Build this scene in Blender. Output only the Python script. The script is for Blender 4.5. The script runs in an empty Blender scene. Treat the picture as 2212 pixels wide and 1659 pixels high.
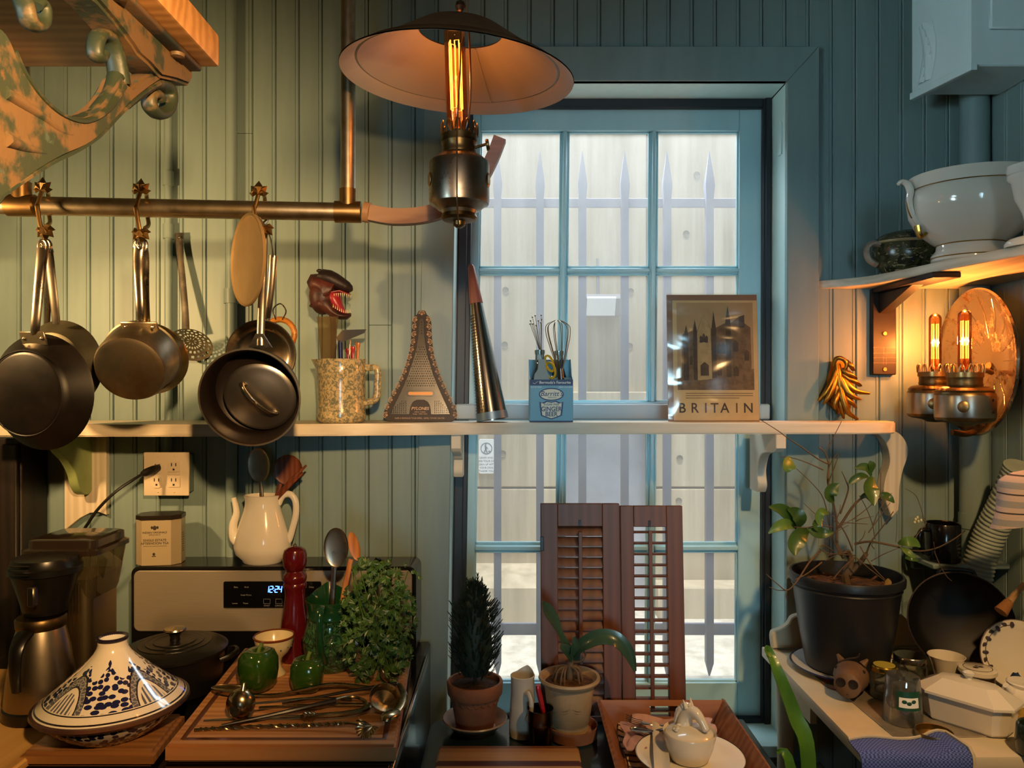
import bpy, bmesh, math, random
from mathutils import Vector, Matrix, Euler
R = math.radians
PI = math.pi
sc = bpy.context.scene
COL = sc.collection
# ------------------------------------------------------------------ camera, light, exposure
F, HZ, CX, D, ZC = 1640.0, 835.0, 1106.0, 2.1, 1.55      # focal length in pixels of the 2212 x 1659 frame, horizon row
cd = bpy.data.cameras.new('camera'); cam = bpy.data.objects.new('camera', cd); COL.objects.link(cam)
cam.location = (0, -D, ZC); cam.rotation_euler = (R(90), 0, 0)
cd.sensor_width = 36; cd.lens = 36 * F / 2212; cd.shift_y = (HZ - 829.5) / 2212; cd.clip_start = 0.02
sc.camera = cam
w = bpy.data.worlds.new('sky'); sc.world = w; w.use_nodes = True
bgn = w.node_tree.nodes['Background']; bgn.inputs[0].default_value = (0.62, 0.80, 1.0, 1); bgn.inputs[1].default_value = 1.5

def lamp(name, kind, loc, power, col, size=0.03, rot=None):
    l = bpy.data.lights.new(name, kind); l.energy = power; l.color = col
    if kind == 'POINT': l.shadow_soft_size = size
    if kind == 'SUN': l.angle = R(1)
    o = bpy.data.objects.new(name, l); COL.objects.link(o); o.location = loc
    if rot: o.rotation_euler = rot
    return o
lamp('sun', 'SUN', (0, -3, 8), 5.0, (1, 0.94, 0.86), rot=(R(14), 0, R(-14)))
WARM = (1.0, 0.58, 0.23)
lb = lamp('kitchen_lamp', 'SPOT', (0.0, -1.92, 1.88), 132, WARM, rot=(R(80), 0, R(33)))      # shaded filament lamp close above the viewer
lb.data.spot_size = R(72); lb.data.spot_blend = 0.8; lb.data.shadow_soft_size = 0.03
sl = lamp('side_lamp', 'SPOT', (-1.30, -0.80, 1.80), 46, WARM, rot=(R(84), 0, R(-26))); sl.data.spot_size = R(120); sl.data.spot_blend = 1.0; sl.data.shadow_soft_size = 0.03                  # small lamp under the overhead shelf
rl = lamp('washstand_lamp', 'SPOT', (0.80, -1.75, 2.35), 100, WARM, rot=(R(38), 0, R(-10))); rl.data.spot_size = R(72); rl.data.spot_blend = 0.8; rl.data.shadow_soft_size = 0.04   # shaded lamp over the washstand
cf = lamp('rear_cool_fill', 'AREA', (0.3, -4.4, 1.6), 1.8, (0.52, 0.84, 1.0), rot=(R(90), 0, 0)); cf.data.spread = R(22); cf.data.shape = 'RECTANGLE'; cf.data.size = 0.9; cf.data.size_y = 1.3  # added cool fill beamed at the sash; no window is built here
lw_ = lamp('left_duct_fill', 'AREA', (-1.42, -2.2, 1.9), 1.8, (0.62, 0.90, 1.0), rot=(R(97), 0, R(-51))); lw_.data.size = 0.6; lw_.data.spread = R(30)  # added cool fill to brighten the duct; the left wall is solid
sky = lamp('window_daylight', 'AREA', (0.30, 0.95, 2.95), 75, (0.80, 0.90, 1.0), rot=(R(-52), 0, 0)); sky.data.shape = 'RECTANGLE'; sky.data.size = 1.5; sky.data.size_y = 0.6
vs = sc.view_settings
vs.view_transform = 'Standard'; vs.look = 'None'; vs.gamma = 1; vs.exposure = 0.0; vs.use_curve_mapping = False
sc.cycles.use_denoising = True
sc.cycles.max_bounces = 7; sc.cycles.diffuse_bounces = 3; sc.cycles.glossy_bounces = 4
sc.cycles.use_adaptive_sampling = True; sc.cycles.adaptive_threshold = 0.04
sc.cycles.transmission_bounces = 8; sc.cycles.transparent_max_bounces = 16
sc.cycles.sample_clamp_indirect = 4.0; sc.cycles.caustics_reflective = False; sc.cycles.caustics_refractive = False

def P(px, py, d):
    return Vector(((px - CX) / F * d, d - D, ZC - (py - HZ) / F * d))
def S(px, d): return px * d / F

# ------------------------------------------------------------------ materials
def lin(c):
    if isinstance(c, str):
        c = [int(c[i:i + 2], 16) / 255 for i in (0, 2, 4)]
    return tuple((x / 12.92 if x <= 0.04045 else ((x + 0.055) / 1.055) ** 2.4) for x in c) + (1,)
MATS = {}
class N:
    """small node-tree helper"""
    def __init__(s, name):
        s.m = bpy.data.materials.new(name); s.m.use_nodes = True
        s.t = s.m.node_tree; s.b = s.t.nodes['Principled BSDF']; s.out = s.t.nodes['Material Output']
    def n(s, typ, **kw):
        x = s.t.nodes.new(typ)
        for k, v in kw.items():
            if k.startswith('i_'):
                key = k[2:]; key = int(key) if key.isdigit() else key.replace('_', ' ')
                x.inputs[key].default_value = v
            else: setattr(x, k, v)
        return x
    def l(s, a, b): s.t.links.new(a, b)
    def math(s, op, a, b=None, clamp=False):
        x = s.n('ShaderNodeMath', operation=op, use_clamp=clamp)
        for i, v in enumerate((a, b)):
            if v is None: continue
            if isinstance(v, (int, float)): x.inputs[i].default_value = v
            else: s.l(v, x.inputs[i])
        return x.outputs[0]
    def mix(s, fac, a, b):
        x = s.n('ShaderNodeMix', data_type='RGBA')
        if isinstance(fac, (int, float)): x.inputs[0].default_value = fac
        else: s.l(fac, x.inputs[0])
        for i, v in ((6, a), (7, b)):
            if isinstance(v, tuple): x.inputs[i].default_value = v
            else: s.l(v, x.inputs[i])
        return x.outputs[2]
    def coord(s, kind='Object', scale=(1, 1, 1), rot=(0, 0, 0)):
        c = s.n('ShaderNodeTexCoord'); mp = s.n('ShaderNodeMapping')
        mp.inputs['Scale'].default_value = scale; mp.inputs['Rotation'].default_value = rot
        s.l(c.outputs[kind], mp.inputs[0]); return mp.outputs[0]
    def noise(s, vec, scale, detail=4, rough=0.55, dist=0):
        x = s.n('ShaderNodeTexNoise'); x.inputs['Scale'].default_value = scale; x.inputs['Detail'].default_value = detail
        x.inputs['Roughness'].default_value = rough; x.inputs['Distortion'].default_value = dist
        s.l(vec, x.inputs['Vector']); return x.outputs[0]
    def ramp(s, fac, stops):
        x = s.n('ShaderNodeValToRGB'); cr = x.color_ramp
        while len(cr.elements) < len(stops): cr.elements.new(0.5)
        for e, (p, c) in zip(cr.elements, stops): e.position = p; e.color = c
        s.l(fac, x.inputs[0]); return x.outputs[0]
    def bump(s, h, strength=0.3, dist=0.002):
        b = s.n('ShaderNodeBump'); b.inputs['Strength'].default_value = strength; b.inputs['Distance'].default_value = dist
        s.l(h, b.inputs['Height']); s.l(b.outputs[0], s.b.inputs['Normal'])
    def set(s, **kw):
        for k, v in kw.items():
            k = k.replace('_', ' ')
            if isinstance(v, (int, float, tuple)): s.b.inputs[k].default_value = v
            else: s.l(v, s.b.inputs[k])
        return s
BW0, BW1 = (0, 0, 0, 1), (1, 1, 1, 1)
def mat(name, col, rough=0.5, metal=0.0, col2=None, nscale=8, namt=1.0, lo=0.4, hi=0.65, stretch=(1, 1, 1), bump=0, bscale=60, bdist=0.002,
        coat=0, spec=0.5, trans=0, ior=1.45, sheen=0, alpha=1, rough2=None, sss=0):
    if name in MATS: return MATS[name]
    n = N(name); b = n.b
    c = lin(col)
    n.set(Base_Color=c, Roughness=rough, Metallic=metal)
    b.inputs['Specular IOR Level'].default_value = spec
    b.inputs['Coat Weight'].default_value = coat; b.inputs['Coat Roughness'].default_value = 0.06
    b.inputs['Transmission Weight'].default_value = trans; b.inputs['IOR'].default_value = ior
    b.inputs['Sheen Weight'].default_value = sheen; b.inputs['Alpha'].default_value = alpha
    if sss: b.inputs['Subsurface Weight'].default_value = sss; b.inputs['Subsurface Radius'].default_value = (0.01, 0.008, 0.004)
    if col2 is not None or bump or rough2 is not None:
        v = n.coord(scale=stretch)
        if col2 is not None:
            f = n.noise(v, nscale, 5, 0.6)
            f = n.ramp(f, [(lo, BW0), (hi, BW1)])
            n.set(Base_Color=n.mix(n.math('MULTIPLY', f, namt), c, lin(col2)))
            if rough2 is not None:
                r = n.n('ShaderNodeMapRange'); r.inputs[3].default_value = rough; r.inputs[4].default_value = rough2
                n.l(f, r.inputs[0]); n.set(Roughness=r.outputs[0])
        if bump: n.bump(n.noise(v, bscale, 4), bump, bdist)
    MATS[name] = n.m
    return n.m
def wood(name, c1, c2, axis=0, scale=6, rough=0.45, coat=0.0, plank=0, bump=0.15, c3=None):
    """grain runs along the given axis; plank = strip width of a glued board (0 = one piece)"""
    if name in MATS: return MATS[name]
    n = N(name)
    st = [9, 9, 9]; st[axis] = 0.6
    v = n.coord(scale=tuple(st))
    nz = n.noise(v, scale, 6, 0.62, 0.4)
    wv = n.n('ShaderNodeTexWave', wave_type='BANDS', bands_direction='XYZ'[(axis + 1) % 3]); wv.inputs['Scale'].default_value = scale * 0.35
    wv.inputs['Distortion'].default_value = 7; wv.inputs['Detail'].default_value = 3; wv.inputs['Detail Scale'].default_value = 1.2
    n.l(v, wv.inputs[0])
    f = n.math('ADD', n.math('MULTIPLY', nz, 0.65), n.math('MULTIPLY', wv.outputs[1], 0.4))
    f = n.ramp(f, [(0.32, BW0), (0.78, BW1)])
    col = n.mix(f, lin(c1), lin(c2))
    if plank:
        sp = n.n('ShaderNodeSeparateXYZ'); n.l(n.coord(), sp.inputs[0])
        k = n.math('FLOOR', n.math('DIVIDE', sp.outputs[(axis + 1) % 2 if axis < 2 else 0], plank))
        wn = n.n('ShaderNodeTexWhiteNoise', noise_dimensions='1D'); n.l(k, wn.inputs['W'])
        col = n.mix(n.math('MULTIPLY', wn.outputs[0], 0.75), col, lin(c3 or c2))
    n.set(Base_Color=col, Roughness=rough); n.b.inputs['Coat Weight'].default_value = coat; n.b.inputs['Coat Roughness'].default_value = 0.15
    if bump: n.bump(f, bump, 0.0006)
    MATS[name] = n.m
    return n.m
def paint(name, col, worn=None, wornamt=0.0, rough=0.5, var=0.12):
    """brushed house paint: faint vertical streaks, specks where the paint is worn through"""
    if name in MATS: return MATS[name]
    n = N(name); c = lin(col)
    v = n.coord(scale=(1, 1, 0.12)); f = n.noise(v, 22, 5)
    dk = tuple(x * (1 - 2.2 * var) for x in c[:3]) + (1,)
    col_ = n.mix(f, dk, tuple(min(1, x * (1 + var)) for x in c[:3]) + (1,))
    if worn:
        g = n.noise(n.coord(scale=(1, 1, 0.35)), 38, 6, 0.7)
        g = n.ramp(g, [(0.70 - wornamt, BW0), (0.72 - wornamt, BW1)])
        col_ = n.mix(n.math('MULTIPLY', g, 0.8), col_, lin(worn))
    n.set(Base_Color=col_, Roughness=rough)
    n.bump(f, 0.12, 0.001)
    MATS[name] = n.m
    return n.m
def metal(name, col, rough=0.3, col2=None, nscale=12, rough2=None, aniso=0, bump=0, lo=0.4, hi=0.65, namt=1.0):
    if name in MATS: return MATS[name]
    m = mat(name, col, rough, 1.0, col2, nscale, namt, lo, hi, bump=bump, bscale=30, rough2=rough2)
    m.node_tree.nodes['Principled BSDF'].inputs['Anisotropic'].default_value = aniso
    return m
def thin_glass(name, tint='ffffff', gloss=0.10, rough=0.02, dirt_haze=0.0, dirt_haze_col='d8d4c8', fres=0.8):
    """thin clear sheet: transparent with a mirror sheen, and optionally a milky film of grime or of painted-in haze"""
    if name in MATS: return MATS[name]
    n = N(name); t = n.t; t.nodes.remove(n.b)
    tr = n.n('ShaderNodeBsdfTransparent'); tr.inputs[0].default_value = lin(tint)
    gl = n.n('ShaderNodeBsdfGlossy'); gl.inputs['Roughness'].default_value = rough
    lw = n.n('ShaderNodeLayerWeight'); lw.inputs[0].default_value = 0.35
    k = n.math('ADD', n.math('MULTIPLY', lw.outputs['Fresnel'], fres), gloss * 0.4, True)
    mx = n.n('ShaderNodeMixShader'); n.l(k, mx.inputs[0]); n.l(tr.outputs[0], mx.inputs[1]); n.l(gl.outputs[0], mx.inputs[2])
    last = mx
    if dirt_haze:
        tl = n.n('ShaderNodeBsdfTranslucent'); tl.inputs[0].default_value = lin(dirt_haze_col)
        df = n.n('ShaderNodeBsdfDiffuse'); df.inputs[0].default_value = lin(dirt_haze_col)
        m2 = n.n('ShaderNodeMixShader'); m2.inputs[0].default_value = 0.25; n.l(tl.outputs[0], m2.inputs[1]); n.l(df.outputs[0], m2.inputs[2])
        f = n.noise(n.coord(scale=(1, 1, 0.3)), 14, 6, 0.65)
        f = n.math('MULTIPLY', n.ramp(f, [(0.25, (0.55, 0.55, 0.55, 1)), (0.8, BW1)]), dirt_haze)
        m3 = n.n('ShaderNodeMixShader'); n.l(f, m3.inputs[0]); n.l(mx.outputs[0], m3.inputs[1]); n.l(m2.outputs[0], m3.inputs[2])
        last = m3
    n.l(last.outputs[0], n.out.inputs[0])
    MATS[name] = n.m
    return n.m
def glow(name, col, strength, base='000000'):
    if name in MATS: return MATS[name]
    n = N(name); n.set(Base_Color=lin(base)); n.b.inputs['Emission Color'].default_value = col + (1,); n.b.inputs['Emission Strength'].default_value = strength
    n.m.cycles.emission_sampling = 'NONE'
    MATS[name] = n.m
    return n.m

# ------------------------------------------------------------------ geometry
class G:
    def __init__(s): s.v = []; s.f = []; s.uv = []
    def add(s, v, f, uv=None):
        k = len(s.v); s.v += [Vector(x) for x in v]; s.f += [tuple(i + k for i in q) for q in f]
        s.uv += (uv if uv else [None] * len(f)); return s
    def merge(s, g, M=None):
        return s.add([(M @ x) if M else x for x in g.v], g.f, g.uv)
    def xf(s, M): s.v = [M @ x for x in s.v]; return s
    def mv(s, x, y=None, z=None):
        t = Vector(x) if y is None else Vector((x, y, z)); s.v = [q + t for q in s.v]; return s
    def rot(s, ax, deg, c=(0, 0, 0)):
        M = Matrix.Translation(c) @ Matrix.Rotation(R(deg), 4, ax) @ Matrix.Translation(-Vector(c)); return s.xf(M)
    def sc(s, x, y=None, z=None):
        if y is None: y = z = x
        s.v = [Vector((q.x * x, q.y * y, q.z * z)) for q in s.v]; return s
    def warp(s, fn): s.v = [Vector(fn(q)) for q in s.v]; return s
    def box(s, x0, x1, y0, y1, z0, z1, bev=0.0, seg=1):
        bm = bmesh.new(); bmesh.ops.create_cube(bm, size=1)
        for v in bm.verts:
            v.co = Vector((x0 + (v.co.x + .5) * (x1 - x0), y0 + (v.co.y + .5) * (y1 - y0), z0 + (v.co.z + .5) * (z1 - z0)))
        if bev: bmesh.ops.bevel(bm, geom=bm.edges[:], offset=bev, segments=seg, affect='EDGES', profile=0.6)
        return s._bm(bm)
    def _bm(s, bm):
        bm.verts.index_update(); s.add([v.co.copy() for v in bm.verts], [tuple(v.index for v in f.verts) for f in bm.faces]); bm.free(); return s
    def lathe(s, prof, seg=32, sweep=360, closed=False, uvs=True, wob=None):
        """profile of (r, z) about the Z axis"""
        n = len(prof); full = abs(sweep - 360) < 1e-6; cols = seg if full else seg + 1
        V = []; Fc = []; UV = []
        L = [0]
        for a, b in zip(prof, prof[1:]): L.append(L[-1] + math.hypot(b[0] - a[0], b[1] - a[1]))
        tot = L[-1] or 1
        for i in range(cols):
            a = R(sweep) * i / seg
            for j, (r, z) in enumerate(prof):
                rr = r * (wob(a, j) if wob else 1)
                V.append((rr * math.cos(a), rr * math.sin(a), z))
        for i in range(seg):
            i2 = (i + 1) % cols
            for j in range(n - 1):
                q = (i * n + j, i2 * n + j, i2 * n + j + 1, i * n + j + 1)
                Fc.append(q)
                UV.append([(i / seg, L[j] / tot), ((i + 1) / seg, L[j] / tot), ((i + 1) / seg, L[j + 1] / tot), (i / seg, L[j + 1] / tot)])
        return s.add(V, Fc, UV)
    def tube(s, pts, rad, seg=10, cap=True, flat=None, roll=0.0, up=None):
        """swept round (or flat = y/x ratio) bar through points; rad number or list"""
        pts = [Vector(p) for p in pts]; n = len(pts)
        if isinstance(rad, (int, float)): rad = [rad] * n
        V = []; Fc = []
        tn = []
        for i in range(n):
            t = (pts[min(i + 1, n - 1)] - pts[max(i - 1, 0)])
            tn.append(t.normalized() if t.length > 1e-9 else Vector((0, 0, 1)))
        u = Vector(up) if up else (Vector((0, 0, 1)) if abs(tn[0].z) < 0.9 else Vector((1, 0, 0)))
        u = (u - tn[0] * u.dot(tn[0])).normalized()
        for i in range(n):
            if i: u = (u - tn[i] * u.dot(tn[i])).normalized()
            w_ = tn[i].cross(u)
            for k in range(seg):
                a = 2 * PI * k / seg + roll
                r = rad[i]; rx, ry = (r if isinstance(r, tuple) else (r, r * (flat if flat else 1)))
                V.append(pts[i] + u * math.cos(a) * rx + w_ * math.sin(a) * ry)
        for i in range(n - 1):
            for k in range(seg):
                k2 = (k + 1) % seg
                Fc.append((i * seg + k, i * seg + k2, (i + 1) * seg + k2, (i + 1) * seg + k))
        if cap:
            Fc.append(tuple(range(seg - 1, -1, -1))); Fc.append(tuple((n - 1) * seg + k for k in range(seg)))
        return s.add(V, Fc)
    def prism(s, poly, y0, y1, bev=0.0, plane='XZ', seg=1):
        """outline in the plane given, extruded along the third axis from y0 to y1"""
        bm = bmesh.new()
        mp = {'XZ': lambda a, b, c: (a, c, b), 'XY': lambda a, b, c: (a, b, c), 'YZ': lambda a, b, c: (c, a, b)}[plane]
        vs_ = [bm.verts.new(mp(a, b, y0)) for a, b in poly]
        f = bm.faces.new(vs_)
        r = bmesh.ops.extrude_face_region(bm, geom=[f])
        dv = Vector(mp(0, 0, y1)) - Vector(mp(0, 0, y0))
        for v in r['geom']:
            if isinstance(v, bmesh.types.BMVert): v.co += dv
        bmesh.ops.recalc_face_normals(bm, faces=bm.faces[:])
        if bev:
            ax = {'XZ': 1, 'XY': 2, 'YZ': 0}[plane]
            ed = [e for e in bm.edges if abs(e.verts[0].co[ax] - e.verts[1].co[ax]) < 1e-7]
            bmesh.ops.bevel(bm, geom=ed, offset=bev, segments=seg, affect='EDGES')
        return s._bm(bm)
    def ball(s, c, r, seg=16, rings=10):
        rx, ry, rz = r if isinstance(r, tuple) else (r, r, r)
        prof = [(math.sin(PI * j / rings), -math.cos(PI * j / rings)) for j in range(rings + 1)]
        prof[0] = (0.001, -1); prof[-1] = (0.001, 1)
        g = G().lathe(prof, seg).sc(rx, ry, rz).mv(Vector(c)); return s.merge(g)
    def grid(s, nu, nv, fn):
        """surface fn(u, v) with u, v in 0..1"""
        V = [fn(i / nu, j / nv) for i in range(nu + 1) for j in range(nv + 1)]
        Fc = []; UV = []
        for i in range(nu):
            for j in range(nv):
                k = i * (nv + 1) + j; Fc.append((k, k + nv + 1, k + nv + 2, k + 1))
                UV.append([(i / nu, j / nv), ((i + 1) / nu, j / nv), ((i + 1) / nu, (j + 1) / nv), (i / nu, (j + 1) / nv)])
        return s.add(V, Fc, UV)
    def mesh(s, name, smooth=38, merge=True, thick=0):
        me = bpy.data.meshes.new(name); me.from_pydata([tuple(v) for v in s.v], [], s.f)
        if any(s.uv):
            ul = me.uv_layers.new(name='UVMap'); k = 0
            for f, uv in zip(s.f, s.uv):
                for j in range(len(f)):
                    if uv: ul.data[k].uv = uv[j]
                    k += 1
        bm = bmesh.new(); bm.from_mesh(me)
        if merge: bmesh.ops.remove_doubles(bm, verts=bm.verts[:], dist=2e-6)
        bmesh.ops.recalc_face_normals(bm, faces=bm.faces[:])
        if thick:
            bmesh.ops.solidify(bm, geom=bm.faces[:], thickness=thick)
        for f in bm.faces: f.smooth = smooth > 0
        bm.to_mesh(me); bm.free()
        if smooth > 0: me.set_sharp_from_angle(angle=R(smooth))
        return me
    def bounds(s):
        return (Vector([min(v[i] for v in s.v) for i in range(3)]), Vector([max(v[i] for v in s.v) for i in range(3)]))

RM = {}
def thing(name, label, cat, loc=(0, 0, 0), rz=0, group=None, kind=None, rot=None):
    o = bpy.data.objects.new(name, None); COL.objects.link(o); o.empty_display_size = 0.02
    e = Euler(rot) if rot else Euler((0, 0, R(rz)))
    o.location = loc; o.rotation_euler = e
    if label: o['label'] = label
    if cat: o['category'] = cat
    if group: o['group'] = group
    if kind: o['kind'] = kind
    RM[o] = Matrix.LocRotScale(Vector(loc), e, None)
    return o
def part(par, name, g, m, world=False, smooth=38, thick=0, label=None, kind=None):
    """a mesh under a thing or under one of its parts; world = the shape is given in room coordinates"""
    root = par
    while root.parent: root = root.parent
    if world: g = G().merge(g, RM[root].inverted())
    me = g.mesh(name, smooth, thick=thick); me.materials.append(m)
    o = bpy.data.objects.new(name, me); COL.objects.link(o); o.parent = par
    if label: o['label'] = label
    if kind: o['kind'] = kind
    return o
def solo(name, label, cat, g, m, group=None, kind=None, smooth=38, thick=0):
    """a thing that is one mesh, given in room coordinates; its origin goes to the middle of its base"""
    lo, hi = g.bounds(); c = Vector(((lo.x + hi.x) / 2, (lo.y + hi.y) / 2, lo.z))
    g = G().merge(g, Matrix.Translation(-c))
    me = g.mesh(name, smooth, thick=thick); me.materials.append(m)
    o = bpy.data.objects.new(name, me); COL.objects.link(o); o.location = c
    RM[o] = Matrix.Translation(c)
    if label: o['label'] = label
    if cat: o['category'] = cat
    if group: o['group'] = group
    if kind: o['kind'] = kind
    return o
def dup(par, src, M=None, name=None):
    """another piece sharing src's mesh under par"""
    o = bpy.data.objects.new(name or src.name.split('.')[0], src.data); COL.objects.link(o); o.parent = par
    if M is not None: o.matrix_local = M
    return o
def lettering(par, s, m, size, M, align='CENTER', name='lettering', ext=0.0002, bold=0.0, shear=0.0, sx=1.0, root=None):
    """flat printed letters; M places the text's XY plane in room coordinates"""
    cu = bpy.data.curves.new(name, 'FONT'); cu.body = s; cu.size = size; cu.align_x = align; cu.align_y = 'CENTER'
    cu.extrude = ext; cu.offset = bold; cu.shear = shear; cu.resolution_u = 3
    to = bpy.data.objects.new(name, cu)
    me = bpy.data.meshes.new_from_object(to)
    bpy.data.objects.remove(to); bpy.data.curves.remove(cu)
    r = par
    while r.parent: r = r.parent
    me.transform(RM[r].inverted() @ M @ Matrix.Diagonal((sx, 1, 1, 1))); me.materials.clear(); me.materials.append(m); me.name = name
    o = bpy.data.objects.new(name, me); COL.objects.link(o); o.parent = par
    return o
def facing(p, rz=0, tilt=0, roll=0):
    """text plane that faces the camera side (-Y) at p"""
    return Matrix.Translation(p) @ Matrix.Rotation(R(rz), 4, 'Z') @ Matrix.Rotation(R(90 + tilt), 4, 'X') @ Matrix.Rotation(R(roll), 4, 'Z')
def spline(pts, n=6, closed=False):
    """Catmull-Rom through the points (any dimension)"""
    pts = [tuple(p) for p in pts]; out = []; m = len(pts)
    rng = range(m) if closed else range(m - 1)
    for i in rng:
        g = (lambda k: pts[k % m]) if closed else (lambda k: pts[max(0, min(m - 1, k))])
        p0, p1, p2, p3 = g(i - 1), g(i), g(i + 1), g(i + 2)
        for j in range(n):
            t = j / n
            out.append(tuple(0.5 * (2 * b + (c - a) * t + (2 * a - 5 * b + 4 * c - d_) * t * t + (3 * b - a - 3 * c + d_) * t ** 3)
                             for a, b, c, d_ in zip(p0, p1, p2, p3)))
    if not closed: out.append(pts[-1])
    return out
def rsec(w_, d_, r, n=4):
    """rounded rectangle outline"""
    o = []
    for cx, cy, a0 in ((w_ / 2 - r, d_ / 2 - r, 0), (-w_ / 2 + r, d_ / 2 - r, 90), (-w_ / 2 + r, -d_ / 2 + r, 180), (w_ / 2 - r, -d_ / 2 + r, 270)):
        for k in range(n + 1):
            a = R(a0 + 90 * k / n); o.append((cx + r * math.cos(a), cy + r * math.sin(a)))
    return o
def loft(g, secs, cap=(True, True)):
    """join equal-length rings of points"""
    n = len(secs[0]); V = [p for q in secs for p in q]; Fc = []
    for i in range(len(secs) - 1):
        for k in range(n):
            k2 = (k + 1) % n; Fc.append((i * n + k, i * n + k2, (i + 1) * n + k2, (i + 1) * n + k))
    if cap[0]: Fc.append(tuple(range(n - 1, -1, -1)))
    if cap[1]: Fc.append(tuple((len(secs) - 1) * n + k for k in range(n)))
    return g.add(V, Fc)
# ================================================================== the room
WALLC = '819897'
M_wall = paint('wall_paint', WALLC, rough=0.45)
M_sash = paint('sash_paint', 'b4dde6', worn='cfd2c4', wornamt=0.0, rough=0.4, var=0.06)
M_reveal = paint('reveal_paint', 'cdeeee', worn='5b6a66', wornamt=-0.02, rough=0.45, var=0.06)
M_black = mat('black_frame', '23272e', 0.45)
M_gapd = mat('wall_gap', '141a18', 0.9)
M_floor = wood('floor_wood', '4a3524', '6b4d33', 1, 4, 0.5, plank=0.11)
M_ceil = mat('ceiling_white', 'b9b5a8', 0.7)
def struct(name, g, m, smooth=30):
    return solo(name, None, None, g, m, kind='structure', smooth=smooth)
XR, XL, YF, ZT = 1.285, -1.5, -4.6, 2.75
struct('floor', G().box(XL - .1, XR + .1, YF - .1, .2, -.2, -.1), M_floor)
struct('ceiling', G().box(XL - .1, XR + .1, YF - .1, .14, ZT, ZT + .1), M_ceil)
struct('wall_left', G().box(XL - .1, XL, YF, .2, -.1, ZT), M_wall)
struct('wall_front', G().box(XL - .1, XR + .1, YF - .1, YF, -.1, ZT), mat('front_wall_paint', '9a9482', 0.7))
# window opening: X -.166 .. .753, Z .575 .. 2.387
WX0, WX1, WZ0, WZ1 = -.166, .753, .575, 2.387
wb = thing('wall_back', None, None, (0, 0, 0), kind='structure')
part(wb, 'wall_core', G().box(XL, WX0 - .03, .016, .14, -.1, ZT).box(WX1 + .03, XR + .1, .016, .14, -.1, ZT).box(WX0 - .03, WX1 + .03, .016, .14, -.1, WZ0 - .036).box(WX0 - .03, WX1 + .03, .016, .14, WZ1 + .0125, ZT), M_gapd)
def plank_g(w_, z0, z1):
    h = w_ / 2 - .0007
    pr = [(-h, .015), (-h, .003), (-h + .0022, 0), (h - .0105, 0), (h - .009, .0018), (h - .0075, 0), (h - .0022, 0), (h, .003), (h, .015)]
    return G().prism([(a, b) for a, b in pr], z0, z1, plane='XY')
PW = .0642
pl = {}
def plank(par, x, z0, z1, M=None):
    k = (round(z1 - z0, 3))
    if k not in pl:
        pl[k] = part(par, 'plank', plank_g(PW, 0, z1 - z0), M_wall, smooth=0); o = pl[k]
    else: o = dup(par, pl[k])
    o.matrix_local = M if M is not None else Matrix.Translation((x, random.uniform(-.0006, .0006), z0))
    return o
random.seed(4)
i = 0
x = XL + PW / 2 + .012
while x < XR - .01:
    if x + PW / 2 < WX0 + .02 or x - PW / 2 > WX1 - .02:
        j = round(x, 3)
        if i in (11, 17, 39): 
            zj = {11: 2.25, 17: 1.72, 39: 1.30}[i]
            plank(wb, x, -.1, zj - .0007); plank(wb, x, zj + .0007, ZT)
        else: plank(wb, x, -.1, ZT)
    else:
        plank(wb, x, -.1, .56); plank(wb, x, 2.40, ZT)
    x += PW; i += 1
wr = thing('wall_right', None, None, (XR, 0, 0), kind='structure')
part(wr, 'wall_core', G().box(.016, .1, YF, .1, -.1, ZT), M_gapd)
y = -PW / 2
while y > YF:
    plank(wr, 0, -.1, ZT, Matrix.Translation((random.uniform(-.0006, .0006), y, -.1)) @ Matrix.Rotation(R(-90), 4, 'Z')); y -= PW
# ---- window
def lean(q):
    k = .0147 + (.0023 - .0147) * (q.x + .124) / .854
    return (q.x + k * (q.z - 1.47), q.y, q.z)
def lbox(*a, bev=.002): return G().box(*a, bev=bev).warp(lean)
struct('trim_1', G().prism([(WX0 - .089, -.1), (WX0, -.1), (WX0, WZ1), (WX0 - .089, WZ1 + .095)], -.022, -.0005, .002).warp(lean), M_wall)
struct('trim_2', G().prism([(WX1, WZ0), (WX1 + .088, WZ0 - .06), (WX1 + .088, WZ1 + .095), (WX1, WZ1)], -.022, -.0005, .002).warp(lean), M_wall)
struct('trim_3', G().prism([(WX0 - .089, WZ1 + .095), (WX0, WZ1), (WX1, WZ1), (WX1 + .088, WZ1 + .095)], -.022, -.0005, .002).warp(lean), M_wall)
struct('trim_4', G().box(WX1 - .02, WX1 + .10, -.055, -.0005, WZ0 - .09, WZ0 - .062, .003), M_wall)
wn = thing('window_1', None, None, (.29, .11, .57), kind='structure')
part(wn, 'jamb', lbox(WX0 - .012, WX0, -.02, .2, WZ0 - .01, WZ1), M_reveal, True)
part(wn, 'jamb', lbox(WX1, WX1 + .012, -.02, .2, WZ0 - .01, WZ1), M_reveal, True)
part(wn, 'head_jamb', lbox(WX0, WX1, -.02, .2, WZ1, WZ1 + .012), M_reveal, True)
part(wn, 'window_sill', lbox(WX0 - .01, WX1 + .01, -.035, .26, WZ0 - .035, WZ0 - .004), M_reveal, True)
dF = 2.207
def wx(px, d=2.225): return (px - CX) / F * d
def wz(py, d=2.225): return ZC - (py - HZ) / F * d
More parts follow.
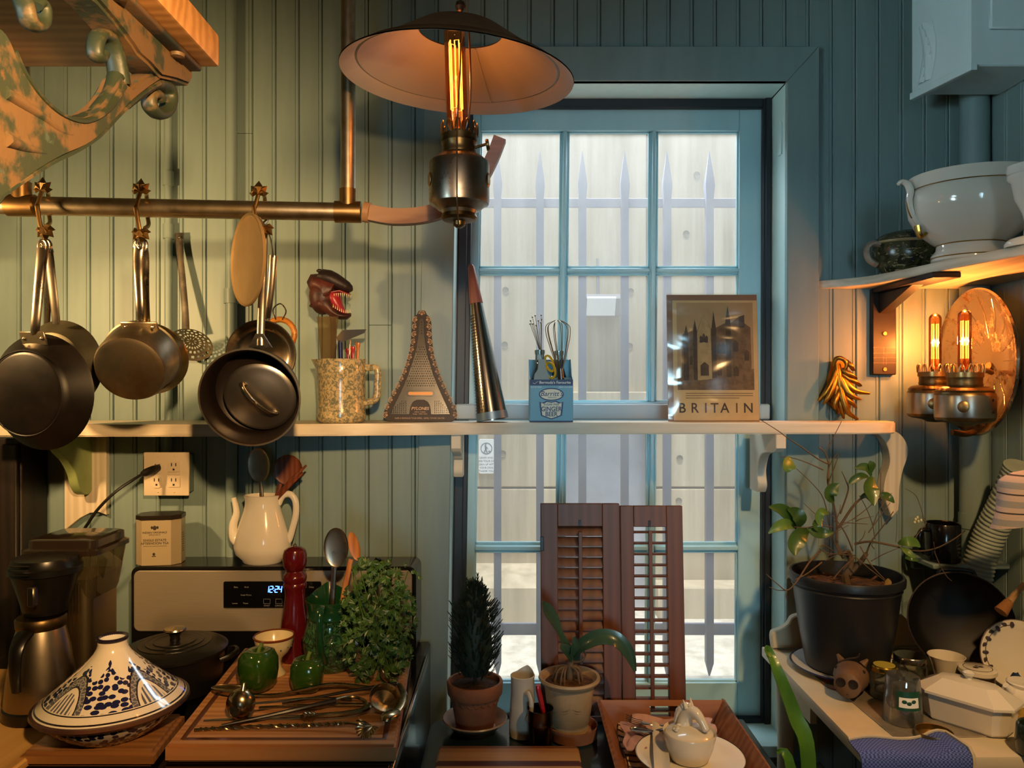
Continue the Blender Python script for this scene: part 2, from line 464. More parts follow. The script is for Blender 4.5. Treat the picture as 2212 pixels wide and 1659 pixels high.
# black frame
y0, y1 = dF - D, dF - D + .018
zf0, zf1 = wz(1572), wz(206)
for a, b, c, e in ((wx(981), wx(1013), zf0, zf1), (wx(1643), wx(1668), zf0, zf1)):
    part(wn, 'frame_stile', lbox(a, b, y0, y1, c, e), M_black, True)
    part(wn, 'frame_stop', lbox(a + .006, b - .012 if a < 0 else b - .012, y0 - .007, y0 + .002, c, e), M_black, True)
part(wn, 'frame_head', lbox(wx(1013), wx(1643), y0, y1, wz(237), zf1), M_black, True)
part(wn, 'frame_foot', lbox(wx(1013), wx(1643), y0, y1, zf0, wz(1545)), M_black, True)
# sash
ys0, ys1 = .128, .165
def swx(px): return (px - CX) / F * 2.24
def swz(py): return ZC - (py - HZ) / F * 2.24
X0s, X1s = swx(985), swx(1645)
cols = [(1030, 1206), (1221, 1400), (1415, 1593)]
for nm, z0, z1, rows in (('upper', 897, 236, [(285, 578), (592, 868)]), ('lower', 1548, 897, [(910, 1174), (1191, 1472)])):
    part(wn, 'sash_stile', lbox(X0s, swx(1030), ys0, ys1, swz(z0), swz(z1)), M_sash, True)
    part(wn, 'sash_stile', lbox(swx(1593), X1s, ys0, ys1, swz(z0), swz(z1)), M_sash, True)
    part(wn, 'sash_rail', lbox(swx(1030), swx(1593), ys0, ys1, swz(rows[0][0]), swz(z1)), M_sash, True)
    part(wn, 'sash_rail', lbox(swx(1030), swx(1593), ys0, ys1, swz(z0), swz(rows[1][1])), M_sash, True)
    for a, b in ((1206, 1221), (1400, 1415)):
        w_ = swx(b) - swx(a); c = (swx(a) + swx(b)) / 2
        part(wn, 'muntin', G().box(c - w_ / 2, c + w_ / 2, ys0 + .012, ys1 - .004, swz(rows[1][1]), swz(rows[0][0]), .002).box(c - w_ * .28, c + w_ * .28, ys0 - .002, ys0 + .013, swz(rows[1][1]), swz(rows[0][0]), .003).warp(lean), M_sash, True)
    zc = (swz(rows[0][1]) + swz(rows[1][0])) / 2; hh = (swz(rows[0][1]) - swz(rows[1][0])) / 2
    for a, b in cols:
        part(wn, 'muntin', G().box(swx(a), swx(b), ys0 + .012, ys1 - .004, zc - hh, zc + hh, .002).box(swx(a), swx(b), ys0 - .002, ys0 + .013, zc - hh * .6, zc + hh * .6, .003).warp(lean), M_sash, True)
        for r0, r1 in rows:
            # inner glazing bead and the pane
            bd = .0045
            xx0, xx1, zz0, zz1 = swx(a), swx(b), swz(r1), swz(r0)
            g = G()
            for q in ((xx0, xx0 + bd, zz0, zz1), (xx1 - bd, xx1, zz0, zz1), (xx0, xx1, zz1 - bd, zz1), (xx0, xx1, zz0, zz0 + bd)):
                g.box(q[0], q[1], .139, .15, q[2], q[3], .001)
            part(wn, 'glazing_bead', g.warp(lean), M_sash, True)
            part(wn, 'pane', G().box(xx0, xx1, .1505, .1535, zz0, zz1).warp(lean), thin_glass('window_glass', 'f4f6f6', 0.0, 0.05, 0.20, 'e2dcd4', 0.0), True, smooth=0)
part(wn, 'hinge_leaf', lbox(WX1 - .0035, WX1 - .0003, .02, .045, ZC + (HZ - 332) / F * 2.12, ZC + (HZ - 262) / F * 2.12, bev=.0008), M_reveal, True)
part(wn, 'hinge_knuckle', G().tube([(WX1 + .012, .016, ZC + (HZ - 332) / F * 2.12), (WX1 + .012, .016, ZC + (HZ - 262) / F * 2.12)], .005, 10), M_reveal, True)
# white rail across the window behind the shelf
solo('window_rail', 'pale painted rail across the window just behind the long shelf', 'rail', lbox(wx(986), wx(1652), dF - D - .03, dF - D - .007, wz(905), wz(872), bev=.004), mat('rail_white', 'b9c2c6', 0.5))
# ---- outside
n = N('board_concrete')
v = n.coord(scale=(1, 1, .045)); st = n.noise(v, 9, 6, 0.62)
v2 = n.coord(); bl = n.noise(v2, 1.6, 5, 0.6)
c = n.mix(n.ramp(st, [(.34, BW0), (.68, BW1)]), lin('96886e'), lin('d2c4aa'))
c = n.mix(n.ramp(bl, [(.35, BW0), (.75, (.75, .75, .75, 1))]), c, lin('bdae94'))
n.set(Base_Color=c, Roughness=.85); n.bump(st, .3, .01)
M_conc = n.m
DW = 4.2; yw = DW - D; ZG = ZC - (1318 - HZ) / F * DW
we = thing('wall_exterior', None, None, (0, yw, ZG), kind='structure')
def ex(px): return (px - CX) / F * DW
def ez(py): return ZC - (py - HZ) / F * DW
zt = 4.8
for a, b, c_, e in ((-1.6, ex(1215), ez(1052), zt), (ex(1398), 3.2, ez(1052), zt), (ex(1215), ex(1398), ez(852), zt), (-1.6, ex(1215), ZG - .1, ez(1056)), (ex(1398), 3.2, ZG - .1, ez(1056))):
    part(we, 'concrete_panel', G().box(a + .003, b - .003, yw, yw + .2, c_, e, .006), M_conc, True)
part(we, 'concrete_ledge', G().prism([(-.30, ZG - .1), (-.30, ZG + .20), (-.22, ZG + .24), (0, ZG + .26), (0, ZG - .1)], -1.6, ex(1200), .01, plane='YZ').mv(0, yw, 0), M_conc, True)
part(we, 'concrete_ledge', G().box(ex(1410), 3.2, yw - .16, yw, ZG - .1, ZG + .17, .01), M_conc, True)
part(we, 'concrete_lintel', G().box(ex(1208), ex(1404), yw - .09, yw + .01, ez(866), ez(846), .006), M_conc, True)
part(we, 'door_panel', G().box(ex(1215), ex(1398), yw + .06, yw + .1, ZG - .1, ez(856)), mat('grey_door', 'b9bcc8', .5, col2='a6a8b4', nscale=3), True)
g = G()
for px, py in ((1092, 627), (1090, 745), (1362, 630), (1360, 748), (1086, 980), (1468, 990), (1466, 1082), (1505, 378), (1482, 505)):
    p = Vector((ex(px), yw - .0005, ez(py))); g.merge(G().lathe([(.001, 0), (.016, 0), (.018, .004)], 12).rot('X', 90).mv(p))
part(we, 'tie_holes', g, mat('tie_hole', '8d8474', .9), True, kind='stuff')
struct('ground_exterior', G().box(-1.6, 3.2, .2, yw + .25, ZG - .12, ZG), mat('pale_paving', 'd6d0c4', .9, col2='b9b2a4', nscale=14, bump=.4, bscale=40))
struct('wall_exterior_side', G().box(-1.75, -1.6, .2, yw + .3, ZG - .1, 3.2), M_conc)
struct('wall_exterior_end', G().box(3.2, 3.35, .2, yw + .3, ZG - .1, 3.2), M_conc)
# fence
M_iron = mat('fence_iron', '7a7c90', .55)
dn = 2.75; yn = dn - D
fx = lambda px: (px - CX) / F * dn
fz = lambda py: ZC - (py - HZ) / F * dn
fe = thing('iron_fence', 'spear-topped iron picket fence outside the window', 'fence', (.35, yn, fz(1460)))
pk = None
z0, z1 = fz(1462), fz(328)
hw = S(16, dn) / 2
def picket():
    g = G(); secs = []
    for z, s_ in ((0, .15), (.05, 1), (z1 - z0 - .17, 1), (z1 - z0 - .13, 1.25), (z1 - z0 - .10, 1.05), (z1 - z0, .08)):
        secs.append([(a * hw * s_, b * hw * s_, z) for a, b in ((-1, -1), (1, -1), (1, 1), (-1, 1))])
    return loft(g, secs)
for k in range(-2, 9):
    px = 1075 + 91.4 * k
    o = part(fe, 'picket', picket(), M_iron) if pk is None else dup(fe, pk)
    if pk is None: pk = o
    o.location = (fx(px) - .35, 0, 0)
for py, h in ((436, 20), (1362, 26)):
    part(fe, 'rail', G().box(-1.6, 3.2, yn + hw, yn + hw + .012, fz(py + h / 2), fz(py - h / 2), .002), M_iron, True)
# wall light and sign outside
dl = DW - .02
wl = thing('wall_light', 'grey wedge-shaped wall light on the concrete outside', 'wall light', P(1292, 690, DW - .08))
q = lambda px, py: P(px, py, DW - .14)
part(wl, 'housing', G().prism([(0, ez(640)), (0, ez(686)), (-.10, ez(684)), (-.16, ez(652)), (-.10, ez(640))], ex(1258), ex(1337), .004, plane='YZ').mv(0, yw, 0), mat('light_housing', '8e8f96', .5), True)
part(wl, 'lens', G().prism([(-.165, ez(648)), (-.168, ez(652)), (-.115, ez(686)), (-.108, ez(684))], ex(1262), ex(1322), plane='YZ').mv(0, yw, 0), mat('light_lens', 'f0f0f2', .3), True)
solo('wall_conduit', 'thin conduit running up from the wall light outside', 'conduit', G().tube([(ex(1290), yw - .02, ez(642)), (ex(1290), yw - .02, ez(560))], .008, 8), MATS['light_housing'])
sg = thing('dog_sign', 'small white dog-walking sign on the left of the concrete outside', 'sign', P(1051, 1022, DW - .02))
part(sg, 'sign_board', G().prism(rsec(S(33, DW), S(74, DW), .01, 3), yw - .02, yw - .004).mv(ex(1051), 0, ez(985)), mat('sign_white', 'e9eaec', .5), True)
M_sgb = mat('sign_print', '5a6a74', .6)
def ring(cx, cz, r, w_, y, m, par, nm, seg=28, sz=1.0):
    g = G().lathe([(r - w_, 0), (r, 0), (r, .001), (r - w_, .001), (r - w_, 0)], seg).rot('X', 90).sc(1, 1, sz).mv(cx, y, cz)
    return part(par, nm, g, m, True)
ring(ex(1051), ez(968), S(12.5, DW), .004, yw - .0202, M_sgb, sg, 'sign_ring')
gx, gz = ex(1050), ez(968); u = S(1, DW)
g = G().tube([(gx - 1 * u, yw - .021, gz + 7 * u), (gx - .5 * u, yw - .021, gz - 1 * u)], u * 1.6, 8).ball((gx - .5 * u, yw - .021, gz + 10 * u), u * 1.5, 8, 6)
g.tube([(gx - .5 * u, yw - .021, gz - u), (gx - 4 * u, yw - .021, gz - 9 * u)], u * .9, 6).tube([(gx - .5 * u, yw - .021, gz - u), (gx + 3 * u, yw - .021, gz - 9 * u)], u * .9, 6)
g.tube([(gx - u, yw - .021, gz + 5 * u), (gx + 4 * u, yw - .021, gz)], u * .7, 6)
g.tube([(gx + 5 * u, yw - .021, gz - 6 * u), (gx + 9 * u, yw - .021, gz - 6 * u)], u * 1.1, 6)
part(sg, 'walker_symbol', g, M_sgb, True)
for k, s_ in enumerate(('LEASH AND', 'CURB YOUR DOG', 'CLEAN UP AFTER', 'YOUR DOG', 'THANK YOU')):
    lettering(sg, s_, M_sgb, S(5.6, DW), facing((ex(1051), yw - .0205, ez(988 + 7.2 * k))))
# ================================================================== pot rail, pans, pendant lamp, shelves
M_brass = metal('aged_brass', 'a98a5a', 0.30, col2='8a6b42', nscale=20, rough2=0.42)
M_brassd = metal('dark_brass', '7a6440', 0.38, col2='55452c', nscale=16)
M_tube = metal('brushed_tube', 'c0b298', 0.36, col2='a8997c', nscale=30)
M_steel = metal('worn_steel', 'b8ae9e', 0.24, col2='8f8576', nscale=9, rough2=0.4)
M_steeld = metal('stained_steel', 'b4a890', 0.33, col2='7a664a', nscale=7, rough2=0.5)
M_iron2 = mat('black_iron', '0e0c0a', 0.36, 0.0, col2='1c1410', nscale=6, rough2=0.5, spec=0.3)
M_non = mat('nonstick', '1d1613', 0.38, 0.3, col2='2b211b', nscale=4)
M_pine = wood('pine', 'cdbfa6', 'e2d7c2', 0, 5, 0.55)
M_pinez = wood('pine_upright', 'cdbfa6', 'e2d7c2', 2, 5, 0.55)
M_white = paint('old_white_paint', 'd8d0bd', rough=0.5, var=0.05)
# ---- pipes on the wall
def vpipe(name, label, px, d, r, y0, y1, m, extra=None):
    t = thing(name, label, 'pipe', P(px, y1, d))
    a, b = P(px, y0, d), P(px, y1, d)
    part(t, 'pipe_run', G().tube([a, b], r, 16), m, True)
    for e in (extra or []):
        c = P(px, e, d); part(t, 'coupling', G().lathe([(r * .9, -.02), (r * 1.35, -.02), (r * 1.35, .02), (r * .9, .02)], 16).mv(c), m, True)
    return t
vpipe('conduit', 'thin painted conduit running down the plank wall to the outlet', 364, 2.085, .0105, -330, 972, M_wall, [386, 500])
vpipe('wall_pipe', 'painted pipe on the plank wall behind the hanging saucepan', 500, 2.08, .015, -330, 1222, M_wall, [640])
cpx = Vector(P(2105, 835, 2.045)); cpt = thing('corner_pipe', 'painted drain pipe standing in the corner behind the wall lamp', 'pipe', (cpx.x, cpx.y, .852))
for a, b in ((.852, 1.8185), (1.844, ZT - .001)): part(cpt, 'pipe_run', G().tube([(cpx.x, cpx.y, a), (cpx.x, cpx.y, b)], .036, 20), M_wall, True)
part(cpt, 'coupling', G().lathe([(.035, 1.17), (.0385, 1.17), (.0385, 1.21), (.035, 1.21)], 20).mv(cpx.x, cpx.y, 0), M_wall, True)
# ---- pot rail
tr = thing('pot_rail', 'brass pot rail on posts with hanging pans', 'pot rail', P(400, 452, 1.56))
A, B = P(-60, 442, 1.53), P(752, 458, 1.58)
part(tr, 'rail', G().tube([A, B], .0188, 24), M_tube, True)
for px, c, dd in ((752, B, 1.58), (47, None, 1.535)):
    c = c or P(px, 444, dd)
    top = Vector((c.x, c.y, ZT))
    part(tr, 'post', G().tube([c, top], .0152, 24), M_tube, True)
    dirv = (B - A).normalized()
    g = G().tube([c - dirv * .027, c + dirv * .027], .0222, 24); g.tube([c, c + Vector((0, 0, .047))], .0185, 24)
    part(tr, 'tee_fitting', g, M_brass, True)
    part(tr, 'ceiling_flange', G().lathe([(.0, -.012), (.04, -.012), (.04, 0), (0, 0)], 24).mv(top), M_brass, True)
# bentwood arm out of the rail's end
arm = spline([P(792, 459, 1.58), P(850, 469, 1.58), P(920, 464, 1.575), P(985, 440, 1.57), P(1035, 393, 1.565), P(1062, 345, 1.56), P(1080, 300, 1.555)], 6)
secs = []
for i, p in enumerate(arm):
    p = Vector(p); t = (Vector(arm[min(i + 1, len(arm) - 1)]) - Vector(arm[max(i - 1, 0)])).normalized()
    nn = Vector((-t.z, 0, t.x)); h = .0160 if i < len(arm) * .7 else .0130
    secs.append([p + nn * h * a + Vector((0, .012 * b, 0)) for a, b in ((-1, -1), (1, -1), (1, 1), (-1, 1))])
aw = thing('bentwood_strip', 'curved bare wooden arm plugged into the brass rail end', 'wood strip', P(790, 460, 1.58))
part(aw, 'bent_strip', loft(G(), secs), wood('arm_wood', '74503a', '98724f', 0, 6), True, smooth=30)
part(aw, 'end_plug', G().tube([P(786, 458, 1.58), P(799, 460, 1.58)], .021, 20), wood('plug_wood', '98724f', 'ac8460', 0, 6), True)
# ---- leaf hooks
def leaf_cluster(c, size, up):
    g = G()
    for k, a in enumerate((-80, -42, 0, 42, 80)):
        L = size * (1.0 if k == 2 else .86 if k in (1, 3) else .7); a = R(a)
        dr = Vector((math.sin(a), 0, math.cos(a) * up)); sd = Vector((math.cos(a), 0, -math.sin(a) * up))
        t = c + dr * L; m1 = c + dr * L * .5 + Vector((0, -.007, 0))
        l_, r_ = c + dr * L * .52 + sd * L * .34, c + dr * L * .52 - sd * L * .34
        b = c + Vector((0, .004, 0))
        g.add([c + Vector((0, -.004, 0)), l_, t + Vector((0, .004, 0)), r_, m1, c + dr * L * .5 + Vector((0, .004, 0))],
              [(0, 1, 4), (1, 2, 4), (2, 3, 4), (3, 0, 4), (0, 5, 1), (1, 5, 2), (2, 5, 3), (3, 5, 0)])
    return g
def hook(px, py_top, py_bot, d, side, label):
    t = thing('leaf_hook', label, 'hook', P(px, py_bot, d), group='brass leaf hooks on the pot rail')
    a, b = P(px, py_top, d - .031), P(px + side, py_bot, d - .031)
    mid = P(px - 9, (py_top + py_bot) / 2 - 4, d - .036)
    pts = spline([a, P(px - 8, py_top + 28, d - .034), mid, P(px - 2, (py_top + py_bot) / 2 + 38, d - .034), b], 5)
    part(t, 'strap', G().tube(pts, .0045, 8, flat=.6), M_brass, True)
    part(t, 'upper_leaf', leaf_cluster(a, .029, 1), M_brass, True, smooth=20)
    part(t, 'lower_leaf', leaf_cluster(b, .029, -1), M_brass, True, smooth=20)
    over = spline([a, P(px + 10, py_top - 2, d), P(px + 14, py_top + 10, d + .03), P(px + 15, (py_top + py_bot) / 2 + 6, d + .036), P(px + 18, py_bot - 12, d + .014), P(px + 10, py_bot - 4, d - .006)], 5)
    part(t, 'rear_curl', G().tube(over, .0042, 8), M_brass, True)
    s_ = [b, b + Vector((0, 0, -.012)), b + Vector((.002, .003, -.028)), b + Vector((-.004, .004, -.036)), b + Vector((-.010, .0, -.028))]
    part(t, 'wire_hook', G().tube(spline(s_, 5), .0016, 6), M_steel, True)
    return t
hook(90, 412, 492, 1.54, 6, 'brass leaf hook carrying the black frying pans')
hook(303, 415, 497, 1.55, 0, 'brass leaf hook carrying the two steel saucepans')
hook(558, 420, 488, 1.57, 12, 'brass leaf hook carrying the round lid and dark saucepan')
# ---- hanging pans: local Z points at the viewer, local Y up
def hangM(px, py, d, yaw=0, pitch=0, roll=0):
    return Matrix.Translation(P(px, py, d)) @ Matrix.Rotation(R(yaw), 4, 'Z') @ Matrix.Rotation(R(90 + pitch), 4, 'X') @ Matrix.Rotation(R(roll), 4, 'Z')
def pan_prof(r0, r1, h, th=.0025, flip=False, lip=.003):
    """open cup: base radius r0, rim radius r1; flip = base towards the viewer"""
    o = [(.0005, 0), (r0 - .012, 0), (r0 - .003, .003), (r0 + (r1 - r0) * .12, .012), (r1 - lip, h - .003), (r1, h)]
    i_ = [(r1 - th, h), (r1 - lip - th, h - .004), (r0 + (r1 - r0) * .12 - th, .014), (r0 - .014, .004), (.0005, .004)]
    p = o + i_
    return [(r, h - z) for r, z in p] if flip else p
def long_handle(pts, w0, w1, th=.35, seg=10):
    n_ = len(pts); return G().tube(pts, [w0 + (w1 - w0) * i / (n_ - 1) for i in range(n_)], seg, flat=th, up=(1, 0, 0))
# black frying pan
def pan(name, label, M, r0, r1, h, flip, m, hpts, w=(.008, .012), mh=None, rivet=True, group=None):
    t = thing(name, label, 'pan', M @ Vector((0, -r1, 0)), group=group)
    part(t, 'pan_body', G().lathe(pan_prof(r0, r1, h, flip=flip), 56).xf(M), m, True)
    part(t, 'handle', long_handle(spline(hpts, 4), *w), mh or M_steel, True)
    q = Vector(hpts[-1]); part(t, 'hanging_loop', G().tube([q + Vector((.0085 * math.cos(a), 0, .004 + .012 * math.sin(a))) for a in [2 * PI * i / 16 for i in range(17)]], .0032, 8, cap=False), mh or M_steel, True)
    return t
sk = pan('frying_pan', 'large black frying pan with its underside showing on the first hook', hangM(92, 847, 1.545, -10, 3), .088, .1185, .046, True, M_iron2,
    [P(74, 728, 1.515), P(77, 700, 1.50), P(84, 620, 1.50), P(90, 560, 1.505), P(93, 536, 1.51)], (.0078, .0112))
part(sk, 'handle_plate', G().box(-.028, .028, -.014, .014, 0, .004, .001).xf(hangM(74, 730, 1.515, -10, 20)), M_steeld, True)
Mk = hangM(92, 847, 1.545, -10, 3)
part(sk, 'base_ring', G().lathe([(.083, .0462), (.0845, .0472), (.086, .0462)], 48).xf(Mk), M_iron2, True)
for sx in (-.02, .02):
    part(sk, 'rivet', G().ball(hangM(74, 730, 1.515, -10, 20) @ Vector((sx, 0, .004)), .0035, 8, 6), M_steel, True)
pan('frying_pan', 'dull grey-green frying pan tucked behind the large black pan', hangM(133, 788, 1.61, -6, 2), .070, .094, .035, True, mat('dull_pan', '4e4b3a', .5, .7, col2='2e2c22', nscale=5),
    [P(122, 700, 1.575), P(118, 660, 1.565), P(111, 600, 1.555), P(106, 555, 1.545), P(101, 536, 1.54)], (.0085, .0105))
pan('frying_pan', 'smallest frying pan, almost hidden behind the black pan', hangM(108, 800, 1.72, -4, 2), .06, .078, .03, True, MATS['dull_pan'],
    [P(101, 712, 1.68), P(103, 660, 1.64), P(106, 600, 1.58), P(104, 550, 1.56)], (.006, .009))
# saucepans on the second hook
s1 = pan('saucepan', 'steel saucepan with its stained base turned outwards on the middle hook', hangM(308, 768, 1.59, 6, 24), .070, .0775, .078, True, M_steeld,
    [P(303, 694, 1.545), P(302, 660, 1.535), P(299, 600, 1.535), P(298, 556, 1.54), P(300, 532, 1.54)], (.0072, .0115))
part(s1, 'handle_plate', G().box(-.036, .036, -.011, .011, 0, .005, .002).xf(hangM(303, 703, 1.55, 6, 40)), M_steeld, True)
for sx in (-.026, .026):
    part(s1, 'rivet', G().ball(hangM(303, 703, 1.55, 6, 40) @ Vector((sx, 0, .005)), .004, 8, 6), M_steel, True)
pan('saucepan', 'brassy saucepan nested behind the stained steel one', hangM(320, 775, 1.72, 14, 20), .070, .086, .045, True, metal('brassy_steel', 'a08a58', .32, col2='6c5a38', nscale=6),
    [P(318, 696, 1.675), P(315, 650, 1.63), P(313, 600, 1.575), P(312, 556, 1.56), P(308, 534, 1.55)], (.0065, .0105))
# third hook: lid, dark saucepan with a lid in it
ld = thing('pan_lid', 'thin tan metal lid hanging edge-on at the third hook', 'lid', P(540, 662, 1.55))
Ml = hangM(540, 562, 1.522, -51, 0, 0) @ Matrix.Rotation(R(4), 4, 'Z')
part(ld, 'lid_disc', G().lathe([(.0005, 0), (.088, 0), (.0925, .002), (.0935, .006), (.0915, .008), (.088, .005), (.0005, .005)], 56).xf(Ml), mat('tan_metal', 'b5986a', .45, .45, col2='a08458', nscale=5), True)
part(ld, 'lid_loop', G().tube(spline([P(545, 474, 1.522), P(553, 466, 1.518), P(562, 474, 1.524), P(569, 488, 1.53)], 5), .0025, 8), M_steel, True)
s3 = thing('saucepan', 'dark-lined saucepan turned open side out with a steel lid inside', 'saucepan', P(559, 932, 1.55))
M3 = hangM(559, 842, 1.60, 5, 12)
part(s3, 'pan_body', G().lathe(pan_prof(.085, .0995, .075), 56).xf(M3), M_non, True)
part(s3, 'rim_band', G().lathe([(.0985, .0735), (.1005, .0735), (.1010, .0768), (.0975, .0768)], 56).xf(M3), M_steeld, True)
part(s3, 'handle', long_handle(spline([P(563, 746, 1.545), P(563, 720, 1.545), P(565, 660, 1.55), P(568, 600, 1.56), P(570, 540, 1.56), P(571, 500, 1.555)], 4), .0085, .0075, .5), M_steel, True)
part(s3, 'handle_plate', G().prism([(-.024, -.008), (.024, -.008), (.008, .02), (-.008, .02)], -.0015, .0015, plane='XY').xf(hangM(562, 742, 1.545, 0, 12)), M_steel, True)
l2 = thing('pan_lid', 'brushed steel lid with strap handle resting inside the dark saucepan', 'lid', P(563, 920, 1.55))
M4 = hangM(562, 858, 1.565, 3, 22)
part(l2, 'lid_disc', G().lathe([(.0005, .012), (.05, .009), (.064, .004), (.068, .004), (.0735, 0), (.0735, -.003), (.0005, -.002)], 56).xf(M4), metal('lid_steel', 'c4bcae', .34, col2='a8a092', nscale=4), True)
hp = [(-.043, 0, .009), (-.037, 0, .022), (-.018, 0, .031), (0, 0, .033), (.018, 0, .031), (.037, 0, .022), (.043, 0, .009)]
Mh = M4 @ Matrix.Rotation(R(-48), 4, 'Z')
part(l2, 'strap_handle', G().tube([Mh @ Vector(p) for p in spline(hp, 4)], .0062, 10, flat=.6), M_steel, True)
for sx in (-.043, .043):
    part(l2, 'handle_foot', G().ball(Mh @ Vector((sx, 0, .009)), (.009, .006, .006), 10, 6), M_steel, True)
bw = thing('steel_bowl', 'shiny steel pan hanging against the wall behind the dark saucepan', 'pan', P(571, 830, 1.8))
M5 = hangM(571, 765, 1.80, 4, 4)
part(bw, 'pan_body', G().lathe(pan_prof(.068, .081, .03), 48).xf(M5), metal('bright_steel', 'c2b6a0', .2, col2='8a7a60', nscale=7), True)
part(bw, 'handle', long_handle(spline([P(577, 690, 1.775), P(582, 650, 1.76), P(587, 600, 1.75), P(590, 552, 1.745)], 4), .0075, .010, .5), M_steel, True)
part(bw, 'hanging_wire', G().tube(spline([P(590, 556, 1.744), P(588, 535, 1.70), P(582, 508, 1.62), P(574, 495, 1.57)], 4), .002, 6), M_steel, True)
pts = [Vector(P(604, 722, 1.84)) + Vector((math.cos(a), 0, math.sin(a))) * .036 for a in [2 * PI * k / 28 for k in range(29)]]
part(bw, 'wooden_ring', G().tube(pts, .0072, 10, cap=False), wood('ring_wood', 'a86a24', 'd08c3a', 0, 8, .35), True, label='orange wooden ring')
part(bw, 'wire_loop', G().tube(spline([P(596, 690, 1.83), P(590, 668, 1.82), P(606, 656, 1.81), P(618, 672, 1.82), P(610, 690, 1.83)], 5), .0018, 6), M_steel, True)
# skimmer on the wall
sm = thing('skimmer', 'long flat-handled skimmer with a pierced bowl hanging on the wall', 'skimmer', P(412, 765, 2.04))
pts = [P(387, 503, 2.08), P(388, 540, 2.075), P(394, 600, 2.065), P(400, 670, 2.05), P(402, 712, 2.035)]
part(sm, 'handle', G().tube(spline(pts, 4), [(.0115 - .003 * min(1, i / 6) + (.001 * i / 16), .0012) for i in range(17)], 8, up=(1, 0, 0)), M_steel, True)
part(sm, 'nail', G().ball(P(387, 513, 2.07), .004, 8, 6), M_steel, True)
g = G(); seg, rings, rad = 40, 9, .057
def sp(i, j):
    a = 2 * PI * i / seg; r = rad * j / rings; return (r * math.cos(a), r * math.sin(a), .016 * (j / rings) ** 2)
V = [sp(i, j) for i in range(seg) for j in range(rings + 1)]; Fc = []
for i in range(seg):
    for j in range(rings):
        if j in (3, 5, 7) and (i + (j // 2) % 2) % 2 == 0: continue
        if j == 1 and i % 5 == 0: continue
        i2 = (i + 1) % seg; Fc.append((i * (rings + 1) + j, i2 * (rings + 1) + j, i2 * (rings + 1) + j + 1, i * (rings + 1) + j + 1))
g.add(V, Fc)
part(sm, 'pierced_bowl', g.xf(hangM(414, 737, 2.035, 8, 44)), M_steeld, True)
# ---- long shelf
HS = .093; ZS = ZC - HS
def fy(px, d): return ((px - CX) / F * d, d - D)
front = [fy(-60, 1.86), fy(120, 1.86), fy(330, 1.86), fy(480, 1.862), fy(600, 1.872), fy(720, 1.888), fy(840, 1.905), fy(940, 1.922), fy(1040, 1.938), fy(1160, 1.95), fy(1400, 1.957), fy(1640, 1.96), fy(1800, 1.963), fy(1900, 1.967)]
fr = spline(front, 3) + [fy(1922, 1.973), fy(1933, 1.99), fy(1934, 2.02)]
xe = fr[-1][0]
poly = fr + [(xe, -.0285), (WX1 + .095, -.0285), (WX1 + .095, -.0235), (WX0 - .095, -.0235), (WX0 - .095, -.002), (front[0][0], -.002)]
ls = thing('long_shelf', 'long pale wooden shelf with wavy front crossing the wall and window', 'shelf', (.0, -.1, ZS - .03))
part(ls, 'shelf_board', G().prism(poly, ZS - .03, ZS, .003, plane='XY', seg=2), M_pine, True)
# left bracket with its back board
xb = (140 - CX) / F * 2.083; xb2 = (230 - CX) / F * 2.083
bz = lambda py, d=2.083: ZC - (py - HZ) / F * d
arc = [(xb2, bz(1112)), (xb2 - .02, bz(1106)), (xb2 - .045, bz(1108)), (xb2 - .07, bz(1118)), (xb2 - .09, bz(1130)), (xb, bz(1146))]
part(ls, 'back_board', G().prism([(xb, ZS - .03), (xb2, ZS - .03)] + arc, -.019, -.0005, .001), M_pinez, True)
def brk(x0, x1, prof, m, y0=-.0195):
    return part(ls, 'bracket', G().prism(prof, x0, x1, .002, plane='YZ', seg=1), m, True, smooth=30)
c1 = spline([(-.195, ZS - .032), (-.19, ZS - .05), (-.165, ZS - .075), (-.13, ZS - .10), (-.10, ZS - .135), (-.085, ZS - .17), (-.066, ZS - .192), (-.04, ZS - .20), (-.02, ZS - .192)], 4)
brk(-1.175, -1.150, c1 + [(-.02, ZS - .031)], mat('lime_paint', '9fb070', .5, col2='8b9c62', nscale=6))
def brk2(x0, x1, yb, yfr, h, m):
    L = yb - yfr
    pr = [(yb, ZS - .031), (yfr, ZS - .031), (yfr, ZS - .055)] + spline([(yfr, ZS - .066), (yfr + L * .12, ZS - .078), (yfr + L * .42, ZS - .085), (yfr + L * .60, ZS - .10), (yfr + L * .70, ZS - h * .7), (yfr + L * .66, ZS - h * .9), (yfr + L * .72, ZS - h)], 4) + [(yb, ZS - h)]
    return brk(x0, x1, pr, m)
brk2(-.157, -.131, -.0225, -.150, .150, M_white)
brk2(.680, .706, .072, -.145, .200, M_white)
xx = lambda px: (px - CX) / F * 2.07
sL = [(1885, 932), (1905, 950), (1915, 975), (1917, 1000), (1908, 1030), (1904, 1060), (1909, 1085), (1921, 1116)]
sR = [(1935, 1100), (1937, 1080), (1938, 1050), (1945, 1015), (1955, 985), (1955, 962), (1942, 940), (1930, 932)]
brkp = [(xx(a), ZC - (b - HZ) / F * 2.07) for a, b in spline(sL, 4) + spline(sR, 4)]
part(ls, 'bracket', G().prism(brkp, -.045, -.0235 + .022, .002), M_pinez, True, smooth=30)
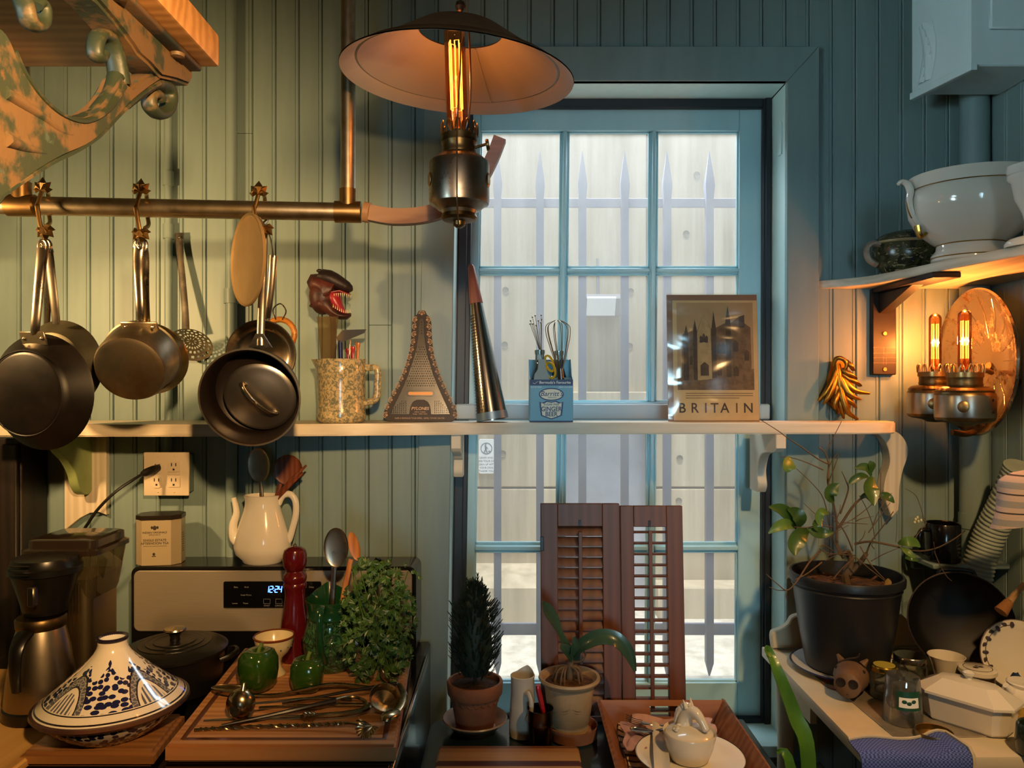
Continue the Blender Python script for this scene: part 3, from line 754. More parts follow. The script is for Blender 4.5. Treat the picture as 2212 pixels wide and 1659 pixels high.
# ---- pendant oil-lamp
DP = 1.4
pd = thing('pendant_lamp', 'old oil-lamp pendant with wide metal shade and glowing tube bulb', 'pendant lamp', P(992, 462, DP))
hc = P(992, 835, DP); ax = lambda h: Vector((hc.x, hc.y, ZC + h))
M_shade = mat('shade_enamel', 'aeaaa2', 0.42, 0.0, col2='a39684', nscale=5, lo=.5, hi=.75)
M_shadeo = metal('shade_outside', '6a5540', .5, col2='3f3226', nscale=10)
sprof = [(.078, .085), (.12, .057), (.16, .031), (.183, .0165), (.187, .0175), (.190, .0135), (.214, 0)]
Ms = Matrix.Translation(ax(.568) + Vector((-.003, 0, 0))) @ Matrix.Rotation(R(3.6), 4, 'Y') @ Matrix.Rotation(R(2.9), 4, 'X')
so = part(pd, 'shade', G().lathe(sprof, 72).xf(Ms), M_shade, True)
part(so, 'shade_outer_skin', G().lathe([(r + .0006, z + .0022) for r, z in sprof], 72).xf(Ms), M_shadeo, True)
part(so, 'shade_seam', G().tube([Ms @ Vector((r * .3, r * .954, z - .001)) for r, z in sprof[:4]], .002, 6), M_shade, True)
M_nick = metal('nickel_font', '9a9184', .26, col2='6e6354', nscale=14, rough2=.42)
fo = part(pd, 'oil_font', G().lathe([(.0005, .312), (.012, .313), (.030, .317), (.033, .324), (.040, .326), (.047, .333), (.0545, .336), (.0558, .342), (.0558, .408), (.0545, .413), (.0505, .415), (.046, .420), (.034, .428), (.0005, .430)], 48).mv(ax(0)), M_nick, True)
part(fo, 'font_foot', G().lathe([(.031, .318), (.034, .311), (.030, .306), (.012, .304), (.011, .297), (.006, .293), (.0005, .292)], 32).mv(ax(0)), M_brassd, True)
for a in (200, 345):
    b = G().lathe([(.0005, .002), (.008, .002), (.010, 0)], 20).sc(1, 1.4, 1).xf(Matrix.Translation(ax(.377)) @ Matrix.Rotation(R(a + 90), 4, 'Z') @ Matrix.Translation((0, -.0556, 0)) @ Matrix.Rotation(R(90), 4, 'X'))
    part(fo, 'maker_badge', b, M_brass, True)
part(pd, 'burner_collar', G().lathe([(.0005, .424), (.031, .424), (.0325, .428), (.0315, .434), (.0315, .443), (.0335, .447), (.0335, .453), (.0300, .456), (.0005, .456)], 40).mv(ax(0)), M_brassd, True)
def gallery(r, z0, h, n_, c, tw=.0035):
    g = G().lathe([(r * .95, z0 - .006), (r, z0 - .006), (r, z0 + h * .25), (r * .97, z0 + h * .25)], 40)
    for k in range(n_):
        a = 2 * PI * k / n_; e = Vector((math.cos(a), math.sin(a), 0)); s_ = Vector((-math.sin(a), math.cos(a), 0))
        wv = PI * r / n_ * .62
        p = [e * r - s_ * wv + Vector((0, 0, z0 + h * .2)), e * r * 1.02 - s_ * wv * .75 + Vector((0, 0, z0 + h * .7)), e * r * .98 + Vector((0, 0, z0 + h)),
             e * r * 1.02 + s_ * wv * .75 + Vector((0, 0, z0 + h * .7)), e * r + s_ * wv + Vector((0, 0, z0 + h * .2))]
        g.tube(spline(p, 3), .0014, 5)
    return g.mv(c)
part(pd, 'burner_gallery', gallery(.0335, .455, .030, 12, ax(0)), M_brassd, True)
part(pd, 'wick_knob', G().tube([ax(.437) + Vector((.030, -.012, 0)), ax(.437) + Vector((.052, -.020, .004))], .0028, 8).merge(G().lathe([(.0005, -.003), (.010, -.003), (.011, 0), (.010, .003), (.0005, .003)], 16).rot('Y', 80).mv(ax(.439) + Vector((.053, -.020, 0)))), M_brassd, True)
M_bulb = thin_glass('bulb_glass', 'ffca98', .10, .02)
M_fil = glow('filament', (1.0, .36, .06), 26)
M_filh = glow('filament_hot', (1.0, .40, .07), 7)
def bulb(par, c, h, r, lean_=(0, 0), hot=True):
    """tubular filament bulb standing on c"""
    M = Matrix.Translation(c) @ Matrix.Rotation(R(lean_[0]), 4, 'Y') @ Matrix.Rotation(R(lean_[1]), 4, 'X')
    pr = [(r * .62, 0), (r * .8, h * .03), (r, h * .08), (r, h * .90)] + [(r * math.cos(a), h * .90 + r * .95 * math.sin(a)) for a in (R(20), R(40), R(60), R(80))] + [(.0004, h * .90 + r * .96)]
    b = part(par, 'bulb', G().lathe(pr, 28).xf(M), M_bulb, True)
    part(b, 'bulb_cap', G().lathe([(.0005, -.022), (r * .5, -.02), (r * .64, -.014), (r * .66, .003), (.0005, .003)], 20).xf(M), M_brassd, True)
    q = r * .55
    loop = []
    for k in range(4):
        a = 2 * PI * k / 4
        e = Vector((math.cos(a) * q, math.sin(a) * q, 0)); e2 = Vector((math.cos(a + PI / 4) * q, math.sin(a + PI / 4) * q, 0))
        z0_, z1_ = h * .20, h * .80
        loop += ([e + Vector((0, 0, z0_)), e + Vector((0, 0, z1_)), e2 + Vector((0, 0, z1_ + .002)), e2 + Vector((0, 0, z0_))])
    part(b, 'filament', G().tube([M @ p for p in loop], r * .055, 5), M_filh, True)
    part(b, 'glass_stem', G().tube([M @ Vector((0, 0, 0)), M @ Vector((0, 0, h * .16)), M @ Vector((0, 0, h * .86))], [r * .30, r * .14, r * .05], 8), M_bulb, True)
    return M @ Vector((0, 0, h * .5))
bc = bulb(pd, ax(.470) + Vector((-.003, 0, 0)), .205, .0195, (-1.8, 0))
def blight(name, c, pw, r=.012): lamp(name, 'POINT', c, pw, (1.0, .50, .17), r)
blight('pendant_bulb_light', bc, .8)
# hoop and cords
M_wire = metal('lamp_wire', '8a7c66', .4)
hoop = spline([ax(.294) + Vector((0, -.012, 0)), ax(.318) + Vector((0, -.045, 0)), ax(.345) + Vector((0, -.0585, 0)), ax(.41) + Vector((0, -.0585, 0)), ax(.47) + Vector((0, -.05, 0)), ax(.58) + Vector((.004, -.030, 0)), ax(.66) + Vector((.004, -.012, 0)), ax(.70) + Vector((.006, 0, 0))], 5)
part(pd, 'hanger_wire', G().tube(hoop, .0016, 6), M_wire, True)
part(pd, 'hanger_wire', G().tube([Vector((p[0], 2 * hc.y - p[1], p[2])) for p in hoop], .0016, 6), M_wire, True)
hub = ax(.70) + Vector((.002, 0, 0))
part(pd, 'hanger_hub', G().lathe([(.0005, .012), (.008, .008), (.010, 0), (.006, -.008), (.0005, -.01)], 14).mv(hub), M_shadeo, True)
part(pd, 'cord', G().tube([hub, Vector((hub.x, hub.y, ZT))], .0022, 6), mat('black_cord', '15130f', .6), True)
part(pd, 'cord', G().tube([hub + Vector((.012, 0, -.03)), Vector((hub.x + .012, hub.y, ZT))], .0022, 6), mat('brown_cord', '7a5a3a', .5), True)
part(pd, 'bulb_cord', G().tube(spline([ax(.57) + Vector((.018, -.012, .1)), ax(.55) + Vector((.022, -.014, 0)), ax(.48) + Vector((.018, -.02, 0))], 4), .0018, 6), MATS['brown_cord'], True)
# ---- near shelf on a cast bracket, top left
XB = -.44
def BP(px, py):
    d = -XB * F / (CX - px); return (d - D, ZC + (HZ - py) / F * d)
n = N('distressed_iron')
v = n.coord(scale=(1, 1, 1)); f1 = n.noise(v, 16, 6, .6); f2 = n.noise(n.coord(scale=(1, 1.3, 1)), 30, 5, .65)
c = n.mix(n.ramp(f1, [(.44, BW0), (.50, BW1)]), lin('283022'), lin('5a442a'))
c = n.mix(n.ramp(f2, [(.62, BW0), (.66, BW1)]), c, lin('3a463c'))
c = n.mix(n.ramp(f2, [(.26, BW1), (.32, BW0)]), c, lin('5a3f26'))
n.set(Base_Color=c, Roughness=.62); n.bump(f2, .5, .002)
M_dist = n.m
ns = thing('near_shelf', 'orange-edged wooden shelf overhead on an ornate cast-iron bracket', 'shelf', (-.9, -1.4, 1.7))
zb = ZC + (835 - 146) / F * 1.0
ZB2 = zb + .042
M_shelfw = wood('near_shelf_wood', 'a5743f', 'c08c54', 0, 5, .4)
part(ns, 'shelf_board', G().box(XL, -.385, .46 - D, 1.0 - D, zb, ZB2, .004, 2), M_shelfw, True)
part(ns, 'back_board', G().box(-.50, -.39, .43 - D, .458 - D, zb - .30, ZB2, .003), M_shelfw, True)
inner = [(20, 150), (60, 205), (110, 243), (160, 254), (205, 228), (232, 192), (243, 168)]
outer = [(330, 172), (300, 192), (262, 222), (228, 258), (196, 292), (160, 318), (110, 340), (60, 368), (0, 410), (-60, 450), (-60, 120), (-30, 60), (0, 100)]
body = spline(inner, 4)[:-1] + spline([(243, 168), (262, 188), (290, 165), (318, 158)], 3) + spline(outer, 3)[:-1]
bp = [BP(a, b) for a, b in body]
M_dgrn = mat('bracket_green', '242d20', .5, col2='54452e', nscale=26, lo=.52, hi=.6, bump=.4, bscale=60)
br = part(ns, 'bracket', G().prism(bp, XB - .013, XB + .013, .003, plane='YZ', seg=2), M_dist, True, smooth=50)
def bcurl(pts, r, flat=1.5):
    q = [(XB,) + BP(a, b) for a, b in spline(pts, 5)]
    rr = r if isinstance(r, list) else [r] * len(q)
    if isinstance(r, list): rr = [r[0] + (r[1] - r[0]) * i / (len(q) - 1) for i in range(len(q))]
    return G().tube(q, [(a * 1.0, a * flat) for a in rr], 10, up=(0, 0, 1))
def sub(nm, g): return part(br, nm, g, M_dgrn if 'scroll' in nm else M_dist, True, smooth=50)
sub('scroll', bcurl([(262, 222), (300, 195), (332, 178), (358, 188), (366, 212), (358, 240), (340, 246), (324, 230), (324, 208), (338, 204), (346, 216)], [.0085, .0058], 1.5))
sub('scroll', bcurl([(258, 182), (254, 150), (246, 110), (232, 80), (214, 76), (206, 96), (206, 118), (216, 126), (222, 114)], [.0078, .0050], 1.6))
sub('scroll', bcurl([(200, 240), (232, 205), (250, 165)], [.004, .0075], 1.3))
sub('scroll', bcurl([(36, -30), (52, 10), (62, 45), (78, 58), (92, 48), (94, 20), (86, 5), (76, 14)], [.006, .0045], 1.6))
sub('scroll_rib', bcurl([(0, 110), (24, 160), (62, 212), (110, 250), (162, 262), (212, 234), (246, 185)], .0045, 3.4))
sub('scroll_rib', bcurl([(-40, 432), (20, 392), (85, 352), (140, 326), (190, 294), (235, 248), (285, 204), (325, 180)], .0038, 3.8))
sub('leaf_rib', bcurl([(-20, 200), (60, 250), (110, 285), (175, 297)], [.007, .003], 1.6).mv(.007, 0, 0))
sub('leaf_rib', bcurl([(-20, 300), (30, 320), (90, 335)], [.008, .003], 1.6).mv(.007, 0, 0))
# top arm under the board
y_end = BP(388, 140)[0]
tp = [(.46 - D, zb - .002), (y_end - .004, zb - .002), (y_end, zb - .012), (y_end - .01, zb - .026)] + [BP(a, b) for a, b in ((352, 175), (318, 168), (292, 140), (268, 120), (255, 100), (220, 55), (180, 10))] + [(.46 - D, zb - .05)]
sub('top_arm', G().prism(tp, XB - .0185, XB + .0185, .004, plane='YZ', seg=2))
sub('top_flange', G().box(XB - .034, XB + .034, .46 - D, y_end - .01, zb - .008, zb - .0005, .002))
for dd in (.94, .80):
    part(br, 'bolt_head', G().lathe([(.0005, -.013), (.008, -.012), (.009, -.008), (.0005, -.007)], 10).mv(XB + .026, dd - D, zb), M_dist, True)
# ================================================================== things on the long shelf
n = N('spatter_glaze')
v = n.coord(); f1 = n.noise(v, 115, 5, .6, 1.0)
n.set(Base_Color=n.mix(n.ramp(f1, [(.46, BW0), (.56, BW1)]), lin('cdb585'), lin('7d7c64')), Roughness=.18); n.b.inputs['Coat Weight'].default_value = .4
M_spat = n.m
dj = 1.955
cj = Vector((fy(738, dj)[0], dj - D, ZS)); u = S(1, dj)
jg = thing('spatter_jug', 'cream and grey-green spattered jug full of utensils on the long shelf', 'jug', cj)
def jwob(a, j): return 1
pr = [(.0005, 0), (.050, 0), (.0545, .002), (.0605, .008), (.0625, .016), (.060, .03), (.0595, .10), (.061, .125), (.0625, .132), (.0615, .138), (.062, .152), (.0635, .163), (.0605, .163), (.058, .15), (.057, .02), (.0005, .012)]
g = G().lathe(pr, 48)
def spout(q):
    a = math.atan2(q.y, q.x); k = max(0, (q.z - .125) / .04); da = abs(((a - PI) + PI) % (2 * PI) - PI)
    e = max(0, 1 - da / .55); return (q.x - .016 * k * e ** 1.5, q.y, q.z)
g.warp(spout)
part(jg, 'jug_body', g, M_spat)
part(jg, 'handle', G().tube(spline([(.054, 0, .140), (.072, 0, .142), (.088, 0, .140), (.0935, 0, .128), (.0925, 0, .10), (.0915, 0, .074), (.086, 0, .060), (.072, 0, .054), (.056, 0, .052)], 4), .0088, 10, flat=.85), M_spat)
# utensils in the jug
M_cplas = thin_glass('clear_plastic', 'e8d8b8', .12, .1, .35, 'cbb48c')
t = thing('plastic_scoop', 'clear plastic tapered scoop standing in the spattered jug', 'utensil', P(715, 776, dj))
g = G()
ring = lambda px0, px1, py, dd: [P(px0, py, dj - dd), P(px1, py, dj - dd), P(px1, py, dj + dd), P(px0, py, dj + dd)]
secs = [[p - Vector((0, .028, 0)) for p in q] for q in (ring(703, 726, 898, .006), ring(699, 728, 776, .007), ring(691, 736, 690, .010), ring(690, 737, 686, .010))]
loft(g, secs, (True, False)); part(t, 'scoop_body', g, M_cplas, True, smooth=20)
# dinosaur-head grabber
M_dino = mat('dino_skin', '5a2a20', .45, 0, col2='2e1a16', nscale=22, bump=.4, bscale=120)
M_dinod = mat('dino_dark', '2a1c1a', .5, 0, col2='1b1413', nscale=30, bump=.5, bscale=140)
M_mouth = mat('dino_mouth', 'a02a32', .35); M_tooth = mat('tooth', 'd8c8a0', .4)
dn_ = thing('dinosaur_toy', 'red-brown toy dinosaur head with open jaws above the jug', 'toy', P(712, 898, dj))
def psec(px, py, ang, h, w_, n_=14, e=1.0, dd=0):
    """ellipse section centred at the pixel, its plane square to direction ang (deg, in the picture plane)"""
    c = P(px, py, dj + dd); t_ = Vector((-math.sin(R(ang)), 0, math.cos(R(ang)))); o = []
    for k in range(n_):
        a = 2 * PI * k / n_; o.append(c + t_ * (math.cos(a) * h * u) + Vector((0, 1, 0)) * (math.sin(a) * w_ * u))
    return o
g = G().ball(P(697, 640, dj), (29 * u, 27 * u, 40 * u), 20, 14); loft(g, [psec(676, 634, 60, 5, 10), psec(681, 622, 55, 22, 22), psec(692, 622, 35, 36, 28), psec(702, 628, 10, 38, 30), psec(712, 632, -20, 30, 28), psec(722, 628, -25, 22, 26)])
loft(g, [psec(690, 645, -50, 28, 22), psec(702, 655, -55, 24, 26), psec(712, 666, -55, 16, 26), psec(722, 676, -35, 10, 24), psec(735, 683, -12, 7.5, 21), psec(748, 684, 5, 6.5, 17), psec(756, 680, 25, 4, 10), psec(758, 677, 40, 1, 4)])
part(dn_, 'head', g, M_dino, True, smooth=60)
g = G(); loft(g, [psec(682, 606, -30, 10, 20), psec(694, 596, -25, 16, 26), psec(708, 601, -25, 19, 28), psec(722, 607, -28, 18, 25), psec(736, 614, -28, 15.5, 22), psec(748, 620, -28, 13, 18), psec(757, 625, -28, 9, 12), psec(761, 627, -28, 3, 5)])
part(dn_, 'snout', g, M_dinod, True, smooth=60)
g = G().ball(P(690, 585, dj - .012), (.008, .006, .005), 10, 6).ball(P(690, 585, dj + .012), (.008, .006, .005), 10, 6)
for k in range(8): g.ball(P(712 + 6 * k, 589 + 3.3 * k, dj), .0035, 8, 6)
part(dn_, 'brow_ridge', g, M_dinod, True)
g = G(); loft(g, [psec(715, 640, 0, 16, 20), psec(724, 648, -30, 18, 20), psec(734, 664, -50, 9, 15), psec(744, 676, -40, 5, 10), psec(750, 680, -20, 1.5, 4)])
part(dn_, 'tongue', g, M_mouth, True, smooth=60)
g = G(); loft(g, [psec(716, 634, -30, 4, 20), psec(736, 630, -28, 3.5, 18), psec(755, 636, -28, 2, 9)])
part(dn_, 'upper_palate', g, M_mouth, True, smooth=60)
def tooth(px, py, dd, L, dirz, lean_=0):
    c = P(px, py, dj + dd); return G().tube([c, c + Vector((lean_ * u, 0, dirz * L * u))], [1.4 * u, .15 * u], 6)
for k in range(9):
    q = k / 8
    for sgn in (-1, 1):
        part(dn_, 'tooth', tooth(722 + 36 * q, 634 + 4 * q - 3 * math.sin(q * 3), sgn * (.021 - .012 * q ** 2), 7 if k % 2 else 9, -1), M_tooth, True)
for k in range(9):
    q = k / 8
    for sgn in (-1, 1):
        part(dn_, 'tooth', tooth(720 + 36 * q, 664 + 12 * math.sin(q * 2.0), sgn * (.023 - .012 * q ** 2), 7 if k % 2 else 8, 1), M_tooth, True)
part(dn_, 'stick', G().tube([P(720, 898, dj + .012), P(720, 700, dj + .006), P(716, 672, dj)], [.006, .008, .008], 10), mat('toy_stick', '3a2a22', .4), True)
# triangular server and handles
t = thing('cake_server', 'steel triangular cake server with dark blue handle in the jug', 'utensil', P(740, 898, dj + .02))
g = G().prism([(0, 0), (.068, .028), (.074, .038), (.012, .036), (-.006, .016)], -.0008, .0008)
part(t, 'blade', g.rot('X', 18).mv(P(732, 742, dj + .012)), metal('server_steel', 'd4d2cc', .3), True)
part(t, 'handle', G().tube([P(738, 898, dj + .02), P(736, 776, dj + .018), P(735, 735, dj + .014)], .0062, 10), mat('navy_plastic', '1c2450', .3), True)
for nm, lab, c, px, py, dd, tw in (('red_handled_tool', 'tool with a dark red handle, leftmost of the red ones in the jug', '8a1c20', 752, 752, .0, -2), ('peeler', 'small tool with a bright red flattened handle in the jug', 'a82018', 762, 748, -.014, 1),
                                   ('wooden_spatula', 'narrow orange wooden handle at the right side of the jug', 'c06c22', 772, 740, .012, 4)):
    solo(nm, lab, 'utensil', G().tube(spline([P(px - tw, 898, dj + dd), P(px, 790, dj + dd), P(px + tw * .3, py + 6, dj + dd), P(px + tw * .4, py, dj + dd)], 4), [.004] * 8 + [.0062] * 3 + [.0058, .003], 10, flat=.6, up=(1, 0, 0)), mat(nm + '_mat', c, .3, coat=.3))
solo('steel_tool', 'thin steel rod tool standing between red handles in the jug', 'utensil', G().tube([P(754, 898, dj - .02), P(757, 735, dj - .01)], .003, 8), M_steel)
# ---- tower-shaped grater
dg_ = 2.015
gc = P(908, 912, dg_); gc.z = ZS
gt = thing('tower_grater', 'tower-shaped cheese grater with dark lacy border on the long shelf', 'grater', gc, rot=(R(-7), 0, 0))
k_ = S(1, dg_) / 4.148
def gp(pts): return [((x - 1195) * k_, (1503 - y) * k_) for x, y in pts]
lft = [(1195, 485), (1165, 495), (1148, 530), (1120, 552), (1110, 600), (1106, 700), (1097, 800), (1086, 880), (1062, 970), (1032, 1070), (988, 1170), (946, 1260), (905, 1340), (872, 1405), (864, 1450), (878, 1485), (915, 1503)]
def sym(l): return l + [(2390 - x, y) for x, y in reversed(l) if x < 1194]
M_gdark = mat('grater_dark', '2c211c', .45, .3)
M_gst = metal('grater_steel', '96948e', .2, col2='807e78', nscale=10)
M_gcream = mat('grater_cream', 'd6b08c', .5)
part(gt, 'border_plate', G().prism(gp(sym(lft)), -.003, .003, .0008), M_gdark)
lin_ = [(1195, 562), (1178, 572), (1170, 640), (1166, 720), (1152, 830), (1132, 920), (1106, 1000), (1078, 1090), (1050, 1160), (1015, 1240), (985, 1305), (955, 1370), (925, 1440), (1100, 1442), (1104, 1400), (1112, 1360), (1130, 1330), (1160, 1312)]
part(gt, 'steel_face', G().prism(gp(lin_ + [(2390 - x, y) for x, y in reversed(lin_) if x < 1194]), -.0055, -.0028, .0008), M_gst)
part(gt, 'slot_rim', G().prism([(a, b + (1503 - 1252) * k_) for a, b in rsec(250 * k_, 52 * k_, 24 * k_)], -.0068, -.005, .0005), M_gst)
part(gt, 'slot', G().prism([(a, b + (1503 - 1252) * k_) for a, b in rsec(220 * k_, 28 * k_, 13 * k_)], -.0074, -.006), mat('slot_copper', 'a8774a', .4, .7))
g = G()
def tooth_bump(x, y): g.merge(G().lathe([(.0004, -.0018), (.0008, -.0010), (.0014, 0)], 6).rot('X', -90).mv((x - 1195) * k_, -.0055, (1503 - y) * k_).sc(1, 1, 1))
for r_ in range(17):
    y_ = 830 + 22 * r_; hw_ = (30 + (y_ - 830) * .30)
    k2 = int(hw_ // 20)
    for c_ in range(-k2, k2 + 1): tooth_bump(1195 + c_ * 20 + (10 if r_ % 2 else 0), y_)
for r_ in range(7):
    for sgn in (-1, 1):
        for c_ in range(8):
            x_ = 130 + c_ * 18; y_ = 1322 + 17 * r_
            if x_ < 118 + 18 * r_ + 60 and x_ > 100: tooth_bump(1195 + sgn * x_, y_)
for r_ in range(5): tooth_bump(1195, 600 + 26 * r_)
part(gt, 'grating_teeth', g, mat('tooth_hole_dark', '34322e', .35, .6), kind='stuff')  # teeth coloured dark to stand in for shade in the holes
fan = None
side = [(1142, 575), (1136, 640), (1134, 710), (1126, 780), (1115, 850), (1098, 920), (1078, 985), (1054, 1050), (1026, 1115), (996, 1180), (964, 1245), (932, 1308), (903, 1372), (890, 1445)]
allp = [(1195, 520, 0)] + [(x, y, 1) for x, y in side] + [(2390 - x, y, -1) for x, y in side]
for x, y, sd in allp:
    g = G(); rr = 27 * k_
    ang = {0: 0, 1: 75, -1: -75}[sd]
    arc_ = [(rr * math.sin(R(a)), rr * math.cos(R(a))) for a in range(-100, 101, 25)]
    if fan is None:
        g.tube([(a, 0, b) for a, b in arc_], .0007, 4)
        for a in (-70, -35, 0, 35, 70): g.tube([(0, 0, -rr * .5), (rr * math.sin(R(a)), 0, rr * math.cos(R(a)))], .0005, 4)
        o = part(gt, 'fan_motif', g, M_gcream); fan = o
    else: o = dup(gt, fan)
    o.matrix_local = Matrix.Translation(((x - 1195) * k_, -.0034, (1503 - y) * k_)) @ Matrix.Rotation(R(-ang), 4, 'Y')
Mg = RM[gt]
tx = lambda x, y, yy=-.0062: Mg @ Matrix.Translation(((x - 1195) * k_, yy, (1503 - y) * k_)) @ Matrix.Rotation(R(90), 4, 'X')
part(gt, 'arch', G().prism(gp([(1112, 1443), (1114, 1395), (1125, 1355), (1150, 1325), (1195, 1312), (1240, 1325), (1265, 1355), (1276, 1395), (1278, 1443)]), -.0045, -.0030), M_gdark)
lettering(gt, 'PYLONES', M_gcream, 38 * k_, tx(1193, 1388, -.0047), bold=.0002, shear=.15)
lettering(gt, 'editeur d\'objets', M_gcream, 16 * k_, tx(1193, 1417, -.0047)); lettering(gt, 'Design : CREA CREA', M_gcream, 15 * k_, tx(1193, 1436, -.0047))
lettering(gt, 'RAPE A FROMAGE TOUR EIFFEL - EIFFEL TOWER GRATER', M_gcream, 17.5 * k_, tx(1190, 1474, -.0033))
# ---- cone grater
dc = 1.985
b0, b1 = P(1064, 908, dc), P(1017, 577, dc + .03); b0.z = ZS
ax_ = (b1 - b0); Lc = ax_.length
Mc = Matrix.Translation(b0 + Vector((0, 0, .0065))) @ ax_.to_track_quat('Z', 'Y').to_matrix().to_4x4()
cg = thing('cone_grater', 'tall steel cone grater with a brown top leaning in the window', 'grater', b0)
rr = lambda h: .0415 - .0335 * h / Lc
part(cg, 'cone', G().lathe([(rr(0), 0), (rr(Lc * .75), Lc * .75)], 40).xf(Mc), metal('cone_steel', 'b4b2ae', .18, col2='96948e', nscale=6), True)
part(cg, 'grip', G().lathe([(rr(Lc * .745) + .0012, Lc * .745), (rr(Lc * .76) + .0018, Lc * .75), (rr(Lc) + .0008, Lc * .985), (rr(Lc) * .6, Lc), (.0005, Lc)], 32).xf(Mc), mat('grip_brown', '8a5446', .45), True)
part(cg, 'base_band', G().lathe([(rr(0) + .0006, 0), (rr(.02) + .0006, .02)], 40).xf(Mc), mat('grey_blue_band', '7c94a4', .4, .5), True)
g = G()
for r_ in range(34):
    h = .02 + r_ * .0078
    for a in range(-8, 60, 9):
        r0_ = rr(h); e = R(a - 30 + (4.5 if r_ % 2 else 0) - 25); g.merge(G().lathe([(.0003, .0013), (.0018, 0)], 4).rot('Y', 90).mv(r0_, 0, 0).rot('Z', math.degrees(e)).mv(0, 0, h))
    if h < .1:
        for a in range(-130, -90, 8):
            g.merge(G().lathe([(.0003, .0013), (.0014, 0)], 4).rot('Y', 90).mv(rr(h), 0, 0).rot('Z', a).mv(0, 0, h))
part(cg, 'grating_teeth', g.xf(Mc), metal('teeth_steel', '8c9094', .3), True, kind='stuff')
# ---- ginger beer carton
db = 1.985; cc = P(1191, 911, db); cc.z = ZS; e = S(1, db)
M_card = mat('carton_blue', '6fa3b8', .5); M_navy = mat('print_navy', '26325c', .5); M_cream = mat('print_cream', 'e6dcc4', .5); M_cardg = mat('carton_inside', '8f9a98', .6); M_pwhite = mat('print_white', 'e9e9e4', .5)
ct = thing('drinks_carton', 'blue four-pack ginger beer carton on the long shelf', 'carton', cc)
W2, Hf, Hb, DD = 46.5 * e, 92 * e, 138 * e, .112
part(ct, 'front_panel', G().box(-W2, W2, 0, .0012, 0, Hf), M_card)
part(ct, 'back_panel', G().box(-W2, W2, DD, DD + .0012, 0, Hb), M_card)
sp_ = [(0, 0), (DD, 0), (DD, Hb), (DD * .7, Hb), (DD * .35, Hf + .012), (0, Hf)]
for sx in (-1, 1): part(ct, 'side_panel', G().prism(sp_, sx * W2 - .0006, sx * W2 + .0006, plane='YZ'), M_card)
part(ct, 'carton_base', G().box(-W2, W2, 0, DD, 0, .0015), M_cardg)
part(ct, 'divider', G().box(-W2, W2, DD * .5 - .0006, DD * .5 + .0006, .002, Hf + .006), M_cardg)
part(ct, 'navy_band', G().box(-W2, W2, -.0005, -.0001, Hf - 13 * e, Hf), M_navy); part(ct, 'navy_band', G().box(-W2, W2, -.0005, -.0001, 0, 3 * e), M_navy)
T = lambda x, z, y=-.0008: Matrix.Translation(cc + Vector((x, y, z))) @ Matrix.Rotation(R(90), 4, 'X')
lettering(ct, "Bermuda's Favourite", M_pwhite, 8.2 * e, T(8 * e, Hf - 6.5 * e), bold=.0001)
part(ct, 'swoosh_print', G().tube(spline([(-40 * e, -.0008, Hf - 7 * e), (-36 * e, -.0008, Hf - 9 * e), (-32 * e, -.0008, Hf - 6 * e), (-28 * e, -.0008, Hf - 4 * e)], 4), .0004, 4), M_pwhite)
lettering(ct, 'SUGAR FREE', M_pwhite, 4.2 * e, T(-33 * e, Hf - 16.5 * e)); lettering(ct, 'ZERO CALORIES', M_pwhite, 4.2 * e, T(31 * e, Hf - 16.5 * e))
def oval(rx, rz, z, y, m, nm): part(ct, nm, G().lathe([(.0004, 0), (1, 0)], 40).rot('X', 90).sc(rx, 1, rz).mv(0, y, z), m)
oval(27 * e, 14 * e, 60 * e, -.0004, M_navy, 'oval_border'); oval(24.5 * e, 11.5 * e, 60 * e, -.0006, M_cream, 'oval_print')
lettering(ct, "Barritt's", M_navy, 15 * e, T(0, 61 * e), shear=.3, bold=.0001); lettering(ct, 'BERMUDA', M_navy, 4 * e, T(2 * e, 53 * e))
sh = [(-24, 44), (-18, 42), (-10, 46), (0, 44), (10, 46), (18, 42), (24, 44), (23, 30), (21, 14), (12, 10), (0, 6), (-12, 10), (-21, 14), (-23, 30)]
part(ct, 'shield_border', G().prism([(a * e * 1.08, b * e) for a, b in sh], -.0005, -.0001), M_navy)
part(ct, 'shield_print', G().prism([(a * e * .93, (25 + (b - 25) * .88) * e) for a, b in sh], -.0007, -.0002), M_cream)
lettering(ct, 'SUGAR FREE', M_navy, 6 * e, T(0, 38 * e), bold=.0001); lettering(ct, 'GINGER', M_navy, 14 * e, T(0, 28 * e), bold=.0003, sx=.88); lettering(ct, 'BEER', M_navy, 14 * e, T(0, 17 * e), bold=.0003, sx=.88)
M_bot = thin_glass('bottle_glass', 'e4efee', .16, .03)
M_bglass = M_bot
def bottle(px, dd, lab):
    c = Vector((fy(px, db + dd)[0], db + dd - D, ZS + .0025)); h = .19
    o = solo('glass_bottle', lab, 'bottle', G().lathe([(.0005, .002), (.022, 0), (.0245, .004), (.0245, .095), (.022, .112), (.0125, .145), (.0118, .175), (.0135, .178), (.0135, .187), (.0105, .188), (.0098, .175)], 28).mv(c), M_bot, group='bottles in the carton')
bottle(1166, .030, 'clear glass bottle at the left of the ginger beer carton'); bottle(1207, .085, 'clear glass bottle at the right rear of the ginger beer carton')
part(ct, 'bottle_print', G().prism([(-38 * e, Hf), (-36 * e, Hf + 12 * e), (-29 * e, Hf + 22 * e), (-28 * e, Hf + 44 * e), (-14 * e, Hf + 44 * e), (-12 * e, Hf + 22 * e), (-6 * e, Hf + 12 * e), (-4 * e, Hf)], .001, .002), M_cardg)
wk = thing('balloon_whisk', 'wire balloon whisk standing in the ginger beer carton', 'whisk', P(1212, 900, db + .055))
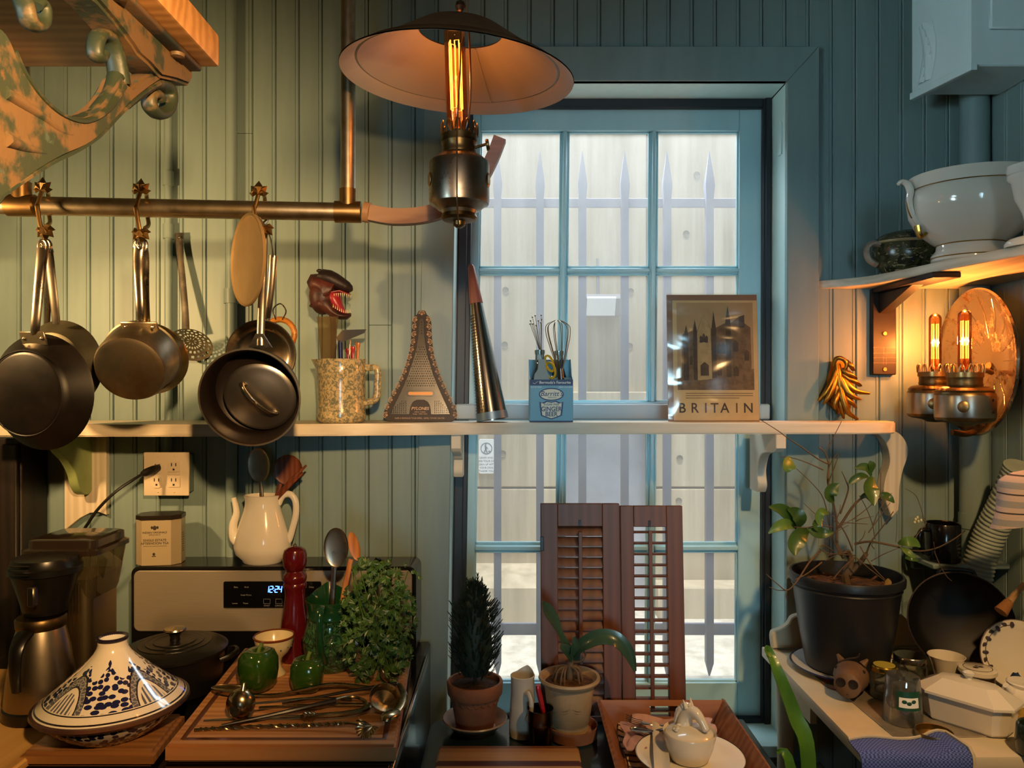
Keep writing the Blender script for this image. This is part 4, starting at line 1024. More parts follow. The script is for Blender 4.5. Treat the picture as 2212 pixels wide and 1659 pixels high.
for k in range(5):
    a = PI * k / 5; rx = S(27, db)
    loop = []
    for q in range(15):
        s_ = q / 14; z_ = math.sin(PI * s_); x_ = -math.cos(PI * s_)
        w_ = (abs(x_) ** .8) * (1 if x_ > 0 else -1)
        prof_w = S(28, db) * (x_ * (1 if abs(x_) < .75 else .75 + .1) if True else 0)
        hgt = [800, 770, 745, 725, 708, 699, 694, 692, 694, 699, 708, 725, 745, 770, 800][q]
        ww = [4, 14, 21, 26, 27, 21, 11, 0, -11, -21, -27, -26, -21, -14, -4][q]
        c = P(1204 + (hgt - 692) * .06, hgt, db + .034)
        loop.append(c + Vector((math.cos(a) * S(ww, db), math.sin(a) * S(ww, db), 0)))
    part(wk, 'wire_loop', G().tube(spline(loop, 3), .0011, 5), M_wire, True)
part(wk, 'handle', G().tube([P(1211, 796, db + .034), P(1213, 830, db + .034), P(1215, 900, db + .034)], [.0075, .0085, .0085], 12), metal('whisk_handle', '6e6258', .35), True)
bk = thing('ball_whisk', 'ball whisk of straight wires with bead tips in the ginger beer carton', 'whisk', P(1170, 900, db + .05))
random.seed(3)
for k, (px, py) in enumerate(((1146, 693), (1150, 685), (1156, 682), (1169, 681), (1170, 690), (1168, 697), (1151, 700), (1158, 703), (1163, 693), (1145, 700))):
    dd = db + .072 + random.uniform(-.015, .015)
    w1 = part(bk, 'wire', G().tube([P(1178, 800, db + .078), P(1170, 770, db + .078), P(px, py, dd)], .0007, 5), M_wire, True)
    part(w1, 'bead_tip', G().ball(P(px, py, dd), .0024, 8, 6), M_steeld, True)
part(bk, 'handle', G().tube([P(1176, 780, db + .078), P(1182, 895, db + .078)], .005, 8), M_steel, True)
sz = thing('scissors', 'yellow-handled scissors standing handles up in the ginger beer carton', 'scissors', P(1190, 900, db + .02))
M_yel = mat('yellow_plastic', 'd8a820', .35)
def oring(cx, cy, rx, ry, rl, dd, r):
    pts = []
    for k in range(21):
        a = 2 * PI * k / 20; x_, y_ = math.cos(a) * rx, math.sin(a) * ry
        pts.append(P(cx + x_ * math.cos(R(rl)) - y_ * math.sin(R(rl)), cy + x_ * math.sin(R(rl)) + y_ * math.cos(R(rl)), dd))
    return G().tube(pts, r, 8, cap=False)
part(sz, 'finger_loop', oring(1189, 800, 10, 17, -15, db + .014, .0032), M_yel, True)
part(sz, 'finger_loop', oring(1187, 785, 8, 18, -20, db + .026, .0030), M_yel, True)
part(sz, 'blades', G().tube([P(1192, 812, db + .018), P(1196, 900, db + .018)], .004, 6, flat=.4), M_steel, True)
# ---- travel print in a plastic sleeve
dp = 2.025
pc = P(1542, 904, dp); pc.z = ZS
pr_ = thing('travel_print', 'sepia travel print of an abbey in a shiny plastic sleeve', 'print', pc, rot=(R(-4), 0, 0))
e = S(1, dp)
X_ = lambda px: (px - 1542) * e
Z_ = lambda py: (904 - py) * e
M_board = mat('mount_board', '8a6850', .55); M_paper = mat('aged_paper', 'd2b684', .6, col2='c4a672', nscale=10); M_sep1 = mat('sepia_sky', 'b4946a', .6, col2='a0825a', nscale=6); M_sep2 = mat('sepia_dark', '3d2a1c', .6, col2='55402a', nscale=40)
M_sep3 = mat('sepia_mid', '7a5f40', .6, col2='5a442c', nscale=50); M_sep4 = mat('sepia_light', 'b49a6c', .6, col2='a08658', nscale=50)
part(pr_, 'mount_board', G().box(X_(1444), X_(1641), 0, .006, 0, Z_(627), .001), M_board)
part(pr_, 'paper', G().box(X_(1456), X_(1640), -.0006, -.0001, Z_(902), Z_(640)), M_paper)
part(pr_, 'picture_sky', G().box(X_(1465), X_(1631), -.0009, -.0006, Z_(836), Z_(645)), M_sep1)
def pic(nm, pts, m, y): part(pr_, nm, G().prism([(X_(a), Z_(b)) for a, b in pts], y, y + .0003), m, smooth=0)
pic('picture_ground', [(1465, 810), (1520, 800), (1631, 790), (1631, 836), (1465, 836)], M_sep3, -.0012)
pic('abbey_wall', [(1474, 815), (1476, 716), (1482, 712), (1485, 694), (1489, 711), (1500, 706), (1504, 682), (1508, 704), (1509, 708), (1523, 669), (1538, 700), (1541, 704), (1545, 664), (1550, 700), (1570, 690), (1576, 652), (1582, 690), (1600, 676), (1612, 672), (1612, 690), (1625, 700), (1626, 808), (1560, 815)], M_sep3, -.0013)
pic('abbey_gable', [(1509, 712), (1523, 669), (1538, 702), (1540, 812), (1509, 815)], M_sep4, -.0016)
for q in ([(1500, 815), (1500, 706), (1504, 682), (1508, 706), (1508, 815)], [(1540, 810), (1540, 704), (1545, 664), (1550, 702), (1550, 810)], [(1478, 815), (1479, 720), (1485, 694), (1489, 714), (1490, 815)], [(1571, 808), (1571, 690), (1576, 652), (1582, 690), (1582, 808)], [(1600, 700), (1600, 676), (1612, 672), (1612, 700)]):
    pic('abbey_buttress', q, M_sep2, -.0019)
for px, py, w_, h in ((1517, 725, 3, 16), (1523, 722, 3, 20), (1529, 725, 3, 16), (1524, 790, 9, 30), (1556, 745, 5, 24), (1565, 745, 5, 24), (1592, 740, 6, 26), (1556, 795, 5, 20), (1592, 795, 6, 22), (1616, 760, 5, 24), (1495, 770, 3, 22)):
    pic('abbey_window', [(px - w_, py + h / 2), (px - w_, py - h / 4), (px, py - h / 2), (px + w_, py - h / 4), (px + w_, py + h / 2)], M_sep2, -.0021)
g = G()
for k in range(3): g.box(X_(1482), X_(1628 - 30 * (k == 2)), -.0008, -.0006, Z_(844 + 5 * k), Z_(842.6 + 5 * k))
part(pr_, 'caption_lines', g, M_sep3)
ltc = ['3a2a20', '4a2c22', '5a2e26', '3a2a20', '3a2a20', '6a4a2a', '3a2a20']
Mp = RM[pr_]
for k, ch in enumerate('BRITAIN'):
    lettering(pr_, ch, mat('letter_%d' % k, ltc[k], .6), 30 * e, Mp @ Matrix.Translation((X_([1474, 1501, 1525, 1544, 1566, 1592, 1617][k]), -.0009, Z_(876))) @ Matrix.Rotation(R(90), 4, 'X'), bold=.0004, name='title_letter', sx=.95)
n = N('plastic_sleeve'); t_ = n.t; t_.nodes.remove(n.b)
trn = n.n('ShaderNodeBsdfTransparent'); trn.inputs[0].default_value = (.96, .94, .88, 1); gls = n.n('ShaderNodeBsdfGlossy'); gls.inputs['Roughness'].default_value = .16
vv = n.coord(scale=(1, 1, 2.2), rot=(0, R(25), 0)); nz = n.noise(vv, 6, 2, .4, .8); bmp = n.n('ShaderNodeBump'); bmp.inputs['Strength'].default_value = .5; bmp.inputs['Distance'].default_value = .012
n.l(nz, bmp.inputs['Height']); n.l(bmp.outputs[0], gls.inputs['Normal'])
mx = n.n('ShaderNodeMixShader'); mx.inputs[0].default_value = .085; n.l(trn.outputs[0], mx.inputs[1]); n.l(gls.outputs[0], mx.inputs[2]); n.l(mx.outputs[0], n.out.inputs[0])
random.seed(9)
def slv(u_, v_):
    ed = min(u_, 1 - u_, v_, 1 - v_)
    b = .004 + .006 * min(1, ed * 8) * (.5 + .5 * math.sin(u_ * 7 + v_ * 9) * math.sin(v_ * 13 - u_ * 4))
    return (X_(1443) + u_ * (X_(1644) - X_(1443)), -b, v_ * Z_(624))
part(pr_, 'plastic_sleeve', G().grid(24, 30, slv), n.m)
# ---- gilt leaf ornament on the wall
M_gilt = metal('gilt', 'b08236', .36, col2='86601f', nscale=24)
dgl = 2.075
lo_ = thing('gilt_leaf', 'gilded acanthus leaf ornament on the wall beside the window', 'ornament', P(1830, 905, dgl))
def lobe(pts, w0, w1, dd=0, n_=4):
    q = spline([tuple(P(a, b, dgl - .012 - dd - .010 * math.sin(PI * i / max(1, len(pts) - 1)))) for i, (a, b) in enumerate(pts)], n_)
    m_ = len(q); rr_ = [(S((w0 * (1 - i / (m_ - 1)) + w1 * i / (m_ - 1)) * (.55 + .65 * math.sin(PI * min(1, .25 + .75 * i / (m_ - 1)))), dgl), S(5, dgl)) for i in range(m_)]
    return G().tube(q, rr_, 8, up=(1, 0, 0))
lobes = [([(1808, 786), (1812, 815), (1815, 850), (1806, 880)], 11, 9), ([(1806, 800), (1795, 830), (1782, 850), (1768, 866)], 9, 7), ([(1805, 812), (1798, 840), (1786, 862), (1778, 872)], 9, 5), ([(1812, 815), (1806, 845), (1797, 868)], 9, 5),
         ([(1815, 812), (1832, 832), (1850, 845), (1877, 850)], 9, 7), ([(1815, 815), (1830, 845), (1845, 858), (1858, 862)], 9, 6), ([(1818, 806), (1834, 818), (1850, 826), (1858, 834)], 8, 5), ([(1818, 798), (1832, 806), (1842, 812), (1848, 818)], 8, 5),
         ([(1815, 830), (1822, 862), (1832, 890), (1852, 905)], 10, 7), ([(1815, 840), (1815, 865), (1818, 885), (1822, 903)], 9, 6), ([(1818, 840), (1828, 860), (1842, 872), (1848, 880)], 9, 5), ([(1812, 845), (1806, 862), (1803, 876), (1806, 886)], 8, 4),
         ([(1800, 790), (1806, 775), (1818, 774), (1828, 784), (1826, 798), (1816, 800), (1814, 790)], 6, 4), ([(1826, 780), (1838, 790), (1843, 800)], 8, 5)]
for k, (pts, a, b) in enumerate(lobes): part(lo_, 'leaf_lobe', lobe(pts, a * .72, b * .72, .004 * (k % 3)), M_gilt, True, smooth=60)
part(lo_, 'backing', G().prism([(X, Z) for X, Z in [((a - CX) / F * dgl, ZC - (b - HZ) / F * dgl) for a, b in ((1800, 780), (1830, 780), (1850, 840), (1840, 890), (1815, 895), (1785, 860))]], -.014, -.0005), M_gilt, True)
# ================================================================== upper right: shelf, dishes, duct, wall lamp
edge = [(.848, -.001), (.90, 2.055 - D), (.952, 1.986 - D), (.995, 1.807 - D), (1.025, 1.677 - D), (1.051, 1.559 - D), (1.075, 1.40 - D), (1.12, 1.25 - D), (XR - .001, 1.15 - D)]
ZU0, ZU = 1.82, 1.8425
us = thing('corner_shelf', 'pale corner shelf with curved front edge high on the right wall', 'shelf', (1.05, -.2, ZU0))
part(us, 'shelf_board', G().prism(spline(edge, 4) + [(XR - .001, -.001)], ZU0, ZU, .002, plane='XY'), wood('corner_shelf_wood', 'cbbfa8', 'ded4c0', 1, 5, .5), True)
M_bkt = mat('black_bracket', '201a18', .4, .2, col2='2e211c', nscale=10)
x0, x1 = (1881 - CX) / F * 2.09, (1933 - CX) / F * 2.09
zb_ = lambda py: ZC - (py - HZ) / F * 2.085
bk2 = part(us, 'wall_bracket', G().box(x0, x1, -.020, -.001, zb_(810), ZU0 - .001, .003), M_bkt, True)
part(bk2, 'bracket_arm', G().box(x0, x1, -.32, -.02, ZU0 - .014, ZU0 - .0005, .002), M_bkt, True)
part(bk2, 'gusset', G().prism([(-.02, ZU0 - .014), (-.19, ZU0 - .014), (-.02, ZU0 - .07)], (x0 + x1) / 2 - .016, (x0 + x1) / 2 + .016, .002, plane='YZ'), M_bkt, True)
for py in (721, 798): part(bk2, 'bolt_cap', G().lathe([(.0005, .003), (.005, .003), (.0065, 0)], 14).rot('X', 90).mv((x0 + x1) / 2, -.0205, zb_(py)), metal('bronze_cap', 'c48a54', .4), True)
M_inlay = mat('inlay', '9a7c5c', .5)
for py in (751, 763, 773, 784): part(bk2, 'inlay_line', G().box(x0 + .002, x1 - .002, -.0206, -.02, zb_(py) - .0004, zb_(py) + .0004), M_inlay, True)
for py in (757, 779):
    g = G()
    for a, b, c, d_ in ((-.0045, -.0037, -.011, .011), (.0037, .0045, -.011, .011)): g.box((x0 + x1) / 2 + a, (x0 + x1) / 2 + b, -.0207, -.02, zb_(py) + c, zb_(py) + d_)
    part(bk2, 'inlay_loop', g, M_inlay, True)
M_cer = mat('white_glaze', 'dcd6c8', .12, coat=.6); M_cerw = mat('bright_white_glaze', 'e4e0d6', .15, coat=.5)
M_gold = metal('gold_trim', 'b08c44', .28)
tu = thing('tureen', 'large white china tureen with gilt lines on the corner shelf', 'tureen', (1.085, 1.795 - D, ZU))
tp_ = [(.0005, .006), (.075, .006), (.082, .0), (.086, .004), (.086, .018), (.076, .030), (.074, .042), (.085, .050), (.115, .075), (.134, .11), (.140, .145), (.136, .165), (.131, .172), (.1335, .176), (.132, .198), (.1355, .2035), (.131, .2045), (.126, .176), (.132, .145), (.11, .08), (.07, .05), (.0005, .045)]
part(tu, 'bowl', G().lathe(tp_, 64).sc(1, .92, 1), M_cer)
for r_, z_ in ((.1325, .1735), (.0865, .0115), (.0752, .0415)): part(tu, 'gilt_line', G().lathe([(r_, z_ - .0012), (r_ + .0008, z_), (r_, z_ + .0012)], 64).sc(1, .92, 1), M_gold)
hs = spline([(-.118, 0, .085), (-.137, 0, .112), (-.1455, 0, .145), (-.143, 0, .168), (-.150, 0, .186), (-.163, 0, .192), (-.172, 0, .186)], 5)
th = part(tu, 'scroll_handle', G().tube(hs, [.004 + .004 * math.sin(PI * i / 30) for i in range(31)], 10, flat=1.4), M_cer)
part(th, 'handle_gilding', G().tube([(p[0] - .0055, p[1], p[2]) for p in hs[4:20]], .0026, 6), M_gold)
part(th, 'handle_leaf', G().tube(spline([(-.108, 0, .07), (-.117, 0, .062), (-.124, 0, .070), (-.128, 0, .088)], 4), .005, 8, flat=2), M_gold)
n = N('painted_earthenware')
v = n.coord(); f1 = n.noise(v, 26, 4, .6, 1.5); f2 = n.noise(n.coord(scale=(1, 1, 2)), 38, 3, .5, 2)
c = n.mix(n.ramp(f1, [(.46, BW0), (.5, BW1)]), lin('2c2a1e'), lin('4a4a30'))
c = n.mix(n.ramp(f2, [(.58, BW0), (.61, BW1)]), c, lin('a08c6a')); c = n.mix(n.ramp(f1, [(.33, BW1), (.36, BW0)]), c, lin('232a4a'))
n.set(Base_Color=c, Roughness=.22); M_earth = n.m
cs = thing('painted_casserole', 'dark painted earthenware casserole with lid behind the white tureen', 'casserole', (1.045, 1.995 - D, ZU))
part(cs, 'pot', G().lathe([(.0005, 0), (.062, 0), (.070, .006), (.090, .03), (.096, .06), (.092, .082), (.088, .082), (.088, .06), (.0005, .02)], 48).sc(1, .72, 1), M_earth)
part(cs, 'rim_band', G().lathe([(.092, .080), (.0955, .082), (.0965, .086), (.090, .088)], 48).sc(1, .72, 1), mat('cream_band', 'b09a70', .3))
part(cs, 'lid', G().lathe([(.0935, .088), (.088, .094), (.065, .108), (.03, .117), (.0005, .119)], 48).sc(1, .72, 1), M_earth)
part(cs, 'lug_handle', G().tube(spline([(-.088, -.012, .078), (-.105, -.014, .080), (-.118, -.012, .066), (-.112, -.01, .04), (-.092, -.01, .026)], 4), .0085, 10, flat=1.5), mat('lug_clay', 'a08e7e', .35, col2='6e5a4a', nscale=30))
wp = thing('white_goblet', 'ribbed white pottery goblet at the picture edge on the corner shelf', 'goblet', (1.086, 1.588 - D, ZU))
part(wp, 'bowl', G().lathe([(.014, .02), (.012, .05), (.016, .07), (.030, .10), (.036, .135), (.043, .142), (.044, .150), (.042, .153), (.045, .158), (.044, .170), (.0405, .172), (.037, .16), (.033, .13), (.012, .075), (.0005, .072)], 40), M_cerw)
part(wp, 'foot', G().lathe([(.0005, 0), (.048, 0), (.049, .006), (.046, .012), (.040, .017), (.016, .024), (.0005, .024)], 40), M_cerw)
# ---- boxed-in duct
M_duct = paint('duct_paint', 'd6e6e6', rough=.5, var=.05)
du = thing('duct_box', 'pale painted boxed-in duct hanging in the upper right corner', 'duct', (1.15, -.2, 2.30))
zd = 2.318
part(du, 'box_body', G().prism([(1.054, 2.0 - D), (1.10, 1.818 - D), (XR - .001, 1.818 - D), (XR - .001, 2.0 - D)], zd, ZT - .001, .003, plane='XY'), M_duct, True)
part(du, 'bottom_lip', G().prism([(1.050, 2.004 - D), (1.062, 2.006 - D), (1.110, 1.812 - D), (1.096, 1.812 - D)], zd - .012, zd + .006, .001, plane='XY'), M_duct, True)
part(du, 'front_panel', G().box(1.14, XR - .002, 1.806 - D, 1.818 - D, zd + .085, ZT - .002, .003), M_duct, True)
random.seed(5)
def crum(u_, v_):
    s_ = .25 + .5 * v_; x_ = 1.054 + .046 * s_; y_ = 2.0 - D - .182 * s_
    w_ = (u_ - .5) * .045 * (1 - .5 * v_ * 0)
    nx, ny = -.97, -.245
    h = .001 + (.010 * math.sin(PI * u_) * abs(math.sin(v_ * 5 + u_ * 6)) if 0 < u_ < 1 else 0)
    tx_, ty_ = .245, -.97
    return (1.0645 + tx_ * (w_ + .015 * math.sin(v_ * 3)) + nx * h, 1.958 - D + ty_ * (w_ + .015 * math.sin(v_ * 3)) + ny * h, 2.335 + v_ * .15)
part(du, 'peeling_tape', G().grid(8, 12, crum), MATS['duct_paint'], True)
# ---- wall lamp with mirrored reflector
sco = thing('wall_lamp', 'twin oil-burner wall lamp with two glowing bulbs and round mirrored reflector', 'wall lamp', (XR, 1.93 - D, 1.40))
n = N('old_mirror')
f1 = n.noise(n.coord(), 22, 6, .7); k = n.ramp(f1, [(.52, BW0), (.66, BW1)])
n.set(Base_Color=n.mix(k, lin('a89880'), lin('5a4228')), Metallic=.92, Roughness=n.math('ADD', n.math('MULTIPLY', k, .4), .12)); n.bump(f1, .15, .002)
M_mir = n.m
MR = Matrix.Translation((1.172, 1.925 - D, ZC + (835 - 782) / F * 1.93)) @ Matrix.Rotation(R(-3.0), 4, 'Z') @ Matrix.Rotation(R(-90), 4, 'Y')
rf = part(sco, 'reflector', G().lathe([(.0005, -.040), (.06, -.037), (.12, -.026), (.165, -.008), (.178, 0), (.183, .004), (.187, 0), (.183, -.005), (.165, -.013), (.12, -.031), (.06, -.042), (.0005, -.045)], 72).xf(MR), M_mir, True, smooth=60)
for k in range(16):
    a = 2 * PI * k / 16
    part(rf, 'radial_crease', G().tube([MR @ Vector((r_ * math.cos(a), r_ * math.sin(a), z_ + .001)) for r_, z_ in ((.06, -.037), (.12, -.026), (.165, -.008))], .0005, 4), M_mir, True)
part(sco, 'mount_stem', G().tube([(XR, 1.93 - D, 1.56), (1.205, 1.925 - D, 1.60)], .014, 12), M_brassd, True)
part(sco, 'support_arm', G().tube(spline([(1.20, 1.90 - D, 1.585), (1.165, 1.87 - D, 1.590), (1.135, 1.86 - D, 1.580), (1.128, 1.86 - D, 1.55), (1.13, 1.865 - D, 1.50)], 5), .0065, 10), M_brass, True)
part(sco, 'support_arm', G().tube(spline([(1.205, 1.95 - D, 1.44), (1.15, 1.92 - D, 1.43), (1.11, 1.915 - D, 1.435)], 5), .008, 10), M_brassd, True)
M_band = metal('nickel_band', 'b4aca0', .3, col2='8f867a', nscale=8)
def burner(x, d, zb):
    c = Vector((x, d - D, zb))
    f = part(sco, 'oil_font', G().lathe([(.0005, -.008), (.02, -.006), (.030, .0), (.055, .004), (.0635, .008), (.066, .014), (.066, .072), (.063, .076), (.064, .080), (.058, .086), (.046, .090), (.0005, .092)], 48).mv(c), M_brassd, True)
    part(f, 'font_band', G().lathe([(.0662, .015), (.0668, .018), (.0668, .066), (.0662, .069)], 48, sweep=310).rot('Z', 160).mv(c), M_band, True)
    bd = G().lathe([(.0005, .0015), (.010, .0015), (.0125, 0)], 20).sc(1, 1.1, 1).xf(Matrix.Translation(c + Vector((0, 0, .042))) @ Matrix.Rotation(R(-33), 4, 'Z') @ Matrix.Translation((0, -.0668, 0)) @ Matrix.Rotation(R(90), 4, 'X'))
    part(f, 'maker_badge', bd, M_brass, True)
    for z_ in (.03, .058):
        part(f, 'band_rivet', G().ball((0, 0, 0), (.0045, .002, .004), 10, 6).xf(Matrix.Translation(c + Vector((0, 0, z_))) @ Matrix.Rotation(R(28), 4, 'Z') @ Matrix.Translation((0, -.0668, 0))), M_iron2, True)
    part(f, 'burner_collar', G().lathe([(.0005, .09), (.038, .09), (.0395, .094), (.038, .100), (.0385, .112), (.040, .115), (.0005, .117)], 40).mv(c), M_brassd, True)
    part(f, 'burner_gallery', gallery(.041, .118, .026, 14, c), M_brass, True)
    p = bulb(sco, c + Vector((0, 0, .128)), .150, .0152)
    blight('wall_lamp_bulb_light', p, 6.5, .012)
zf_ = ZC - (915 - HZ) / F * 1.84
burner(1.100, 1.845, zf_); burner(1.108, 1.988, zf_ + .004)
# ---- outlet on the wall
M_oc = mat('outlet_ivory', 'd8c8ae', .35); M_slot = mat('slot_dark', '1c1814', .6)
ot = thing('wall_outlet', 'ivory four-gang wall outlet with a black plug in it', 'outlet', P(359, 1072, 2.07))
oc = P(359, 1024, 2.05); oe = S(1, 2.05)
part(ot, 'outlet_box', G().box(oc.x - 44 * oe, oc.x + 44 * oe, oc.y + .006, -.0005, oc.z - 42 * oe, oc.z + 42 * oe, .002), mat('outlet_box_paint', '6e8078', .5), True)
pt_ = part(ot, 'cover_plate', G().box(oc.x - 49 * oe, oc.x + 49 * oe, oc.y, oc.y + .007, oc.z - 47 * oe, oc.z + 47 * oe, .003, 2), M_oc, True)
def socket(px, py, round_):
    c = P(px, py, 2.05)
    g = G().prism(rsec(26 * oe, (26 if round_ else 22) * oe, (11 if round_ else 2) * oe), -.0025, .001).mv(c)
    s_ = part(pt_, 'socket_face', g, M_oc, True)
    g = G()
    for sx in (-4.6, 4.6): g.box(c.x + (sx - 1) * oe, c.x + (sx + 1) * oe, c.y - .0028, c.y, c.z + 1.5 * oe, c.z + 9 * oe)
    g.lathe([(.0004, 0), (2 * oe, 0)], 10).v[-20:]
    part(s_, 'socket_slots', G().merge(g), M_slot, True) if False else None
    g2 = G()
    for sx in (-4.6, 4.6): g2.box(c.x + (sx - 1) * oe, c.x + (sx + 1) * oe, c.y - .0029, c.y - .001, c.z + 1 * oe, c.z + 8 * oe)
    g2.box(c.x - 2 * oe, c.x + 2 * oe, c.y - .0029, c.y - .001, c.z - 8 * oe, c.z - 4 * oe)
    part(s_, 'socket_slots', g2, M_slot, True)
socket(341, 1010, True); socket(339, 1041, True); socket(376, 1008, False); socket(376, 1041, False)
part(pt_, 'reset_button', G().box(oc.x + 4 * oe, oc.x + 30 * oe, oc.y - .002, oc.y, oc.z - 2 * oe, oc.z + 4 * oe, .001), M_oc, True)
for px, py in ((376, 986), (376, 1063), (341, 986), (341, 1063)): part(pt_, 'plate_screw', G().ball(P(px, py, 2.0495), .002, 8, 6), M_oc, True)
M_cab = mat('black_cable', '14110f', .45)
pg_ = thing('power_cable', 'black plug and cable curving from the outlet down to the grinder', 'cable', P(185, 1155, 1.9))
part(pg_, 'plug', G().tube([P(343, 1010, 2.042), P(330, 1015, 2.02), P(314, 1021, 2.0), P(306, 1024, 1.99)], [.009, .0115, .0105, .006], 12, flat=.8), M_cab, True)
part(pg_, 'cable', G().tube(spline([P(308, 1024, 1.99), P(285, 1038, 1.965), P(250, 1062, 1.94), P(215, 1096, 1.93), P(192, 1128, 1.93), P(178, 1158, 1.95), P(172, 1240, 2.0), P(168, 1330, 2.03)], 5), .0040, 8), M_cab, True)
# dark cabinet at the far left
cbn = thing('dark_cabinet', 'tall dark cabinet at the far left edge below the shelf', 'cabinet', (-1.43, -.1, -.10))
M_dkw = wood('dark_wood', '1c1511', '2a1f18', 2, 5, .5)
part(cbn, 'body', G().box(XL + .001, (44 - CX) / F * 1.98, -.115, -.002, -.10, 1.415, .003), M_dkw, True)
part(cbn, 'door', G().box(XL + .01, (40 - CX) / F * 1.98, -.128, -.115, .05, 1.40, .003), M_dkw, True)
# ================================================================== stove and the things on it
def PZ(px, py, z):
    d = (ZC - z) * F / (py - HZ); return Vector(((px - CX) / F * d, d - D, z))
ZK = .86                      # cooktop
ZBd = .895                    # top of the cutting board
n = N('brushed_stainless')
f1 = n.noise(n.coord(scale=(1, 30, 60)), 12, 3, .6)
n.set(Base_Color=n.mix(f1, lin('a89e8c'), lin('c4baa8')), Metallic=.6, Roughness=.36); n.bump(f1, .35, .0006)
M_inox = n.m
M_enb = mat('black_enamel', '0e0d0d', .25, coat=.4)
M_chrome = metal('chrome_edge', 'b8b8b8', .15)
bgx0, bgx1 = (280 - CX) / F * 1.95, (898 - CX) / F * 1.95
zt0, zt1 = ZC - (1366 - HZ) / F * 1.95, ZC - (1228 - HZ) / F * 1.95
sv = thing('stove', 'stainless electric stove with black clock panel', 'stove', ((bgx0 - .222) / 2, -.4, -.10))
part(sv, 'body', G().box(bgx0, -.222, 1.30 - D, 2.07 - D, -.10, ZK - .004, .006), M_enb, True)
part(sv, 'cooktop', G().box(bgx0, -.222, 1.28 - D, 1.945 - D, ZK - .003, ZK + .002, .002), mat('cooktop_glass', '0b0b0c', .12), True)
part(sv, 'cooktop_trim', G().box(-.2215, -.214, 1.28 - D, 1.95 - D, ZK - .02, ZK + .002, .002), M_chrome, True)
bo = rsec(bgx1 - bgx0, zt1 - ZK + .006, .02, 5)
cxg, czg = (bgx0 + bgx1) / 2, (zt1 + ZK) / 2
bgp = part(sv, 'backguard', G().prism([(a + cxg, b + czg) for a, b in bo], 1.955 - D, 2.075 - D, .004), M_enb, True)
bi = rsec(bgx1 - bgx0 - .02, zt1 - zt0 - .008, .016, 5)
part(bgp, 'steel_panel', G().prism([(a + cxg, b + (zt0 + zt1) / 2 - .002) for a, b in bi], 1.950 - D, 1.957 - D, .002), M_inox, True)
def sx_(px): return (px - CX) / F * 1.948
def sz_(py): return ZC - (py - HZ) / F * 1.948
pn = part(bgp, 'clock_panel', G().prism([(a + (sx_(483) + sx_(694)) / 2, b + (sz_(1256) + sz_(1312)) / 2) for a, b in rsec(sx_(694) - sx_(483), sz_(1256) - sz_(1312), .004, 3)], 1.9465 - D, 1.951 - D, .0008), mat('panel_black', '090909', .2), True)
part(pn, 'panel_rim', G().tube([(sx_(484), 1.9462 - D, sz_(1257)), (sx_(484), 1.9462 - D, sz_(1312)), (sx_(693), 1.9462 - D, sz_(1312))], .0012, 6), M_chrome, True)
# seven-segment clock 12:24
SEG = {'1': 'bc', '2': 'abged', '4': 'fgbc'}
g = G(); ch = sz_(1266) - sz_(1279); cw = .0068
def segs(chs, x, z):
    for s_ in SEG[chs]:
        t_ = .0009
        q = {'a': (0, cw, ch, ch), 'g': (0, cw, ch / 2, ch / 2), 'd': (0, cw, 0, 0), 'f': (0, 0, ch / 2, ch), 'b': (cw, cw, ch / 2, ch), 'e': (0, 0, 0, ch / 2), 'c': (cw, cw, 0, ch / 2)}[s_]
        sh_ = lambda zz: zz * .12
        g.tube([(x + q[0] + sh_(q[2]), 1.9462 - D, z + q[2]), (x + q[1] + sh_(q[3]), 1.9462 - D, z + q[3])], t_, 5)
x_ = sx_(577)
for c_, dx in (('1', -.0036), ('2', .0081), ('2', .023), ('4', .0339)): segs(c_, x_ + dx * .88, sz_(1279))
g.ball((x_ + .0175, 1.9462 - D, sz_(1275)), .001, 6, 4).ball((x_ + .0179, 1.9462 - D, sz_(1270)), .001, 6, 4)
part(pn, 'clock_digits', g, glow('clock_blue', (.05, .16, 1.0), 12), True)
M_pl = mat('panel_print', '8a8a88', .5)
tf = lambda px, py: facing((sx_(px), 1.9463 - D, sz_(py)))
for s_, px, py in (('Bake', 510, 1268), ('Broil', 533, 1268), ('Keep Warm', 532, 1285), ('Lower', 508, 1303), ('Timer', 531, 1303), ('START', 577, 1308), ('CANCEL', 603, 1308), ('Cook Time', 652, 1268), ('Delay', 673, 1268)):
    lettering(pn, s_, M_pl, .0055, tf(px, py))
for px in (577, 603):
    g = G()
    for a, b, c_, d_ in ((-7, 7, 4.6, 5.2), (-7, 7, -5.2, -4.6), (-7.3, -6.7, -5, 5), (6.7, 7.3, -5, 5)): g.box(sx_(px + a), sx_(px + b), 1.946 - D, 1.9463 - D, sz_(1298.5 - c_), sz_(1298.5 - d_))
    part(pn, 'key_outline', g, M_pl, True)
# left counter with pine top
lc = thing('side_counter', 'yellow pine counter to the left of the stove', 'counter', (-1.24, -.5, -.10))
part(lc, 'cabinet', G().box(XL + .002, bgx0 - .004, 1.32 - D, 1.93 - D, -.10, ZK + .002, .003), M_dkw, True)
part(lc, 'counter_top', G().box(XL + .002, -.872, 1.16 - D, 1.80 - D, ZK + .0025, ZK + .022, .004), wood('yellow_pine', 'b4884a', 'd2a460', 1, 4, .45), True)
ZCt = ZK + .0225
